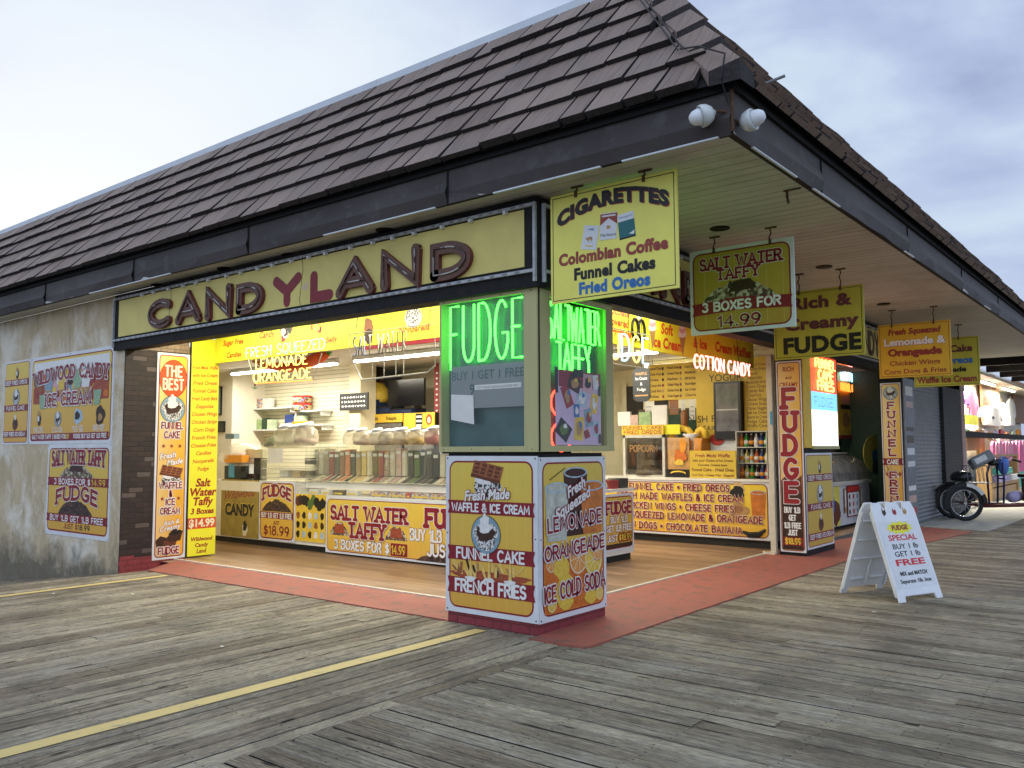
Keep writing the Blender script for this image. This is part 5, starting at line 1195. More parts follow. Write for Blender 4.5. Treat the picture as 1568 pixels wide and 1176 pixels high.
b = MB(); b.tube([(.3, .34, -.03), (1.48, .34, -.03), (1.48, -.06, -.03), (.3, -.06, -.03)], .007, 'neon_off', 6); b.build('rack', r)
for u in (1.3, 1.0): cord(r, u, .34, .9, -.03, dx=.12)
r = thing('neon_sign', 'red-glowing white neon letters across the right opening', 'neon sign', (-.48, 3.95, 2.63), SIDE)
neon(r, 'COTTON CANDY', .93, 0, .175, 'neon_pink', fit=1.75, r=.011, wd=.8, track=.2)
for u in (.2, 1.5): cord(r, u, .18, .75, -.03)
r = thing('neon_border', 'straight red neon tube under the right fascia sign', 'neon sign', (-.2, 3.6, 3.06), SIDE); b = MB(); b.tube([(0.6, 0, 0), (2.5, 0, 0)], .012, 'neon_red', 8); b.build('tube', r); b = MB(); b.box((.6, .02, -.02), (2.5, .04, .02), 'white_enamel'); b.build('holder', r)
# ------------------------------------------------------------------ front candy counter
FY = 2.64
r = at('candy_counter', 'long white candy counter with a black kick strip facing the left opening', 'counter', -5.8, FY, 0)
piece(r, 'toe_kick', ((-3.9, .06, 0), (3.80, .60, .10), 'toe_black'), ((3.2, .60, 0), (3.80, 2.26, .10), 'toe_black')); piece(r, 'cabinet', ((-3.9, .02, .10), (3.83, .62, .90), 'laminate'), ((3.18, .62, .10), (3.83, 2.30, .90), 'laminate'))
piece(r, 'ledge', ((-1.05, .20, .985), (3.84, .66, 1.09), 'laminate'), ((3.2, .66, .985), (3.86, 2.31, 1.03), 'laminate')); piece(r, 'glass_front', ((-.95, .025, .90), (3.82, .035, .985), 'case_glass'))
piece(r, 'counter_top', ((-3.9, .0, .90), (-1.06, .64, 1.07), 'laminate'))
# boxes of candy inside the low glass strip
def rowbox(label, x, w, m, y=.08, z=.902, h=.075):
    q = at('candy_box', label, 'box', x, FY+y, z, 'boxes in the low glass strip of the counter'); piece(q, 'carton', ((0, 0, 0), (w, .10, h), m)); b = MB(); rect(b, .015, .012, w-.015, h*.5, 'label_yellow', .001); ob = b.build('printed_label', q); ob.rotation_euler = FRONT
    return q
speck('box_print', (.60, .55, .48), (.12, .16, .38), (.55, .30, .10), (.62, .58, .52), (.35, .12, .08), scale=38)
X = -5.15; i = 0
while X < -2.2:
    w = .36
    if i == 2: rowbox('small red carton between printed candy boxes in the counter', X, .09, 'lid_red'); X += .10
    rowbox('printed candy box in the glass strip above the taffy sign', X, w, 'box_print'); X += w+.012; i += 1
for x, w, m, l in ((-6.6, .22, 'box_white', 'white carton at the left end of the glass strip'), (-6.3, .2, 'paper', 'cream carton second in the glass strip'), (-6.02, .24, 'bin_grey', 'dark tray in the glass strip above the taffy sign'), (-5.7, .24, 'box_white', 'white tray beside the printed candy boxes')): rowbox(l, x, w, m)
# signs on the counter front
r, w, h = sgn('counter_sign', 'olive-gold panel with red script and black capitals at the far left of the counter', 'sign', ((340, 733), (397, 736), (394, 826), (337, 818)), 'Y', FY+.005)
panel(r, w, h, 'olive_gold', .012)
b = MB(); TX(b, 'Wildwood', w*.48, h*.68, h*.15, 'brick_text', fit=w*.85, bold=.02, shear=.5, rot=6, z=.001); b.build('lettering', r)
b = MB(); TX(b, 'CANDY', w*.5, h*.38, h*.20, 'print_black', fit=w*.76, bold=.05, z=.001, drop=('label_yellow', (-.012, .012))); b.build('lettering', r)
b = MB(); blob(b, w*.66, h*.14, w*.07, h*.12, 'print_cream', .001, 4); blob(b, w*.66, h*.20, w*.05, h*.09, 'print_black', .002, 7); b.build('printed_mark', r)
r, w, h = sgn('counter_sign', 'portrait fudge price sign with a chocolate heap on the candy counter', 'sign', ((398, 736), (452, 737.5), (451, 832), (396, 825)), 'Y', FY-.004)
panel(r, w, h); frame_print(r, w, h, yellow_print(h, 'print_yellow_fudge', (.78, .56, .06), (.76, .40, .04)), .03, .09, .02)
b = MB(); SKT(b, 'FUDGE', w*.5, h*.72, h*.17, 'maroon', fit=w*.82, stroke=.22, slab=True, out=('print_white', .012), z=.004, warp=lambda x, y: (x, y+h*.04-h*.12*((x/w-.5)*2)**2)); b.build('lettering', r)
b = MB(); pic_pile(b, w*.5, h*.49, w*.84, h*.20, .0032, 'choc_pile', 5); b.build('fudge_picture', r)
b = MB(); band(b, w*.02, h*.37, w*.98, h*.48, 'ribbon_red', .006); SKT(b, 'BUY 1LB GET 1LB FREE', w*.5, h*.385, h*.075, 'print_white', fit=w*.86, stroke=.2, z=.007); b.build('lettering', r)
b = MB(); SKT(b, 'JUST', w*.5, h*.275, h*.055, 'maroon', stroke=.2, z=.004); SKT(b, '$18.99', w*.5, h*.10, h*.14, 'maroon', fit=w*.72, stroke=.2, z=.004); b.build('lettering', r)
a, c, z0, z1 = qY(452, 757, 498, 832, FY+.006)
r = thing('counter_sign', 'yellow sign crowded with small food pictures under dark candy heaps', 'sign', (a, FY+.006, z0+.02), FRONT); w, h = c-a, z1-z0-.02
panel(r, w, h, 'label_yellow', .010)
b = MB(); rn = random.Random(5)
for i in range(9): blob(b, w*(.08+.105*i), h*rn.uniform(.76, .90), w*.09, h*.11, rn.choice(('choc', 'print_black', 'waffle_dark', 'bin_green')), .001+i*.0002, i)
for i in range(5):
    for j in range(3): blob(b, w*(.10+.2*i), h*(.15+.2*j), w*.06, h*.075, rn.choice(('choc', 'ice_blue', 'letter_red', 'waffle_brown', 'cream', 'bin_brown', 'print_black')), .001+(i+j)*.0002, i*3+j)
b.build('food_pictures', r)
r, w, h = sgn('counter_sign', 'very wide taffy and fudge sign leaning on the candy counter', 'sign', ((500, 760.8), (680, 768.4), (681.4, 865.4), (497.7, 845)), 'Y', FY-.02); W2 = 3.9
panel(r, W2, h); frame_print(r, W2, h, yellow_print(h, 'print_yellow_counter', (.78, .56, .06), (.76, .42, .05)), .03, .08, .012)
def wpx(px, py): p = onY(px, py, FY-.02); return p.x-r.location.x, p.z-r.location.z
b = MB(); x0 = wpx(506, 780)[0]; x1 = wpx(625, 780)[0]; SKT(b, 'SALT WATER', (x0+x1)/2, h*.615, h*.22, 'maroon', fit=x1-x0, stroke=.22, slab=True, out=('print_white', .010), z=.004); b.build('lettering', r)
b = MB(); x0 = wpx(534, 800)[0]; x1 = wpx(592, 800)[0]; SKT(b, 'TAFFY', (x0+x1)/2, h*.32, h*.23, 'maroon', fit=x1-x0, stroke=.22, slab=True, out=('print_white', .010), z=.012); b.build('lettering', r)
b = MB()
for px in (520, 607): x = wpx(px, 810)[0]; pic_pile(b, x, h*.32, .46, h*.24, .0032, 'taffy_pile', px); b.poly([(x-.13, h*.36), (x+.13, h*.36), (x+.10, h*.52), (x-.1, h*.52)], 'bacon', .0048)
b.build('taffy_picture', r)
b = MB(); x0 = wpx(512, 832)[0]; x1 = wpx(597, 832)[0]; SKT(b, '3 BOXES FOR $', (x0+x1)/2, h*.09, h*.15, 'print_white', fit=x1-x0, stroke=.24, out=('maroon', .006), z=.004); x2 = wpx(624, 838)[0]; rect(b, x1+.02, h*.06, x2, h*.27, 'ribbon_red', .004); SKT(b, '14.99', (x1+x2)/2, h*.10, h*.13, 'label_yellow', fit=(x2-x1)*.8, stroke=.2, z=.006); b.build('lettering', r)
b = MB(); x0 = wpx(653, 790)[0]; SKT(b, 'FUDGE', x0, h*.60, h*.26, 'maroon', fit=1.05, stroke=.24, slab=True, out=('print_white', .010), z=.004, al='l'); x0 = wpx(629, 820)[0]; SKT(b, 'BUY 1LB GET 1LB FREE', x0, h*.36, h*.17, 'print_white', fit=1.75, stroke=.22, out=('maroon', .006), z=.004, al='l'); x0 = wpx(656, 850)[0]; SKT(b, 'JUST $18.99', x0, h*.13, h*.18, 'print_white', fit=1.15, stroke=.22, out=('maroon', .006), z=.012, al='l'); b.build('lettering', r)
b = MB(); pic_pile(b, wpx(690, 850)[0]+.3, h*.03, 1.9, h*.24, .0036, 'choc_pile', 8); b.build('fudge_picture', r)
# fudge sign on the counter's right end
r = thing('counter_sign', 'portrait fudge sign on the right end of the candy counter past the pillar', 'sign', (-1.955, 4.10, .16), SIDE); w, h = .83, .80
panel(r, w, h); frame_print(r, w, h, yellow_print(h, 'print_yellow_end', (.66, .48, .06), (.60, .34, .05)), .035, .08, .016)
b = MB(); SKT(b, 'FUDGE', w*.5, h*.66, h*.19, 'maroon', fit=w*.84, stroke=.22, slab=True, out=('print_white', .008), z=.004)
for s, v, f in (('BUY 1LB', .50, .55), ('GET 1LB FREE', .35, .80), ('JUST', .18, .32)): SKT(b, s, w*(.5 if f != .32 else .28), h*v, h*.10, 'print_white', fit=w*f, stroke=.22, out=('maroon', .006), z=.004)
SKT(b, '$18.99', w*.70, h*.18, h*.10, 'label_yellow', fit=w*.42, stroke=.24, out=('ribbon_red', .02), z=.004); b.build('lettering', r)
b = MB(); rect(b, .05, .05, w-.05, h*.13, 'choc', .0035); b.build('fudge_picture', r)
for k, (y, m, l) in enumerate(((4.05, 'box_print', 'printed candy carton on the far end of the candy counter'), (4.35, 'bin_red', 'red topped carton on the far end of the candy counter'), (4.62, 'bin_grey', 'dark candy carton beside the red topped carton'))):
    q = at('candy_box', l, 'box', -2.20, y, 1.03); piece(q, 'carton', ((0, 0, 0), (.2, .25, .10+.02*k), m), ((0.005, .005, .10+.02*k), (.195, .245, .115+.02*k), 'case_glass'))
q = at('slush_cup', 'clear cup with red candy standing behind the pillar on the far counter end', 'cup', -2.1, 4.02, 1.16); b = MB(); b.lathe([(.08, 0), (.10, .14)], (0, 0, 0), 'lid_red', 14); b.build('candy', q, True); b = MB(); b.lathe([(.10, .142), (.12, .32)], (0, 0, 0), 'jar_plastic', 14); b.build('rim', q, True)
# ------------------------------------------------------------------ acrylic dispensers with coloured sweets
BY = FY+.28
cols = ['bin_speckle', 'bin_cream', 'bin_speckle', 'bin_maroon', 'bin_grey', 'bin_brown', 'bin_orange', 'bin_black', 'bin_tan', 'bin_butter', 'bin_cream', 'bin_umber', 'bin_red', 'bin_mix', 'bin_cream', 'bin_pink', 'bin_cream', 'bin_choc', 'bin_green', 'bin_black', 'bin_choc', 'bin_black', 'bin_cream', 'bin_speckle', 'bin_tan', 'bin_brown', 'bin_orange']
x0 = onY(478, 700, BY).x; x1 = onY(690, 700, BY).x; pw = (x1-x0)/24
names = ('speckled tan', 'maroon and brown', 'orange and black', 'butter yellow', 'red and mixed', 'pink and cream', 'green and black', 'chocolate and cream', 'tan and orange')
for gi in range(9):
    X = x0+pw*3*gi; q = at('candy_dispenser', f'clear acrylic dispenser of three bins with {names[gi]} sweets', 'dispenser', X, BY, 1.09, 'acrylic dispensers along the candy counter')
    for k in range(3):
        m = cols[gi*3+k]; xx = pw*k+.01; rn = random.Random(gi*3+k); t_ = rn.uniform(.46, .53)
        b = MB(); b.box((xx+.012, .03, .12), (xx+pw-.014, .17, t_), m); bo = b.build('bin', q)
        b = MB(); b.box((xx+.02, .018, t_-.085), (xx+pw-.02, .022, t_-.04), 'paper'); b.build('price_tag', bo)
        b = MB(); b.add([(xx+.01, -.12, .02), (xx+pw-.012, -.12, .02), (xx+pw-.012, .14, .14), (xx+.01, .14, .14)], [(0, 1, 2, 3)], m); b.build('chute', bo)
    b = MB(); b.box((0, .005, .10), (pw*3-.004, .012, .56), 'case_glass'); b.box((0, -.14, 0), (pw*3-.004, -.134, .10), 'case_glass'); b.box((0, -.14, 0), (.006, .2, .56), 'case_glass'); b.box((0, .005, .56), (pw*3-.004, .22, .575), 'case_glass'); b.box((0, -.13, .0), (pw*3-.004, .2, .012), 'case_glass'); b.build('acrylic_case', q)
# candy jars on top of the dispensers
def jar(px, py, wpx_, Y, fill, fc, label, tilt=False, z=1.667):
    c = onY(px, py, Y); rd = abs(onY(px+wpx_/2, py, Y).x-onY(px-wpx_/2, py, Y).x)/2
    q = at('candy_jar', label, 'jar', c.x, Y, z, 'round candy jars on the dispensers')
    if tilt: q.rotation_euler = (0, R(0), 0)
    b = MB(); b.lathe([(rd*.62, 0), (rd*.92, rd*.18), (rd, rd*.75), (rd*.90, rd*1.25), (rd*.55, rd*1.55), (rd*.45, rd*1.62)], (0, 0, 0), 'jar_plastic', 16); b.build('glass', q, True)
    if fill: b = MB(); b.lathe([(rd*.58, .01), (rd*.88, rd*.2), (rd*.94, rd*.2+fill*rd*.6), (rd*.5, rd*.25+fill*rd*.7)], (0, 0, 0), fc, 14); b.build('sweets', q, True)
    b = MB(); T = Matrix.Translation((0, -.0, rd*1.6)) @ Matrix.Rotation(R(18), 4, 'X'); b.lathe([(rd*.62, 0), (rd*.64, rd*.16), (rd*.55, rd*.22), (.0005, rd*.24)], (0, 0, 0), 'white_plastic', 14, T); b.build('lid', q, True)
JY = BY+.10
for px, w_, f, m, l, Y in ((437, 22, .3, 'bin_cream', 'cloudy candy jar left of the middle jar of the left trio', JY), (452, 22, .3, 'bin_cream', 'cloudy candy jar in the middle of the left trio', JY), (469, 24, .5, 'bin_pink', 'cloudy candy jar with pink sweets, right of the left trio', JY),
        (539, 19, 0, None, 'nearly empty candy jar at the left end of the long row', JY), (554, 19, .35, 'bin_pink', 'candy jar with scattered pink sweets beside the empty jar', JY), (566, 16, .8, 'bin_red', 'candy jar half full of red swirls', JY+.16), (578, 19, .4, 'bin_cream', 'candy jar with pale sweets next to the red swirls', JY), (592, 18, .5, 'bin_mix', 'candy jar with brown mixed sweets', JY), (604, 19, .9, 'bin_speckle', 'rear candy jar filled with tan sweets', JY+.16), (616, 20, .7, 'bin_tan', 'candy jar with tan nuggets in the right half of the row', JY), (628, 18, .9, 'bin_pink', 'rear candy jar with pinkish sweets', JY+.16), (637, 20, .8, 'lemon', 'candy jar with bright yellow sweets', JY), (650, 18, .8, 'bin_butter', 'rear candy jar with golden sweets over blue', JY+.16), (664, 22, .9, 'lid_red', 'candy jar with crimson sweets beside the pillar', JY), (575, 15, .5, 'bin_cream', 'rear candy jar with cream sweets', JY+.17), (590, 15, .5, 'bin_tan', 'rear candy jar with caramel sweets', JY+.17)):
    jar(px, 668, w_, Y, f, m or 'bin_cream', l)
# things on the left stretch of the counter
CT = 1.072
def obj_px(name, label, cat, x0, y0, x1, y1, Y, depth, mat, extra=None, pname='body', z=None):
    a, c, z0, z1 = qY(x0, y0, x1, y1, Y)
    if z is not None: z0, z1 = z, z+(z1-z0)
    q = at(name, label, cat, a, Y, z0); piece(q, pname, ((0, 0, 0), (c-a, depth, z1-z0), mat)); return q, c-a, z1-z0
a, c, z0, z1 = qY(399, 678, 475, 734, FY+.15)
q = at('acrylic_case', 'clear acrylic showcase with a white paper note on the candy counter', 'display case', a, FY+.15, CT); w, h = c-a, z1-CT
b = MB(); b.box((0, 0, 0), (w, .008, h), 'case_glass'); b.box((0, 0.008, 0), (.008, .4, h), 'case_glass'); b.box((w-.008, .008, 0), (w, .4, h), 'case_glass'); b.box((0.008, .008, h-.01), (w-.008, .4, h), 'case_glass'); b.build('glass', q)
for k in range(3): piece(q, 'shelf', ((.012, .02, .06+.15*k), (w-.012, .38, .072+.15*k), 'laminate'))
piece(q, 'paper_note', ((w*.16, -.004, h*.48), (w*.46, -.001, h*.86), 'paper'))
for k, (u, v, m) in enumerate(((.80, .45, 'bin_grey'), (.80, .12, 'bin_umber'), (.3, .12, 'box_white'), (.55, .12, 'bin_tan'))): piece(q, 'tray', ((w*u, .1, h*v), (w*(u+.16), .3, h*(v+.16)), m))
for nm, lb, ct_, box, dep, mt, yy in (('price_card', 'small upright blue card on the counter edge', 'card', (350, 711, 358, 731), .01, 'card_blue', .06), ('tape_dispenser', 'dark low box beside the blue card on the counter', 'box', (360, 722, 370, 731), .10, 'bin_grey', .2), ('label_box', 'orange labelled box on the register at the left of the counter', 'box', (343, 697, 370, 708), .15, 'label_orange', .1)):
    obj_px(nm, lb, ct_, *box, FY+yy, dep, mt)
a, c, z0, z1 = qY(344, 688, 398, 732, FY+.3)
q = at('cash_register', 'beige cash register with dark keys at the left end of the counter', 'cash register', a, FY+.3, CT); w, h = c-a, z1-CT
piece(q, 'body', ((0, 0, 0), (w*.48, .3, h*.45), 'bin_grey'), ((.0, .03, h*.45), (w*.48, .3, h*.8), 'box_white')); piece(q, 'display', ((w*.52, .05, h*.72), (w, .2, h), 'cream_wall')); piece(q, 'keyboard', ((.52*w, .0, h*.05), (w*.85, .25, h*.2), 'bin_choc')); piece(q, 'stand', ((w*.7, .1, 0), (w*.95, .18, h*.72), 'bin_grey'))
q, w, h = obj_px('tissue_box', 'blue and white carton on top of the wrapped goods by the register', 'box', 345, 664, 358, 672, FY+.4, .12, 'plate_blue')
q = at('wrapped_bag', 'crumpled clear bag of goods piled behind the register', 'bag', onY(375, 680, FY+.55).x, FY+.55, 1.35); b = MB(); b.lathe([(.38, 0), (.50, .12), (.40, .28), (.2, .36), (.05, .40)], (0, 0, 0), 'jar_plastic', 14); b.build('film', q, True); b = MB(); b.lathe([(.3, 0), (.34, .1), (.2, .2), (.02, .22)], (.0, 0, 0), 'bin_pink', 10); b.build('goods', q, True); piece(q, 'support', ((-.3, -.1, -.28), (.3, .2, 0), 'box_white'))
q = at('tape_gun', 'pale green tape holder with dark base on the counter', 'tool', onY(413, 672, FY+.3).x, FY+.3, 1.665); b = MB(); b.tube([(-.06, 0, .03), (0, 0, .10), (.12, 0, .12), (.16, 0, .05)], [.03, .05, .055, .03], 'box_pale_green', 8); b.build('body', q, True); piece(q, 'base', ((-.08, -.05, 0), (.05, .05, .05), 'bin_grey'))
# ------------------------------------------------------------------ slatwall goods
SY = 5.195
def shelf(label, x0, y0, x1, y1, d=.28):
    a, c, z0, z1 = qY(x0, y0, x1, y1, SY-d); q = at('wall_shelf', label, 'shelf', a, SY-d, z1); piece(q, 'board', ((0, 0, -.03), (c-a, d, 0), 'white_enamel')); piece(q, 'bracket', ((.05, .02, -.12), (.07, d, -.03), 'white_enamel')); piece(q, 'bracket', ((c-a-.07, .02, -.12), (c-a-.05, d, -.03), 'white_enamel')); return z1
za = shelf('upper left white shelf on the slat wall', 383, 624, 446, 630); zb = shelf('grey shelf under the red-lidded tubs on the slat wall', 448, 628, 493, 633); zc = shelf('lower left white shelf on the slat wall', 380, 657, 450, 662); zd = shelf('lower right white shelf behind the candy jars', 436, 650, 495, 655)
for nm, lb, ct_, bx_, m, z in (('goods_box', 'pale speckled carton on the upper left shelf', 'box', (384, 607, 402, 622), 'box_print', za), ('goods_box', 'grey carton beside the speckled one on the upper shelf', 'box', (402, 607, 413, 622), 'box_white', za), ('goods_box', 'dark striped carton under the tubs on the slat wall', 'box', (436, 634, 449, 650), 'bottle_blue', zd), ('goods_box', 'green carton beside the striped carton on the slat wall', 'box', (450, 634, 464, 648), 'box_pale_green', zd),
                           ('snack_bag', 'olive snack bag at the left of the lower shelf', 'bag', (384, 641, 391, 656), 'bin_tan', zc), ('snack_bag', 'yellow-green snack bag on the lower shelf', 'bag', (393, 641, 400, 656), 'box_green', zc), ('snack_bag', 'dark green snack bag on the lower shelf', 'bag', (401, 640, 408, 657), 'dark_green', zc), ('snack_bag', 'blue-green snack bag at the right of the lower shelf', 'bag', (409, 641, 417, 656), 'box_pale_green', zc)):
    obj_px(nm, lb, ct_, *bx_, SY-.2, .12, m, z=z, pname='carton')
obj_px('shelf_label', 'long orange price strip under the green carton', 'label', 447, 645, 479, 650, SY-.30, .01, 'label_orange')
for k, (y0, y1, l) in enumerate(((613, 628, 'lower of two stacked clear tubs with red lids'), (598, 613, 'upper of two stacked clear tubs with red lids'))):
    a, c, z0, z1 = qY(453, y0, 471, y1, SY-.18); q = at('candy_tub', l, 'tub', (a+c)/2, SY-.16, zb+.155*k+.001); rd = (c-a)/2; b = MB(); b.lathe([(rd*.9, 0), (rd, .02), (rd, .115)], (0, 0, 0), 'candy_mix', 14); b.build('tub', q, True); b = MB(); b.lathe([(rd*1.04, .116), (rd*1.04, .15), (.001, .152)], (0, 0, 0), 'lid_red', 14); b.build('lid', q)
a, c, z0, z1 = qY(520, 602, 563, 628, 4.93); q = at('chalk_board', 'black chalk board with white writing on the slat wall', 'board', a, 4.93, z0); piece(q, 'board', ((0, 0, 0), (c-a, .03, z1-z0), 'slate')); b = MB()
rn = random.Random(3)
for k in range(3):
    x = .06
    while x < (c-a)-.10: wq = rn.uniform(.03, .09); blob(b, x+wq/2, (z1-z0)*(.76-.26*k), wq/2, (z1-z0)*.055, 'box_white', .002, int(x*100)+k, rough=.5); x += wq+.025
ob = b.build('lettering', q); ob.rotation_euler = FRONT
# giant cone ornament
cx_ = onY(375, 640, SY-.25); q = at('cone_ornament', 'giant mint ice cream cone ornament on the slat wall', 'ornament', cx_.x, SY-.25, onY(370, 645, SY-.25).z); zt = onY(375, 581, SY-.25).z-q.location.z
b = MB(); b.lathe([(.008, 0), (.15, zt*.50)], (-.05, 0, 0), 'cone_tan', 14, Matrix.Rotation(R(8), 4, 'Y')); b.build('cone', q); b = MB(); b.lathe([(.10, zt*.42), (.22, zt*.47), (.235, zt*.58), (.18, zt*.66)], (-.02, 0, 0), 'cone_tan', 16, Matrix.Rotation(R(4), 4, 'Y')); b.build('collar', q, True)
b = MB(); b.lathe([(.12, zt*.62), (.27, zt*.68), (.31, zt*.80), (.26, zt*.92), (.14, zt*.99), (.01, zt)], (.0, 0, 0), 'mint', 18, Matrix.Rotation(R(4), 4, 'Y'))
rn = random.Random(6)
for i in range(16): an, zz = rn.uniform(0, 6.28), rn.uniform(.68, .93); b.lathe([(.022, -.02), (.022, .02), (.001, .025)], (.29*math.cos(an)+.05, .29*math.sin(an), zt*zz), 'choc', 6)
b.build('scoop', q, True)
# chili ornament under the ceiling
q = at('chili_ornament', 'long red inflatable chili pepper hanging under the shop ceiling', 'ornament', onY(450, 553, 3.3).x, 3.3, onY(450, 553, 3.3).z); P = [onY(x, y, 3.3)-q.location for x, y in ((388, 553), (410, 560), (440, 563), (470, 556), (492, 546), (503, 541))]
b = MB(); b.tube(P, [.03, .06, .09, .11, .10, .05], 'chili', 12); b.build('pepper', q, True); b = MB(); b.tube([P[-1], P[-1]+Vector((.10, 0, .05)), P[-1]+Vector((.16, 0, .10))], [.05, .02, .015], 'chili_green', 8); b.build('stem', q, True)
b = MB(); b.tube([P[3], (P[3].x, 0, 3.25-q.location.z)], .003, 'cable', 4); b.build('cord', q)
# ------------------------------------------------------------------ recess with television and coolers
TY = 5.5
a, c, z0, z1 = qY(594, 581, 649, 622, TY); q = at('television', 'black flat television standing on the drinks cooler', 'television', (a+c)/2, TY, z0-.07); w = c-a; piece(q, 'screen', ((-w/2, 0, .07), (w/2, .05, z1-z0+.07), 'tv_black')); piece(q, 'foot', ((-w*.35, -.06, 0), (-w*.30, .1, .07), 'tv_black')); piece(q, 'foot', ((w*.30, -.06, 0), (w*.35, .1, .07), 'tv_black'))
def cooler(label, x0, x1, ytop, yhead, hm, text, tm, zt_):
    a, c, z0, z1 = qY(x0, ytop, x1, yhead, TY-.12); q = at('drinks_cooler', label, 'cooler', a, TY-.12, 0); w = c-a; piece(q, 'body', ((0, .02, 0), (w, .7, z1-.004), 'fridge_black')); piece(q, 'header', ((.0, 0, z0), (w, .018, z1), hm)); piece(q, 'door', ((.03, .0, .2), (w-.03, .018, z0-.02), 'fridge_glass'))
    b = MB()
    for u, s in text: TX(b, s, w*u, z0+(z1-z0)*.3, (z1-z0)*.42, tm, bold=.02, z=.002)
    ob = b.build('lettering', q); ob.rotation_euler = FRONT; return q, w, z0, z1
q, w, z0, z1 = cooler('black drinks cooler with a yellow header strip', 557, 616, 634, 647, 'label_yellow', ((.25, 'Snapple'), (.72, 'Snapple')), 'print_black', 0)
q, w, z0, z1 = cooler('black drinks cooler with an orange and yellow printed header', 618, 665, 632, 656, 'label_yellow', (), 'print_black', 0)
b = MB(); rect(b, w*.40, .0, w*.62, (z1-z0)*.95, 'print_black', .001)
for k in range(3): rect(b, w*.42, (z1-z0)*(.12+.28*k), w*.60, (z1-z0)*(.26+.28*k), 'box_white', .002)
disc(b, w*.83, (z1-z0)*.55, w*.10, (z1-z0)*.35, 'orange_red', .001); disc(b, w*.83, (z1-z0)*.52, w*.05, (z1-z0)*.2, 'print_cream', .002); ob = b.build('printed_header', q); ob.rotation_euler = FRONT; ob.location = (0, 0, z0)
for lb, bx_, m in (('stack of dark blue crates on the yellow-headed cooler, left pile', (558, 612, 574, 634), 'navy_crate'), ('low dark blue crate between the pile and the television', (575, 622, 597, 633), 'navy_crate'), ('dark blue crate in front of the television foot', (598, 625, 630, 633), 'navy_crate')):
    q, w, h = obj_px('bottle_crate', lb, 'crate', *bx_, TY-.05, .4, m, pname='crate')
    n = max(1, int(h/.13))
    for k in range(n): piece(q, 'rim', ((-.006, -.008, h*(k+1)/n-.03), (w+.006, -.001, h*(k+1)/n), 'fridge_black'))
cc_ = onY(572, 602, TY+.1); q = at('juice_globe', 'yellow plastic globe under a dark pipe beside the television', 'ornament', cc_.x, TY+.2, onY(572, 617, TY+.2).z); b = MB(); b.lathe([(.24, 0), (.27, .10), (.24, .24), (.15, .36), (.10, .40)], (0, 0, 0), 'lemon', 16); b.build('globe', q, True); piece(q, 'pipe', ((-.12, -.05, .40), (.12, .10, 1.0), 'bin_choc'))
q = at('red_post', 'dark red post with white studs behind the jars', 'post', onY(669, 600, TY).x, TY, 0); piece(q, 'post', ((-.07, 0, 0), (.09, .12, 3.2), 'red_trim')); b = MB()
for k in range(14): b.box((-.02, -.006, 1.7+.1*k), (.02, 0.0, 1.73+.1*k), 'paper')
b.build('studs', q)
# framed picture and dark screen on the far left wall
for lb, bx_, m in (('small framed picture by the bright wall edge at the far left', (331, 592, 339, 636), 'tv_black'), ('dark framed screen lower on the far left wall', (330, 645, 344, 662), 'tv_black')):
    a, c, z0, z1 = qY(*bx_, 4.38); q = at('framed_picture', lb, 'picture', a, 4.38, z0); piece(q, 'frame', ((-.5, 0, 0), (c-a, .02, z1-z0), m)); piece(q, 'picture', ((-.46, -.003, .04), (c-a-.04, -.001, z1-z0-.04), 'plate_blue' if '592' in str(bx_) else 'bin_grey'))
# ------------------------------------------------------------------ back counter with the yellow menu front
GY = 7.18
r = at('food_counter', 'white food counter with black base at the back of the right opening', 'counter', -2.6, GY, 0); piece(r, 'toe_kick', ((-2.6, .06, 0), (1.83, .7, .13), 'toe_black')); piece(r, 'cabinet', ((-2.6, .02, .13), (1.86, .75, 1.06), 'laminate')); piece(r, 'counter_top', ((-2.6, -.02, 1.06), (1.88, .78, 1.10), 'laminate'))
r, w, h = sgn('counter_sign', 'very wide yellow food menu sign on the back counter', 'sign', ((920, 730), (1178.3, 735.6), (1180.2, 827.4), (920, 810)), 'Y', GY-.004)
z_ = .14; h = 1.055-z_; r.location.z = z_
panel(r, w, h); frame_print(r, w, h, yellow_print(h, 'print_yellow_menu', (.80, .60, .03), (.78, .42, .04), .28), .03, .09, .016)
def gpx(px, py): p = onY(px, py, GY-.004); return p.x-r.location.x, p.z-r.location.z
for s, xr, yb, ht in (('FUNNEL CAKE * FRIED OREOS', 1117, 753, 12), ('FRESH MADE WAFFLES & ICE CREAM', 1138, 769, 11.5), ('CHICKEN WINGS * CHEESE FRIES', 1124, 784.5, 11.5), ('FRESH SQUEEZED LEMONADE & ORANGEADE', 1168, 802, 11.5), ('CORN DOGS * CHOCOLATE BANANA', 1137, 817.5, 11)):
    x, y = gpx(xr, yb); b = MB(); SKT(b, s, x, y, .102, 'maroon', stroke=.22, out=('print_cream', .008), z=.010, al='r', wd=.92, track=.27); b.build('lettering', r)
b = MB(); x, y = gpx(1131, 752); blob(b, x, y+.03, .10, .13, 'bin_tan', .004, 3); blob(b, x-.02, y-.02, .12, .10, 'print_black', .005, 5); b.build('cookie_picture', r)
b = MB(); x, y = gpx(1132, 782); blob(b, x, y, .17, .12, 'cone_tan', .004, 7); blob(b, x-.03, y+.02, .10, .06, 'bin_brown', .005, 2); b.build('wings_picture', r)
b = MB(); x, y = gpx(1162, 795); pic_cup(b, x, y, .26, .42, 'orange_drink', .004); b.build('drink_picture', r)
b = MB(); x, y = gpx(1155, 816); b.tube([(x-.19, y+.01, .004), (x-.08, y-.035, .008), (x+.08, y-.02, .008), (x+.19, y+.06, .004)], [.02, .045, .045, .02], 'print_black', 6); b.build('banana_picture', r)
KY = GY+.22; KZ = 1.101
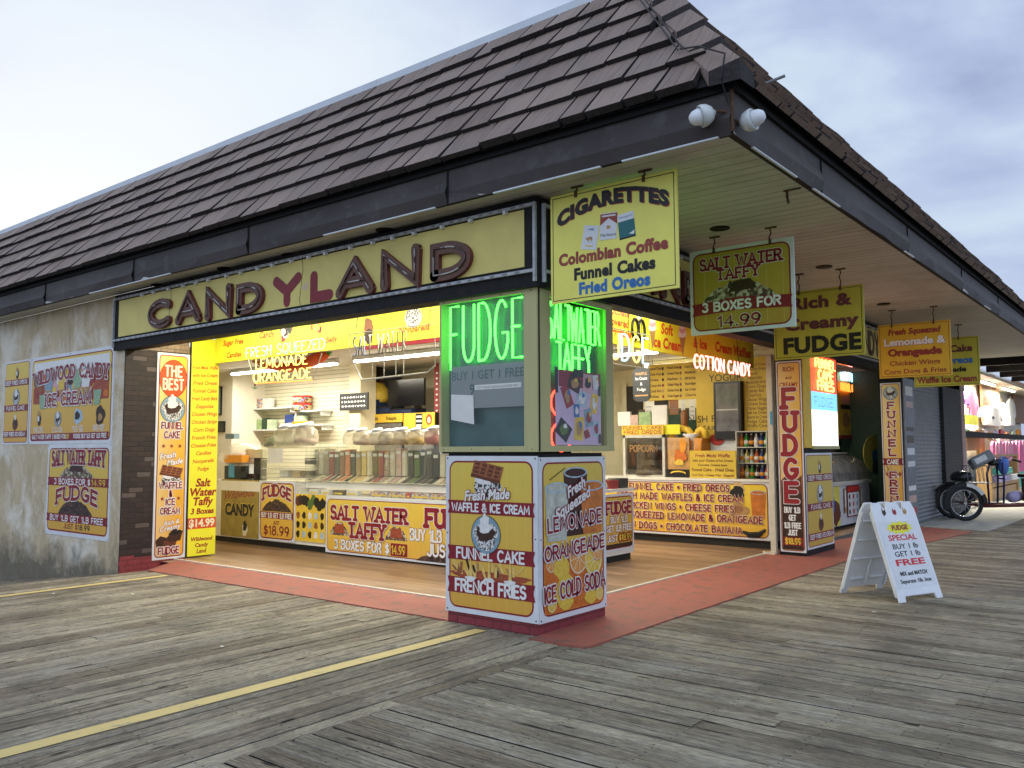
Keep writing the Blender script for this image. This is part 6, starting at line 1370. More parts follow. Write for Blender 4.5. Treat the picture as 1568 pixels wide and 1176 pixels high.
a, c, z0, z1 = qY(954, 666, 1018, 732, KY); q = at('popcorn_machine', 'white-framed popcorn machine with lettering on the back counter', 'popcorn machine', a, KY, KZ); w, h = c-a, z1-KZ
b = MB(); t_ = .05
for x in (0, w-t_): b.box((x, 0, 0), (x+t_, t_, h), 'steel_case'); b.box((x, .5, 0), (x+t_, .5+t_, h), 'steel_case')
b.box((0, 0, h-.05), (w, .55, h), 'steel_case'); b.box((0.001, .001, 0), (w-.001, .55, .03), 'steel_case'); b.build('frame', q); piece(q, 'inside', ((.05, .4, .03), (w-.05, .45, h-.05), 'popcorn_inside')); piece(q, 'glass', ((.05, .012, .03), (w-.05, .018, h-.05), 'pane_glass'))
b = MB(); b.lathe([(.16, h*.40), (.18, h*.62), (.02, h*.64)], (w*.6, .25, 0), 'bin_choc', 14); b.build('kettle', q, True); b = MB(); b.lathe([(.3, .03), (.22, .12), (.02, .22)], (w*.5, .25, 0), 'bin_umber', 12); b.build('popcorn', q, True)
b = MB(); SKT(b, 'POPCORN', w*.5, h*.60, .11, 'cone_tan', fit=w*.66, stroke=.14, z=.002); ob = b.build('lettering', q); ob.rotation_euler = FRONT
q2 = at('counter_sign', 'small yellow two-line sign on top of the popcorn machine', 'sign', a-.02, KY, KZ+h+.002); a2, c2, zz0, zz1 = qY(952, 650, 1016, 665, KY); hh = zz1-zz0; piece(q2, 'board', ((0, 0, 0), (c2-a2, .02, hh), 'label_yellow')); b = MB(); SKT(b, 'FUNNEL CAKE', (c2-a2)/2, hh*.56, hh*.32, 'brick_text', fit=(c2-a2)*.92, stroke=.2, z=.002); SKT(b, 'FRIED OREOS', (c2-a2)/2, hh*.10, hh*.32, 'brick_text', fit=(c2-a2)*.9, stroke=.2, z=.002); ob = b.build('lettering', q2); ob.rotation_euler = FRONT
zt2 = KZ+h+hh+.003
for nm, lb, ct_, bx_, m in (('goods_box', 'cream carton with a red edge above the popcorn machine', 'box', (946, 629, 965, 650), 'paper'), ('toy_figure', 'small pink and dark figure between the cartons over the popcorn machine', 'ornament', (965, 633, 977, 649), 'bin_pink'), ('goods_box', 'green carton behind the small figures', 'box', (978, 630, 996, 650), 'box_green'), ('paper_poster', 'cream poster with a green banknote picture over the popcorn machine', 'poster', (998, 620, 1021, 650), 'paper')):
    obj_px(nm, lb, ct_, *bx_, KY+.1, .05, m, z=zt2, pname='board')
obj_px('counter_sign', 'plain bright lemon card right of the popcorn machine top', 'card', 1016, 650, 1041, 665, KY+.05, .02, 'menu_yellow', pname='card')
# drink dispensers
def juicer(lb, x0, x1, y0, y1, m, top):
    a, c, z0, z1 = qY(x0, y0, x1, y1, KY); q = at('juice_dispenser', lb, 'drink dispenser', a, KY, KZ); w, h = c-a, z1-KZ
    piece(q, 'base', ((0, 0, 0), (w, .36, h*.16), 'fridge_black')); piece(q, 'tank', ((.02, .02, h*.16), (w-.02, .34, h*.80), m)); piece(q, 'glass', ((.0, .0, h*.16), (w, .01, h*.80), 'pane_glass')); b = MB(); b.tube([(0, .17, h*.80), (w*.2, .17, h*.95), (w*.5, .17, h), (w*.8, .17, h*.95), (w, .17, h*.80)], .06, top, 8); b.build('lid', q, True)
    b = MB(); blob(b, w*.6, h*.42, w*.26, h*.14, 'orange_fruit', .002, 3); blob(b, w*.55, h*.30, w*.2, h*.06, 'lemon', .003, 5); blob(b, w*.72, h*.64, w*.14, h*.14, 'label_orange', .0025, 8); ob = b.build('printed_fruit', q); ob.rotation_euler = FRONT
    b = MB(); b.add([(w*(.5+.34*math.cos(R(160-14*i))), h*(.045+.06*math.sin(R(160-14*i))), .002) for i in range(11)]+[(w*(.5+.34*math.cos(R(20+14*i))), h*(.075+.06*math.sin(R(20+14*i))), .002) for i in range(11)], [(i, i+1, 20-i, 21-i) for i in range(10)], 'label_yellow'); ob = b.build('lettering', q); ob.rotation_euler = FRONT
juicer('larger glowing orange drink dispenser right of the popcorn machine', 1020, 1056, 655, 732, 'juice', 'label_yellow'); juicer('slim orange drink dispenser right of the larger one', 1060, 1076, 656, 732, 'label_orange', 'label_yellow')
q = at('corn_dog_model', 'upright giant corn dog model above the drink dispensers', 'ornament', onY(1048, 655, KY+.2).x, KY+.2, onY(1048, 660, KY+.2).z); b = MB(); b.lathe([(.02, 0), (.06, .04), (.062, .24), (.04, .30), (.001, .32)], (0, 0, .06), 'bin_brown', 12); b.build('corn_dog', q, True); b = MB(); b.tube([(0, 0, -.4), (0, 0, .07)], .014, 'cone_tan', 6); b.build('stick', q)
q = at('juicer_funnel', 'white funnel between the two drink dispensers', 'funnel', onY(1057, 662, KY+.1).x, KY+.15, KZ); b = MB(); b.lathe([(.03, 0), (.03, .62), (.16, .74), (.15, .75)], (0, 0, 0), 'white_plastic', 14); b.build('funnel', q, True)
a, c, z0, z1 = qY(1056, 690, 1127, 733, KY-.12); q = thing('counter_sign', 'yellow hand-lettered waffle sign standing on the back counter', 'sign', (a, KY-.12, KZ), FRONT); w, h = c-a, z1-KZ; panel(q, w, h, 'menu_gold', .012); b = MB()
for s, v, hh, m in (('Fresh Made Waffle', .76, .13, 'brick_text'), ('with your Choice of Ice Cream', .60, .09, 'menu_print'), ('Chocolate Caramel Sauce', .44, .08, 'menu_print'), ('Funnel Cake - Fried Oreo', .25, .12, 'menu_print'), ('Corn Dog - Cheese Fries - Zeppoles', .07, .09, 'menu_print')): TX(b, s, w*.5, h*v, h*hh, m, bold=.02, shear=.1, maxw=w*.92, z=.001)
b.build('lettering', q)
# bottle rack
a, c, z0, z1 = qY(1127, 660, 1175, 735, KY); q = at('bottle_rack', 'open three-tier rack of soda bottles at the right end of the back counter', 'rack', a, KY, KZ); w, h = c-a, z1-KZ
piece(q, 'frame', ((0, 0, 0), (.015, .3, h), 'steel_case'), ((w-.015, 0, 0), (w, .3, h), 'steel_case'))
for k in range(4): piece(q, 'shelf', ((.016, .0, h*k/3-(.015 if k else 0)), (w-.016, .3, h*k/3+.0), 'steel_case'))
piece(q, 'back_panel', ((.016, .29, 0), (w-.016, .3, h), 'bin_umber'))
bm = [['bottle_orange', 'bottle_yellow', 'bottle_green', 'bottle_dark', 'bottle_blue', 'lid_red'], ['bottle_clear', 'bottle_yellow', 'bottle_clear', 'bottle_orange', 'bottle_blue', 'bottle_yellow'], ['bottle_orange', 'bottle_green', 'bottle_dark', 'box_white', 'bottle_blue', 'bottle_green']]
tn = ('bottom', 'middle', 'top'); on = ('first', 'second', 'third', 'fourth', 'fifth', 'last')
for t3 in range(3):
    for k in range(6):
        m = bm[t3][k]; col = m.replace('bottle_', '').replace('lid_', '').replace('box_', ''); o_ = at('soda_bottle', f'{col} soda bottle, {on[k]} from the left on the {tn[t3]} tier of the rack', 'bottle', a+w*(.10+.16*k), KY+.12, KZ+h*t3/3+.001, 'soda bottles in the counter rack'); hh = h/3*.84; b = MB(); b.lathe([(.036, 0), (.040, .02), (.040, hh*.55), (.028, hh*.72), (.014, hh*.86), (.014, hh*.92)], (0, 0, 0), m, 10); b.build('bottle', o_, True); b = MB(); b.lathe([(.017, hh*.92), (.017, hh), (.001, hh)], (0, 0, 0), 'cap_white', 8); b.build('cap', o_); b = MB(); b.lathe([(.0412, hh*.2), (.0412, hh*.48)], (0, 0, 0), 'paper' if k % 2 else 'label_orange', 10); b.build('label', o_, True)
# low soft-drink carton and cups behind
obj_px('drinks_machine', 'white and red drinks machine behind the waffle sign', 'machine', 1088, 668, 1127, 700, KY+.3, .3, 'box_white'); a, c, z0, z1 = qY(1088, 666, 1108, 680, KY+.28); q = at('drinks_badge', 'round red badge on the drinks machine', 'badge', (a+c)/2, KY+.285, (z0+z1)/2); b = MB(); disc(b, 0, 0, .13, .10, 'lid_red', 0); ob = b.build('badge', q); ob.rotation_euler = FRONT
# boards, cooler and dark doorway along the back wall
NY = 9.2
a, c, z0, z1 = qY(992, 556, 1100, 614, 7.9); q = thing('menu_board', 'gold hanging menu board in four columns over the back counter', 'menu board', (a, 7.9, z0+.03), FRONT); w, h = c-a, z1-z0-.02; panel(q, w, h, 'menu_gold', .02)
rn = random.Random(2); WORDS = (('Funnel Cake', 'Cake Fries', 'Oreos', 'Zeppoles', 'Candy Bars', 'Pickles'), ('French Fries', 'Cheese Fries', 'Nachos', 'Chicken Wings', 'Chicken Strips', 'Chicken Nuggets'), ('Corn Dogs', 'Mozzarella Sticks', 'Soft Ice Cream', 'Hand-dipped', 'Ice Cream', 'Churros'), ('Soft Pretzel', 'Chocolate Covered', 'Banana', 'Fresh Squeezed', 'Fountain Soda', 'Bottled Water'))
for cI, colw in enumerate(WORDS):
    b = MB()
    for k, s in enumerate(colw): TX(b, s, w*(.03+.255*cI), h*(.85-.155*k), h*.075, 'menu_print', bold=.03, shear=.08, al='l', maxw=w*.17, z=.002)
    b.build('lettering', q); b = MB()
    for k in range(6): blob(b, w*(.225+.255*cI), h*(.875-.155*k), w*.016, h*.045, rn.choice(('choc', 'cone_tan', 'letter_red', 'box_white', 'bin_brown')), .002, k)
    b.build('food_pictures', q)
b = MB()
for x in (.1, w-.1): b.tube([(x, h, -.01), (x, CZ-q.location.z, -.01)], .005, 'cable', 4)
b.build('cord', q)
a, c, z0, z1 = qY(1066, 566, 1138, 672, 7.785); q = thing('menu_board', 'gold wall panel with black headings behind the small glass-door fridge', 'menu board', (a, 7.785, z0), FRONT); w, h = c-a, z1-z0; panel(q, w, h, 'menu_gold', .012); b = MB()
for s, px, py, hh in (('YOGURT', 1115, 583, .16), ('FINISH FO', 1075, 647, .16), ('NECTAR', 1075, 660, .12)): p = onY(px, py, 7.785); TX(b, s, p.x-q.location.x, p.z-z0, hh*.8, 'print_black', bold=.0, z=.002)
b.build('lettering', q)
a, c, z0, z1 = qY(1093, 584, 1134, 662, 7.62); q = at('glass_fridge', 'black glass-door fridge hung on the gold panel behind the back counter', 'fridge', a, 7.62, z0-.12); w = c-a; hz = z1-z0+.12; piece(q, 'body', ((0, .03, 0), (w, .15, hz), 'fridge_black')); piece(q, 'door', ((.0, 0, 0), (w, .028, hz), 'fridge_black')); piece(q, 'door_glass', ((.04, -.004, .14), (w-.04, -.001, hz-.04), 'fridge_glass')); piece(q, 'shelf', ((.05, -.007, hz*.5), (w-.05, -.005, hz*.5+.02), 'steel_case'))
a, c, z0, z1 = qY(1139, 560, 1176, 662, 7.74); q = thing('menu_board', 'tall gold price list with small dark lines beside the white post', 'menu board', (a, 7.74, z0), FRONT); w, h = c-a+.08, z1-z0+.15; panel(q, w, h, 'menu_gold', .02); b = MB()
for k, s in enumerate(('French Fries', 'Cheese Fries', 'Funnel', 'Zeppoles', 'Mozzarella Sticks', 'Corn Dogs', 'Candy Bar', 'Churros', 'Chicken Wings', 'Chicken Strips', 'Chicken Nuggets', 'Soft Ice Cream', 'Banana Ice Cream', 'Fudge Cake', 'Waffle Cone')): TX(b, s, .05, h*(.88-.058*k), .055, 'menu_print', bold=.01, al='l', maxw=w*.7, z=.001)
b.build('lettering', q)
q = at('dark_doorway', 'dark doorway in the back wall left of the gold menu board', 'doorway', onY(948, 620, NY).x, NY, 0); piece(q, 'opening', ((0, .30, 0), (.95, .36, 2.9), 'dark_door')); piece(q, 'frame', ((-.1, .28, 0), (0, .38, 2.95), 'cream_wall')); piece(q, 'frame', ((.42, .27, 0), (.50, .299, 2.95), 'cream_wall'))
a, c, z0, z1 = qY(969, 563, 995, 615, 6.6); q = thing('hanging_sign', 'dark rounded slate plaque hanging left of the gold menu board', 'sign', (a, 6.6, z0), FRONT); w, h = c-a, z1-z0; b = MB(); b.prism(rrect(w, h, .10), -.02, 0, 'slate'); b.build('plaque', q); b = MB()
for s, v, m in (('WAFFLE', .78, 'cone_tan'), ('Ice Cream', .64, 'box_white'), ('&', .48, 'box_white'), ('Fudge', .32, 'box_white')): TX(b, s, w*.5, h*v, h*.09, m, bold=.01, maxw=w*.7, z=.001)
rect(b, w*.12, h*.16, w*.88, h*.20, 'cone_tan', .001); b.build('lettering', q); b = MB(); b.tube([(w*.5, h, -.01), (w*.5, CZ-z0, -.01)], .006, 'cable', 4); b.build('cord', q)
rn = random.Random(17)
for k, (px, w_, h_, lb) in enumerate(((995, 14, 26, 'small pinned paper left under the gold menu board'), (1032, 14, 18, 'pinned picture card under the gold menu board'), (1046, 6, 12, 'narrow pinned strip under the gold menu board'), (1060, 9, 26, 'long cream pinned paper under the gold menu board'), (1074, 11, 20, 'cream pinned paper second from the right under the menu board'), (1089, 8, 24, 'pinkish pinned paper right under the gold menu board'))):
    a, c, z0, z1 = qY(px-w_/2, 617, px+w_/2, 617+h_, 7.95); q = thing('pinned_paper', lb, 'paper', (a, 7.95, z0), FRONT); b = MB(); rect(b, 0, 0, c-a, z1-z0+.08, ('paper', 'bin_brown', 'box_white', 'paper', 'paper', 'bin_pink')[k], 0); b.build('sheet', q); b = MB()
    for j in range(3): rect(b, .02, (z1-z0)*(.25+.25*j), c-a-.02, (z1-z0)*(.29+.25*j), 'grey_paint', .001)
    b.build('printed_lines', q)
q = at('back_cabinet', 'dark green cabinet behind the popcorn machine', 'cabinet', onY(980, 650, 8.3).x, 8.3, 0); piece(q, 'body', ((0, 0, 0), (2.0, .5, 2.3), 'dark_green')); piece(q, 'top', ((-.02, -.02, 2.301), (2.02, .5, 2.34), 'bin_umber'))
# ------------------------------------------------------------------ second pillar and the alcove beyond the right opening
def qX(x0, y0, x1, y1, X):
    a = onX(x0, (y0+y1)/2, X).y; b = onX(x1, (y0+y1)/2, X).y; xm = (x0+x1)/2; return a, b, onX(xm, y1, X).z, onX(xm, y0, X).z
M('post_cream', (.62, .56, .42), .5, .1); M('poster_yellow', (.70, .62, .10), .5, .1); M('freezer_white', (.60, .61, .62), .35, .06, 4); M('wood_tan', (.42, .26, .11), .5, .2, 12); M('wicker', (.30, .15, .06), .6, .35, 30)
M('shirt_white', (.78, .78, .76), .8, .05); M('shirt_pink', (.75, .16, .32), .8, .12, 12); M('shirt_rose', (.72, .30, .42), .8, .12, 12); M('shirt_mint', (.12, .46, .36), .8, .15, 12); M('shirt_blue', (.10, .20, .55), .8, .15); M('shirt_lilac', (.42, .38, .60), .8, .15); M('shirt_purple', (.26, .10, .45), .8, .15)
M('chrome', (.6, .6, .6), .18, .1, metal=1); M('tyre', (.015, .015, .016), .7, .2); M('frame_red', (.11, .015, .018), .4, .2); M('frame_blue', (.015, .02, .09), .4, .2); M('fender_black', (.012, .012, .013), .2, .2); M('fender_white', (.62, .62, .60), .25, .1); M('wood_post', (.34, .24, .22), .7, .3, 20)
glow('lightbox_white', (1, 1, .86), 1.7); glow('lightbox_red', (1, .12, .05), .85); glow('lightbox_blue', (.22, .62, 1), 1.1)
P2 = 6.60
b = MB(); b.box((-.44, P2, 0), (-.035, 7.86, 3.3), 'black_trim'); b.build('second_pillar', shop)
q = at('white_post', 'slim cream post at the end of the right opening with a pale blue tag', 'post', -.51, 6.55, 0); piece(q, 'post', ((-.045, 0, 0), (.035, .08, 3.02), 'post_cream')); piece(q, 'foot', ((-.16, -.03, .0), (.03, -.001, .05), 'post_cream')); piece(q, 'tag', ((.0, -.006, 1.95), (.034, -.001, 2.15), 'card_blue'))
r, w, h = sgn('pillar_sign', 'tall fudge sign with stacked red letters on the second pillar', 'sign', ((1188, 552), (1230, 550), (1232, 846), (1195, 845)), 'Y', P2-.004); w = .385; h = 2.84
panel(r, w, h, t=.004); frame_print(r, w, h, yellow_print(h, 'print_orange_fudge', (.80, .47, .06), (.76, .40, .04), 10), .02, .05, .012)
b = MB(); b.poly([(.036, .036), (w-.036, .036), (w-.036, h*.40), (w*.7, h*.375), (w*.3, h*.40), (.036, h*.37)], 'waffle_dark', .0032); b.poly([(.036, .036), (w-.036, .036), (w-.036, h*.30), (.036, h*.34)], 'choc', .0036); b.build('fudge_picture', r)
b = MB(); TX(b, 'RICH', w*.5, h*.945, .075, 'letter_red', fit=w*.45, bold=.02, z=.004); TX(b, 'and', w*.5, h*.905, .05, 'letter_red', fit=w*.25, bold=.02, z=.004); TX(b, 'CREAMY', w*.5, h*.862, .075, 'letter_red', fit=w*.74, bold=.02, z=.004); b.build('lettering', r)
for k, ch in enumerate('FUDGE'): b = MB(); SKT(b, ch, w*.5, h*(.755-.123*k), h*.094, 'letter_red', fit=w*.62, stroke=.22, slab=True, out=('print_white', .010), z=.005); b.build('lettering', r)
b = MB()
for s, v, f in (('BUY 1LB', .205, .64), ('GET', .165, .3), ('1LB FREE', .125, .68), ('JUST', .088, .40)): SKT(b, s, w*.5, h*v, h*.026, 'print_white', fit=w*f, stroke=.24, z=.0055)
b.build('lettering', r)
b = MB(); rect(b, w*.12, h*.035, w*.88, h*.078, 'ribbon_red', .0046); SKT(b, '$18.99', w*.5, h*.043, h*.028, 'label_yellow', fit=w*.64, stroke=.26, z=.006); b.build('lettering', r)
r, w, h = sgn('pillar_panel', 'white-edged panel with three deep-fried treats on the side of the second pillar', 'sign', ((1233, 693), (1274, 694), (1277, 831), (1237, 844)), 'X', -.028)
three_food(r, w, h, yellow_print(h, 'print_yellow_pillar', (.66, .50, .06), (.60, .38, .05)))
# lit sign box on the pillar side
a, c, z0, z1 = qX(1240, 545, 1283, 686, -.03); q = thing('lit_sign_box', 'lit sign box glowing red above and white below on the second pillar', 'lit sign', (-.03, 6.62, 1.60), SIDE); w = 1.50; h = 1.42
b = MB(); b.box((0, 0, -.004), (.30, h, .02), 'label_yellow'); b.box((.30, -.02, -.004), (w, .03, .04), 'cream_case'); b.build('frame', q)
for y0, y1, m, nm in ((.03, .58, 'lightbox_white', 'white_panel'), (.582, .86, 'lightbox_blue', 'blue_panel'), (.862, h, 'lightbox_red', 'red_panel')): b = MB(); b.box((.30, y0, 0), (w, y1, .02), m); b.build(nm, q)
for s, v, f in (('FUNNEL', 1.235, .9), ('CAKE', 1.06, .66), ('FRIES', .89, .75)): neon(q, s, .30+.6, v, .14, 'neon_yellow', fit=f, r=.012, z=.05, wd=.8, track=.2)
b = MB(); SKT(b, 'FUDGE', .85, .64, .14, 'print_white', fit=.85, stroke=.1, z=.025); b.build('lettering', q)
# alcove
strip(-.95, 9.8, 2.2, 3.2, 'y', power=40, label='fluorescent strip lamp over the ice cream case in the alcove')
AX = -1.55
b = MB(); b.box((-1.9, 7.87, 0), (-1.765, 14.6, 3.8), 'dark_green'); b.box((-1.765, 13.9, 0), (-.14, 14.0, 3.8), 'dark_green'); b.build('alcove_wall', shop)
a, c, z0, z1 = qX(1283, 556, 1318, 668, AX); q = thing('lit_menu_window', 'lit menu window with two neon words and a red studded frame in the alcove', 'menu window', (AX, a, z0), SIDE); w, h = c-a, z1-z0
b = MB(); b.box((0, 0, -.03), (w*.82, h, 0), 'menu_gold'); b.build('board', q); b = MB(); b.box((w*.82, -.05, -.03), (w, h+.05, .03), 'red_trim'); b.box((0, -.06, -.03), (w*.82, .02, .03), 'red_trim')
for k in range(8): b.box((w*.89, h*(.06+.12*k), .03), (w*.93, h*(.08+.12*k), .035), 'print_black')
b.build('frame', q)
neon(q, 'WAFFLES', w*.40, h*.74, h*.11, 'neon_white_blue', fit=w*.74, r=.018, z=.06, wd=.8); neon(q, 'FUNNEL CAKE', w*.40, h*.60, h*.10, 'neon_orange', fit=w*.74, r=.016, z=.06, wd=.7)
b = MB(); b.tube([(0, h*.98, .06), (w, h*.93, .06)], .03, 'neon_pink', 6); b.build('tube', q)
b = MB(); blob(b, w*.4, h*.48, w*.28, h*.07, 'bin_pink', .002, 3); rect(b, w*.1, h*.36, w*.5, h*.42, 'print_black', .003); blob(b, w*.32, h*.22, w*.16, h*.10, 'cone_tan', .002, 7); rect(b, w*.08, h*.08, w*.62, h*.14, 'label_yellow', .002); rect(b, w*.64, h*.06, w*.81, h*.22, 'grey_paint', .002); b.build('printed_menu', q)
# ice cream case and chest freezer
FX = -.95; y0 = 10.15
q = at('ice_cream_case', 'curved glass ice cream case in the alcove behind the second pillar', 'display case', FX, y0, 0); L_ = 2.95
piece(q, 'body', ((-.75, 0, .08), (-.02, L_, .86), 'freezer_white')); piece(q, 'rail', ((-.06, 0, .861), (.03, L_, .93), 'steel_case')); piece(q, 'toe_kick', ((-.7, .05, 0), (-.1, L_-.05, .08), 'toe_black'))
b = MB(); P = [(-.02, .93), (-.05, 1.10), (-.14, 1.28), (-.28, 1.40), (-.5, 1.46)]
for (xa, za), (xb, zb_) in zip(P[:-1], P[1:]): b.quad((xa, 0, za), (xa, L_, za), (xb, L_, zb_), (xb, 0, zb_), 'fridge_glass')
b.build('glass', q, True); piece(q, 'shelf_back', ((-.75, 0, .861), (-.7, L_, 1.7), 'bin_umber')); piece(q, 'top', ((-.72, 0, 1.465), (-.45, L_, 1.50), 'steel_case'))
b = MB(); rn = random.Random(4)
for k in range(22): y = rn.uniform(.1, L_-.1); z = rn.uniform(1.0, 1.36); b.box((-.028-(z-.93)*.42, y, z), (-.018-(z-.93)*.42, y+rn.uniform(.05, .16), z+.05), rn.choice(('paper', 'box_white', 'cone_tan', 'bin_pink', 'label_yellow')))
b.build('price_tags', q)
q2 = thing('poster', 'pale freezer poster with a grid of ice lollies under the curved glass', 'poster', (FX+.004, 11.35, .22), SIDE); b = MB(); rect(b, .18, 0, .95, .62, 'maroon', 0); rect(b, .20, .02, .93, .48, 'box_white', .002); rect(b, .20, .50, .93, .60, 'lid_red', .002)
for k in range(9): blob(b, .30+.25*(k % 3), .10+.15*(k//3), .05, .05, ('choc', 'lid_red', 'plate_blue')[k % 3], .003, k)
b.build('sheet', q2)
for k, x in enumerate((-.02, 1.02)): b = MB(); rect(b, x, .1, x+.13, .58, 'cone_tan', 0); rect(b, x+.03, .2, x+.10, .54, 'paper', .002); b.build('picture', q2)
q2 = thing('poster', 'yellow poster with brown and blue shapes low beside the white freezer', 'poster', (FX+.004, 10.2, .10), SIDE); b = MB(); rect(b, 0, 0, .85, .75, 'poster_yellow', 0); blob(b, .62, .25, .24, .24, 'waffle_dark', .001, 3); blob(b, .30, .58, .18, .12, 'print_black', .001, 5); blob(b, .45, .40, .09, .12, 'print_blue', .002, 2); blob(b, .2, .3, .08, .06, 'bin_green', .001, 2); b.build('sheet', q2)
a, c, z0, z1 = qX(1322, 668, 1346, 722, -1.0); q2 = thing('poster', 'bright yellow poster with a blue shape at the end of the ice cream case', 'poster', (-1.0, a, z0), SIDE); w, h = c-a+.5, z1-z0; b = MB(); b.prism(arc(w*.55, h*.5, w*.55, h*.55, 0, 340, 18), -.01, 0, 'poster_yellow'); blob(b, w*.55, h*.42, w*.18, h*.2, 'print_blue', .002, 4); blob(b, w*.58, h*.1, w*.22, h*.2, 'frame_blue', .003, 7); b.build('sheet', q2)
# third post with the tall funnel cake sign
b = MB(); b.box((-.46, 12.2, 0), (-.035, 13.06, 3.3), 'black_trim'); b.build('third_pillar', shop)
r, w, h = sgn('pillar_sign', 'tall orange sign with stacked red letters on the third pillar', 'sign', ((1351, 578), (1381, 578), (1382, 800), (1353, 800)), 'Y', 12.19); h = 2.78; r.location.z = .12; r.location.x = -.43; w = .385
panel(r, w, h, t=.008); frame_print(r, w, h, yellow_print(h, 'print_orange_funnel', (.80, .47, .06), (.74, .36, .04), 10), .018, .05, .012)
b = MB(); pic_funnel(b, w*.5, h*.925, w*.36, .004, 'plate_blue'); b.build('funnel_cake_picture', r)
for k, ch in enumerate('FUNNEL'): b = MB(); SKT(b, ch, w*.5, h*(.815-.068*k), h*.044, 'letter_red', fit=w*.40, stroke=.24, slab=True, out=('print_white', .010), z=.005); b.build('lettering', r)
b = MB(); band(b, 0, h*.405, w, h*.455, 'ribbon_red', .004); SKT(b, 'CAKE', w*.5, h*.414, h*.03, 'print_white', fit=w*.6, stroke=.22, z=.005); b.build('lettering', r)
b = MB(); pic_fries(b, w*.5, h*.36, w*.8, h*.10, .004); b.build('fries_picture', r)
for k, ch in enumerate('FRENCH'): b = MB(); SKT(b, ch, w*.5, h*(.315-.058*k), h*.040, 'letter_red', fit=w*.40, stroke=.24, slab=True, out=('print_white', .010), z=.009); b.build('lettering', r)
# narrow sticker-covered strip, roller shutter, black brick pier
q = at('sticker_post', 'narrow pale post covered with small stickers beside the roller shutter', 'post', -.03, 12.25, 0); piece(q, 'post', ((-.004, 0, 0), (.03, .78, 3.0), 'grey_paint')); rn = random.Random(12); b = MB(); z = .25
while z < 2.7: b.box((.031, .10, z), (.034, .66, z+rn.uniform(.08, .2)), rn.choice(('paper', 'cone_tan', 'bin_pink', 'grey_paint', 'bin_umber', 'lid_red', 'box_white'))); z += .24
b.build('stickers', q)
q = at('roller_shutter', 'closed grey roller shutter between the sticker post and the black brick pier', 'shutter', -.14, 13.15, 0); b = MB(); z = .02
while z < 3.2: b.add([(.05, 0, z), (.05, 2.55, z), (.065, 2.55, z+.05), (.065, 0, z+.05), (.05, 0, z+.085), (.05, 2.55, z+.085)], [(0, 1, 2, 3), (3, 2, 5, 4)], 'shutter'); z += .085
b.build('curtain', q); piece(q, 'guide', ((.04, -.03, 0), (.09, -.001, 3.2), 'steel_case'))
b = MB(); b.box((-.6, 15.71, 0), (.0, 17.55, 3.6), 'brick_black'); tag(b.build('brick_pier'), 'black brick pier between the roller shutter and the gift shop', 'pier')
q = at('wooden_post', 'weathered pinkish wooden post at the edge of the gift shop', 'post', -.10, 17.58, 0); piece(q, 'post', ((0, 0, 0), (.12, .42, 3.4), 'wood_post')); b = MB()
for k in range(24): b.box((.03, .47, .5+.11*k), (.09, .60, .56+.11*k), 'bin_choc')
b.build('spiral_rail', q)
# ------------------------------------------------------------------ gift shop beyond
q = thing('gift_shop', 'brightly lit gift shop with a white ceiling beyond the black pier', 'shop', (-.9, 18.0, 0))
piece(q, 'back_wall', ((-.1, 0, 0), (0, 16, 4.2), 'white_wall')); piece(q, 'canopy', ((.9, .25, 3.95), (3.2, 16, 4.05), 'grey_paint')); piece(q, 'ceiling', ((0.0, .2, 3.62), (.9, 16, 3.7), 'white_wall')); piece(q, 'floor', ((.0, .2, -.02), (1.2, 16, .0), 'concrete')); piece(q, 'side_wall', ((0, .0, 0), (.85, .1, 3.6), 'cream_wall'))
for k in range(4): piece(q, 'canopy_beam', ((.92, 1.0+2.2*k, 3.72), (3.1, 1.2+2.2*k, 3.94), 'black_trim'))
piece(q, 'window_rail', ((.62, .1, 1.86), (.70, 16, 2.02), 'black_trim'))
for k, (yy, pw_) in enumerate(((20.4, 200), (23.6, 240), (27.5, 240))): strip(-.35, yy, 2.2, 3.55, 'y', power=pw_, label=('nearest', 'middle', 'farthest')[k]+' fluorescent strip lamp in the gift shop')
def gx(name, label, cat, x0, y0, x1, y1, X, d, m, pname='panel'):
    a, c, z0, z1 = qX(x0, y0, x1, y1, X); q = at(name, label, cat, X, a, z0); piece(q, pname, ((-d, 0, 0), (0, c-a, z1-z0), m)); return q, c-a, z1-z0
def shirt(label, x0, y0, x1, y1, X, m, hoodie=False, group='shirts hanging in the gift shop'):
    a, c, z0, z1 = qX(x0, y0, x1, y1, X); w, h = c-a, z1-z0; q = thing('hanging_shirt', label, 'shirt', (X, a, z0), SIDE, group)
    o = [(w*.18, 0), (w*.82, 0), (w*.80, h*.52), (w*.90, h*.30), (w, h*.36), (w*.92, h*.80), (w*.66, h*.98), (w*.34, h*.98), (w*.08, h*.80), (0, h*.36), (w*.10, h*.30), (w*.20, h*.52)]
    b = MB(); b.prism(o, -.08, 0, m); b.build('cloth', q, bevel=.02)
    b = MB(); b.tube([(w*.5, h*.96, -.04), (w*.5, h*1.08, -.04), (w*.53, h*1.12, -.04)], .008, 'chrome', 5); b.build('hanger', q)
    if hoodie: b = MB(); blob(b, w*.5, h*.42, w*.05, h*.07, 'print_black', .003, 3); b.build('printed_logo', q)
for k, (x0, x1, y0) in enumerate(((1504, 1531, 592), (1552, 1572, 585))): gx('wicker_panel', ('left', 'right')[k]+' brown woven display grid in the gift shop', 'display', x0, y0, x1, 648, -.72, .05, 'wicker')
gx('wicker_panel', 'narrow upper brown woven grid in the gift shop', 'display', 1518, 574, 1524, 596, -.72, .05, 'wicker')
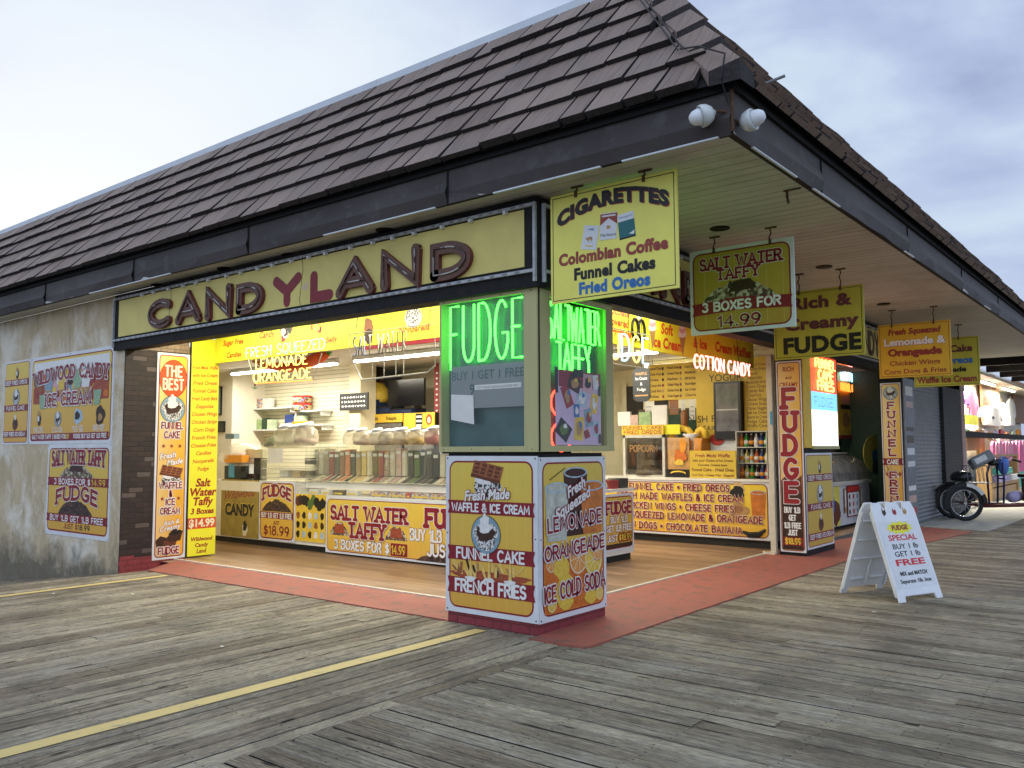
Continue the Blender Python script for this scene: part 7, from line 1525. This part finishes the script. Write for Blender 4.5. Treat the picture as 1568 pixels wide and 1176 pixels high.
shirt('white hooded top with a small dark logo on the gift shop rail', 1500, 622, 1539, 652, -.45, 'shirt_white', True); shirt('plain white top right of the hooded one', 1526, 616, 1546, 652, -.55, 'shirt_white'); shirt('white long shirt between the woven grids', 1544, 610, 1556, 652, -.6, 'shirt_white'); shirt('purple shirt at the near edge of the gift shop', 1478, 600, 1486, 620, -.5, 'shirt_purple'); shirt('hot pink shirt at the near edge of the gift shop', 1484, 598, 1499, 640, -.5, 'shirt_pink')
gx('towel', 'yellow folded towel under the hot pink shirt', 'towel', 1482, 636, 1498, 650, -.48, .1, 'menu_yellow', 'cloth')
gx('shirt_rack', 'dark shelf of tan goods low behind the trike', 'shelf', 1480, 660, 1500, 690, -.6, .1, 'wicker'); gx('goods_board', 'pale panel of goods beside the dark shelf', 'display', 1500, 658, 1508, 700, -.6, .1, 'wood_tan')
for k in range(7): shirt('narrow rose shirt hanging in the low row behind the trike', 1520+5*k, 675+(k % 2), 1527+5*k, 706, -.30+.02*(k % 3), 'shirt_rose' if k % 3 else 'shirt_pink', group='rose shirts in the low row')
for k in range(4): shirt('long deep pink shirt hanging at the right picture edge', 1556+5*k, 674, 1563+5*k, 728-3*(k % 2), -.30+.03*(k % 2), 'shirt_pink' if k % 2 else 'shirt_rose', group='deep pink shirts at the picture edge')
shirt('striped rose shirt behind the pink row', 1530, 668, 1546, 690, -.42, 'shirt_white')
a, c, z0, z1 = qX(1518, 696, 1560, 745, -.2); q = at('wooden_cabinet', 'tan wooden shelf cabinet with folded clothes in the gift shop', 'cabinet', -.2, a, 0); w = c-a; piece(q, 'carcass', ((-.4, 0, 0), (0, .12, z1), 'wood_tan'), ((-.4, w-.3, 0), (0, w, z1), 'wood_tan'), ((-.4, .121, z1-.06), (0, w-.301, z1), 'wood_tan'), ((-.4, .121, z0+.05), (0, w-.301, z0+.18), 'wood_tan'), ((-.4, .121, .0), (-.05, w-.301, z0), 'wood_tan'))
for k, (m, l, f0, f1, dz) in enumerate((('shirt_mint', 'stack of mint green folded clothes in the cabinet', .1, .62, .42), ('shirt_lilac', 'stack of lilac folded clothes in the cabinet', .1, .5, .19), ('shirt_white', 'stack of white folded clothes in the cabinet', .52, .85, .19))):
    q = at('folded_clothes', l, 'clothes', -.12, a+w*f0, z0+dz); n = 3
    for j in range(n): piece(q, 'garment', ((-.25, 0, .06*j), (.08-.01*j, w*(f1-f0)-.35, .06*j+.055), m), bevel=.012)
SV = (('mint folded souvenir cloth at the near end of the window rail', 'shirt_mint'), ('yellow souvenir pouch hanging beside the mint cloth', 'label_yellow'), ('blue souvenir cap under the window rail', 'shirt_blue'), ('white souvenir pillow between the blue cap and a tan basket', 'box_white'), ('tan woven souvenir basket under the window rail', 'wood_tan'), ('lilac souvenir scarf right of the tan basket', 'shirt_lilac'), ('red souvenir pail under the window rail', 'lid_red'), ('brown souvenir box beside the red pail', 'bin_brown'), ('pale green souvenir towel above the pink shirts', 'box_pale_green'), ('orange souvenir ball bag near the right picture edge', 'label_orange'))
for k, (l, m) in enumerate(SV):
    px = 1481+8.6*k; y0_ = (657, 661, 659)[k % 3]; a, c, z0, z1 = qX(px, y0_, px+6, y0_+(11, 13, 10)[k % 3], -.64); q = thing('souvenir', l, 'souvenir', (-.64, a, z0), SIDE, 'souvenirs under the window rail'); w, h = c-a, z1-z0
    b = MB(); b.prism([(w*.1, 0), (w*.9, 0), (w, h*.55), (w*.75, h*.92), (w*.25, h), (0, h*.6)], -.08, 0, m); b.build('body', q, bevel=.015); b = MB(); b.tube([(w*.5, h*.95, -.04), (w*.5, h*1.15, -.04)], .008, 'cable', 5); b.build('hook', q)
gx('price_board', 'mint board at the right edge of the gift shop', 'board', 1560, 722, 1572, 745, -.25, .05, 'shirt_mint')

# ------------------------------------------------------------------ pedal trike parked outside
tr = thing('pedal_trike', 'dark red pedal trike with black fenders and packed baskets parked by the gift shop', 'trike', (.40, 14.9, .012), (0, 0, R(30)))
def ring(r_, tr_, c, m, b, n=28):
    b.tube([(c[0]+r_*math.cos(R(a)), c[1], c[2]+r_*math.sin(R(a))) for a in [360*i/n for i in range(n)]], tr_, m, 8, closed=True)
def wheel(name, c, rad):
    b = MB(); ring(rad-.045, .045, c, 'tyre', b); o = b.build(name, tr, True); b = MB(); ring(rad-.095, .008, c, 'chrome', b)
    for k in range(12): a = R(k*30); b.tube([(c[0], c[1], c[2]), (c[0]+(rad-.07)*math.cos(a), c[1], c[2]+(rad-.07)*math.sin(a))], .004, 'chrome', 4)
    b.build('rim', o, True); b = MB(); b.tube([(c[0], c[1]-.05, c[2]), (c[0], c[1]+.05, c[2])], .03, 'chrome', 8); b.build('hub', o)
for y in (-.34, .34):
    wheel('wheel', (0, y, .38), .38); b = MB(); n = 14
    for i in range(n):
        a0, a1 = R(200-200*i/n), R(200-200*(i+1)/n); rr_ = .44
        p = [(rr_*math.cos(a0), y-.07, .38+rr_*math.sin(a0)), (rr_*math.cos(a1), y-.07, .38+rr_*math.sin(a1)), (rr_*math.cos(a1), y+.07, .38+rr_*math.sin(a1)), (rr_*math.cos(a0), y+.07, .38+rr_*math.sin(a0))]
        b.add(p, [(0, 1, 2, 3)], 'fender_white' if 8 <= i <= 11 else 'fender_black')
    for i in range(n):
        a0, a1 = R(200-200*i/n), R(200-200*(i+1)/n)
        for ys in (y-.07, y+.07): b.add([(.44*math.cos(a0), ys, .38+.44*math.sin(a0)), (.44*math.cos(a1), ys, .38+.44*math.sin(a1)), (.36*math.cos(a1), ys, .38+.36*math.sin(a1)), (.36*math.cos(a0), ys, .38+.36*math.sin(a0))], [(0, 1, 2, 3)], 'fender_white' if 8 <= i <= 11 else 'fender_black')
    b.build('fender', tr, True)
wheel('wheel', (1.95, 0, .34), .34)
b = MB()
for P, r_ in (([(0, -.34, .38), (0, .34, .38)], .02), ([(0, 0, .38), (.5, 0, .30), (1.95, 0, .34)], .035), ([(.25, -.3, .34), (1.9, -.3, .34)], .025), ([(.25, .3, .34), (1.9, .3, .34)], .025)): b.tube(P, r_, 'frame_red', 8)
b.build('frame', tr, True)
b = MB()
for y in (-.16, .16): b.tube([(.85, y, .34), (.88, y, .9), (.86, y, 1.25)], .022, 'frame_blue', 8)
b.tube([(.62, 0, .34), (.60, 0, 1.0), (.66, 0, 1.22)], .024, 'frame_blue', 8); b.tube([(.88, -.16, .9), (.88, .16, .9)], .018, 'frame_blue', 6); b.build('steering_column', tr, True)
b = MB(); b.tube([(.95, -.42, 1.32), (.86, -.28, 1.36), (.80, 0, 1.30), (.86, .28, 1.36), (.95, .42, 1.32)], .014, 'chrome', 8); b.build('handlebar', tr, True); b = MB(); b.tube([(.95, -.42, 1.32), (1.12, -.47, 1.27)], .02, 'tyre', 8); b.tube([(.95, .42, 1.32), (1.12, .47, 1.27)], .02, 'tyre', 8); b.build('grip', tr, True)
b = MB(); b.lathe([(.10, -.06), (.12, 0), (.09, .07), (.02, .10)], (.74, 0, 1.24), 'fender_black', 12); b.build('head_lamp', tr, True)
piece(tr, 'seat', ((1.35, -.35, .92), (2.1, .35, 1.0), 'tyre'), bevel=.02); piece(tr, 'seat_box', ((1.42, -.32, .40), (2.0, .32, .90), 'bin_umber')); piece(tr, 'foot_board', ((.95, -.3, .345), (1.40, .3, .37), 'frame_red'))
b = MB(); b.box((.12, -.25, .80), (.62, .25, .82), 'grey_paint')
for k in range(7):
    x = .12+.5*k/6; b.tube([(x, -.25, .82), (x-.04, -.28, 1.18)], .007, 'grey_paint', 4); b.tube([(x, .25, .82), (x-.04, .28, 1.18)], .007, 'grey_paint', 4)
b.tube([(.08, -.28, 1.18), (.58, -.28, 1.18), (.58, .28, 1.18), (.08, .28, 1.18)], .01, 'grey_paint', 6, closed=True); b.build('basket', tr)
q = at('packed_bag', 'grey bag with pale print lying on the trike basket', 'bag', .66, 15.08, 1.20); b = MB(); T = Matrix.Rotation(R(-30), 4, 'Y') @ Matrix.Rotation(R(22), 4, 'Z'); b.box((-.02, -.20, -.10), (.46, .2, .14), 'grey_paint', T); b.build('bag_body', q, bevel=.04); b = MB(); b.box((.05, -.205, -.04), (.3, -.202, .08), 'box_white', T); b.build('printed_label', q)
q = at('rolled_blanket', 'pale blue blanket rolled on the trike foot board', 'blanket', 1.36, 15.5, .385); b = MB(); b.tube([(0, -.2, .13), (.05, .25, .14)], .12, 'shirt_lilac', 12); b.build('roll', q, True); b = MB(); b.tube([(.30, -.15, .10), (.34, .25, .10)], .09, 'wood_tan', 10); b.build('second_roll', q, True)
q = at('dark_bundle', 'black helmet-like bundle strapped over the front fenders of the trike', 'bundle', .46, 14.95, .84); b = MB(); b.lathe([(.12, 0), (.22, .04), (.24, .12), (.18, .20), (.06, .24)], (0, 0, 0), 'fender_black', 12); b.build('bundle_body', q, True); b = MB(); b.tube([(-.23, -.06, .12), (0, -.12, .22), (.23, -.06, .12)], .010, 'chrome', 6); b.build('strap', q)
q = at('blue_cloth', 'bright blue cloth hung over the trike handlebar', 'cloth', 1.20, 15.45, 1.0); b = MB(); b.lathe([(.05, 0), (.10, .1), (.12, .25), (.09, .36), (.02, .40)], (0, 0, 0), 'shirt_blue', 10); b.build('cloth', q, True)
# ------------------------------------------------------------------ sandwich board
sb = thing('sandwich_board', 'white plastic sandwich board advertising a fudge special on the boardwalk', 'sandwich board', (1.80, 3.98, .0), (0, 0, R(67.5))); SW, SH = .705, 1.06
sp, tp, off = .385, .035, -.0
def leaf(sgn_):
    """one leaf: outline with feet and handle notches, ribs on the inside"""
    w = SW; o = [(-w/2, 0), (-w/2+.10, 0), (-w/2+.115, .06), (w/2-.115, .06), (w/2-.10, 0), (w/2, 0), (w/2, SH-.10), (w/2-.035, SH), (w/2-.16, SH), (w/2-.19, SH-.075), (w/2-.235, SH-.075), (w/2-.265, SH), (-w/2+.265, SH), (-w/2+.235, SH-.075), (-w/2+.19, SH-.075), (-w/2+.16, SH), (-w/2+.035, SH), (-w/2, SH-.10)]
    ang = math.atan2(sp-tp, SH); T = Matrix.Translation((0, -sp*sgn_, 0)) @ Matrix.Rotation(-ang*sgn_, 4, 'X') @ Matrix.Rotation(R(90), 4, 'X')
    return o, T
for s in (1, -1):
    o, T = leaf(s); b = MB(); z0, z1 = (-.022, 0) if s > 0 else (0, .022); b.prism(o, z0, z1, 'white_plastic', T)
    inn = -1 if s > 0 else 1; zi = z0 if s > 0 else z1
    for x0, y0, x1, y1 in ((-SW/2, .06, -SW/2+.025, SH-.1), (SW/2-.025, .06, SW/2, SH-.1), (-.012, .10, .012, .40), (-SW/2+.06, .40, SW/2-.06, .42), (-SW/2+.06, .62, SW/2-.06, .64), (-SW/2+.06, .84, SW/2-.06, .86), (-SW/2+.10, .16, -.06, .18), (.06, .16, SW/2-.1, .18)): b.box((x0, y0, zi), (x1, y1, zi+inn*.022), 'white_plastic', T)
    b.build('leaf', sb, bevel=.006)
o, T = leaf(1)
def plate(b, name):
    ob = b.build(name, sb); ob.matrix_local = T @ Matrix.Translation((0, 0, .0015)); return ob
b = MB(); b.box((-SW/2+.03, .14, 0), (SW/2-.03, .845, .0008), 'sign_white'); plate(b, 'poster_sheet')
b = MB(); n = 22; p = [(( .22 if i % 2 else .175)*math.cos(2*math.pi*i/n), .775+(.075 if i % 2 else .052)*math.sin(2*math.pi*i/n), .002) for i in range(n)]; b.add(p+[(0, .775, .002)], [(n, i, (i+1) % n) for i in range(n)], 'menu_yellow'); plate(b, 'printed_burst')
b = MB(); TX(b, 'FUDGE', 0, .752, .052, 'brick_text', fit=.26, bold=.05, z=.004); plate(b, 'lettering')
for s, y, hh, f, m, bo in (('SPECIAL', .64, .062, .46, 'shirt_red', .02), ('BUY 1 lb', .55, .055, .42, 'print_black', .01), ('GET 1 lb', .47, .055, .42, 'print_black', .01), ('FREE', .375, .066, .48, 'shirt_red', .03), ('MIX and MATCH', .27, .042, .44, 'print_black', .03), ('Separate 1lb. box', .19, .042, .50, 'print_black', .02)):
    if m not in MATS: M(m, (.62, .03, .04), .5, .05)
    b = MB(); TX(b, s, 0, y, hh, m, fit=f, bold=bo, z=.003); plate(b, 'lettering')
b = MB()
for x, m in ((-.17, 'choc'), (0, 'letter_red'), (.17, 'cone_tan')): blob(b, x, .955, .030, .042, m, .001, int(x*100)+30); blob(b, x, .985, .016, .018, 'cream', .002, 4)
plate(b, 'small_pictures')
# litter
for k, (px, py, l) in enumerate(((82, 909, 'white scrap of paper on the ramp boards near the yellow line'), (203, 910, 'tiny white scrap on the ramp boards'), (340, 990, 'tiny pale scrap in the middle of the boards'), (1338, 937, 'small white scrap in front of the sandwich board'))):
    p = onZ(px, py, .006); q = MB(); blob(q, 0, 0, .022, .014, 'paper', .003, k); o_ = q.build('paper_scrap'); o_.location = (p.x, p.y, p.z); tag(o_, l, 'litter')
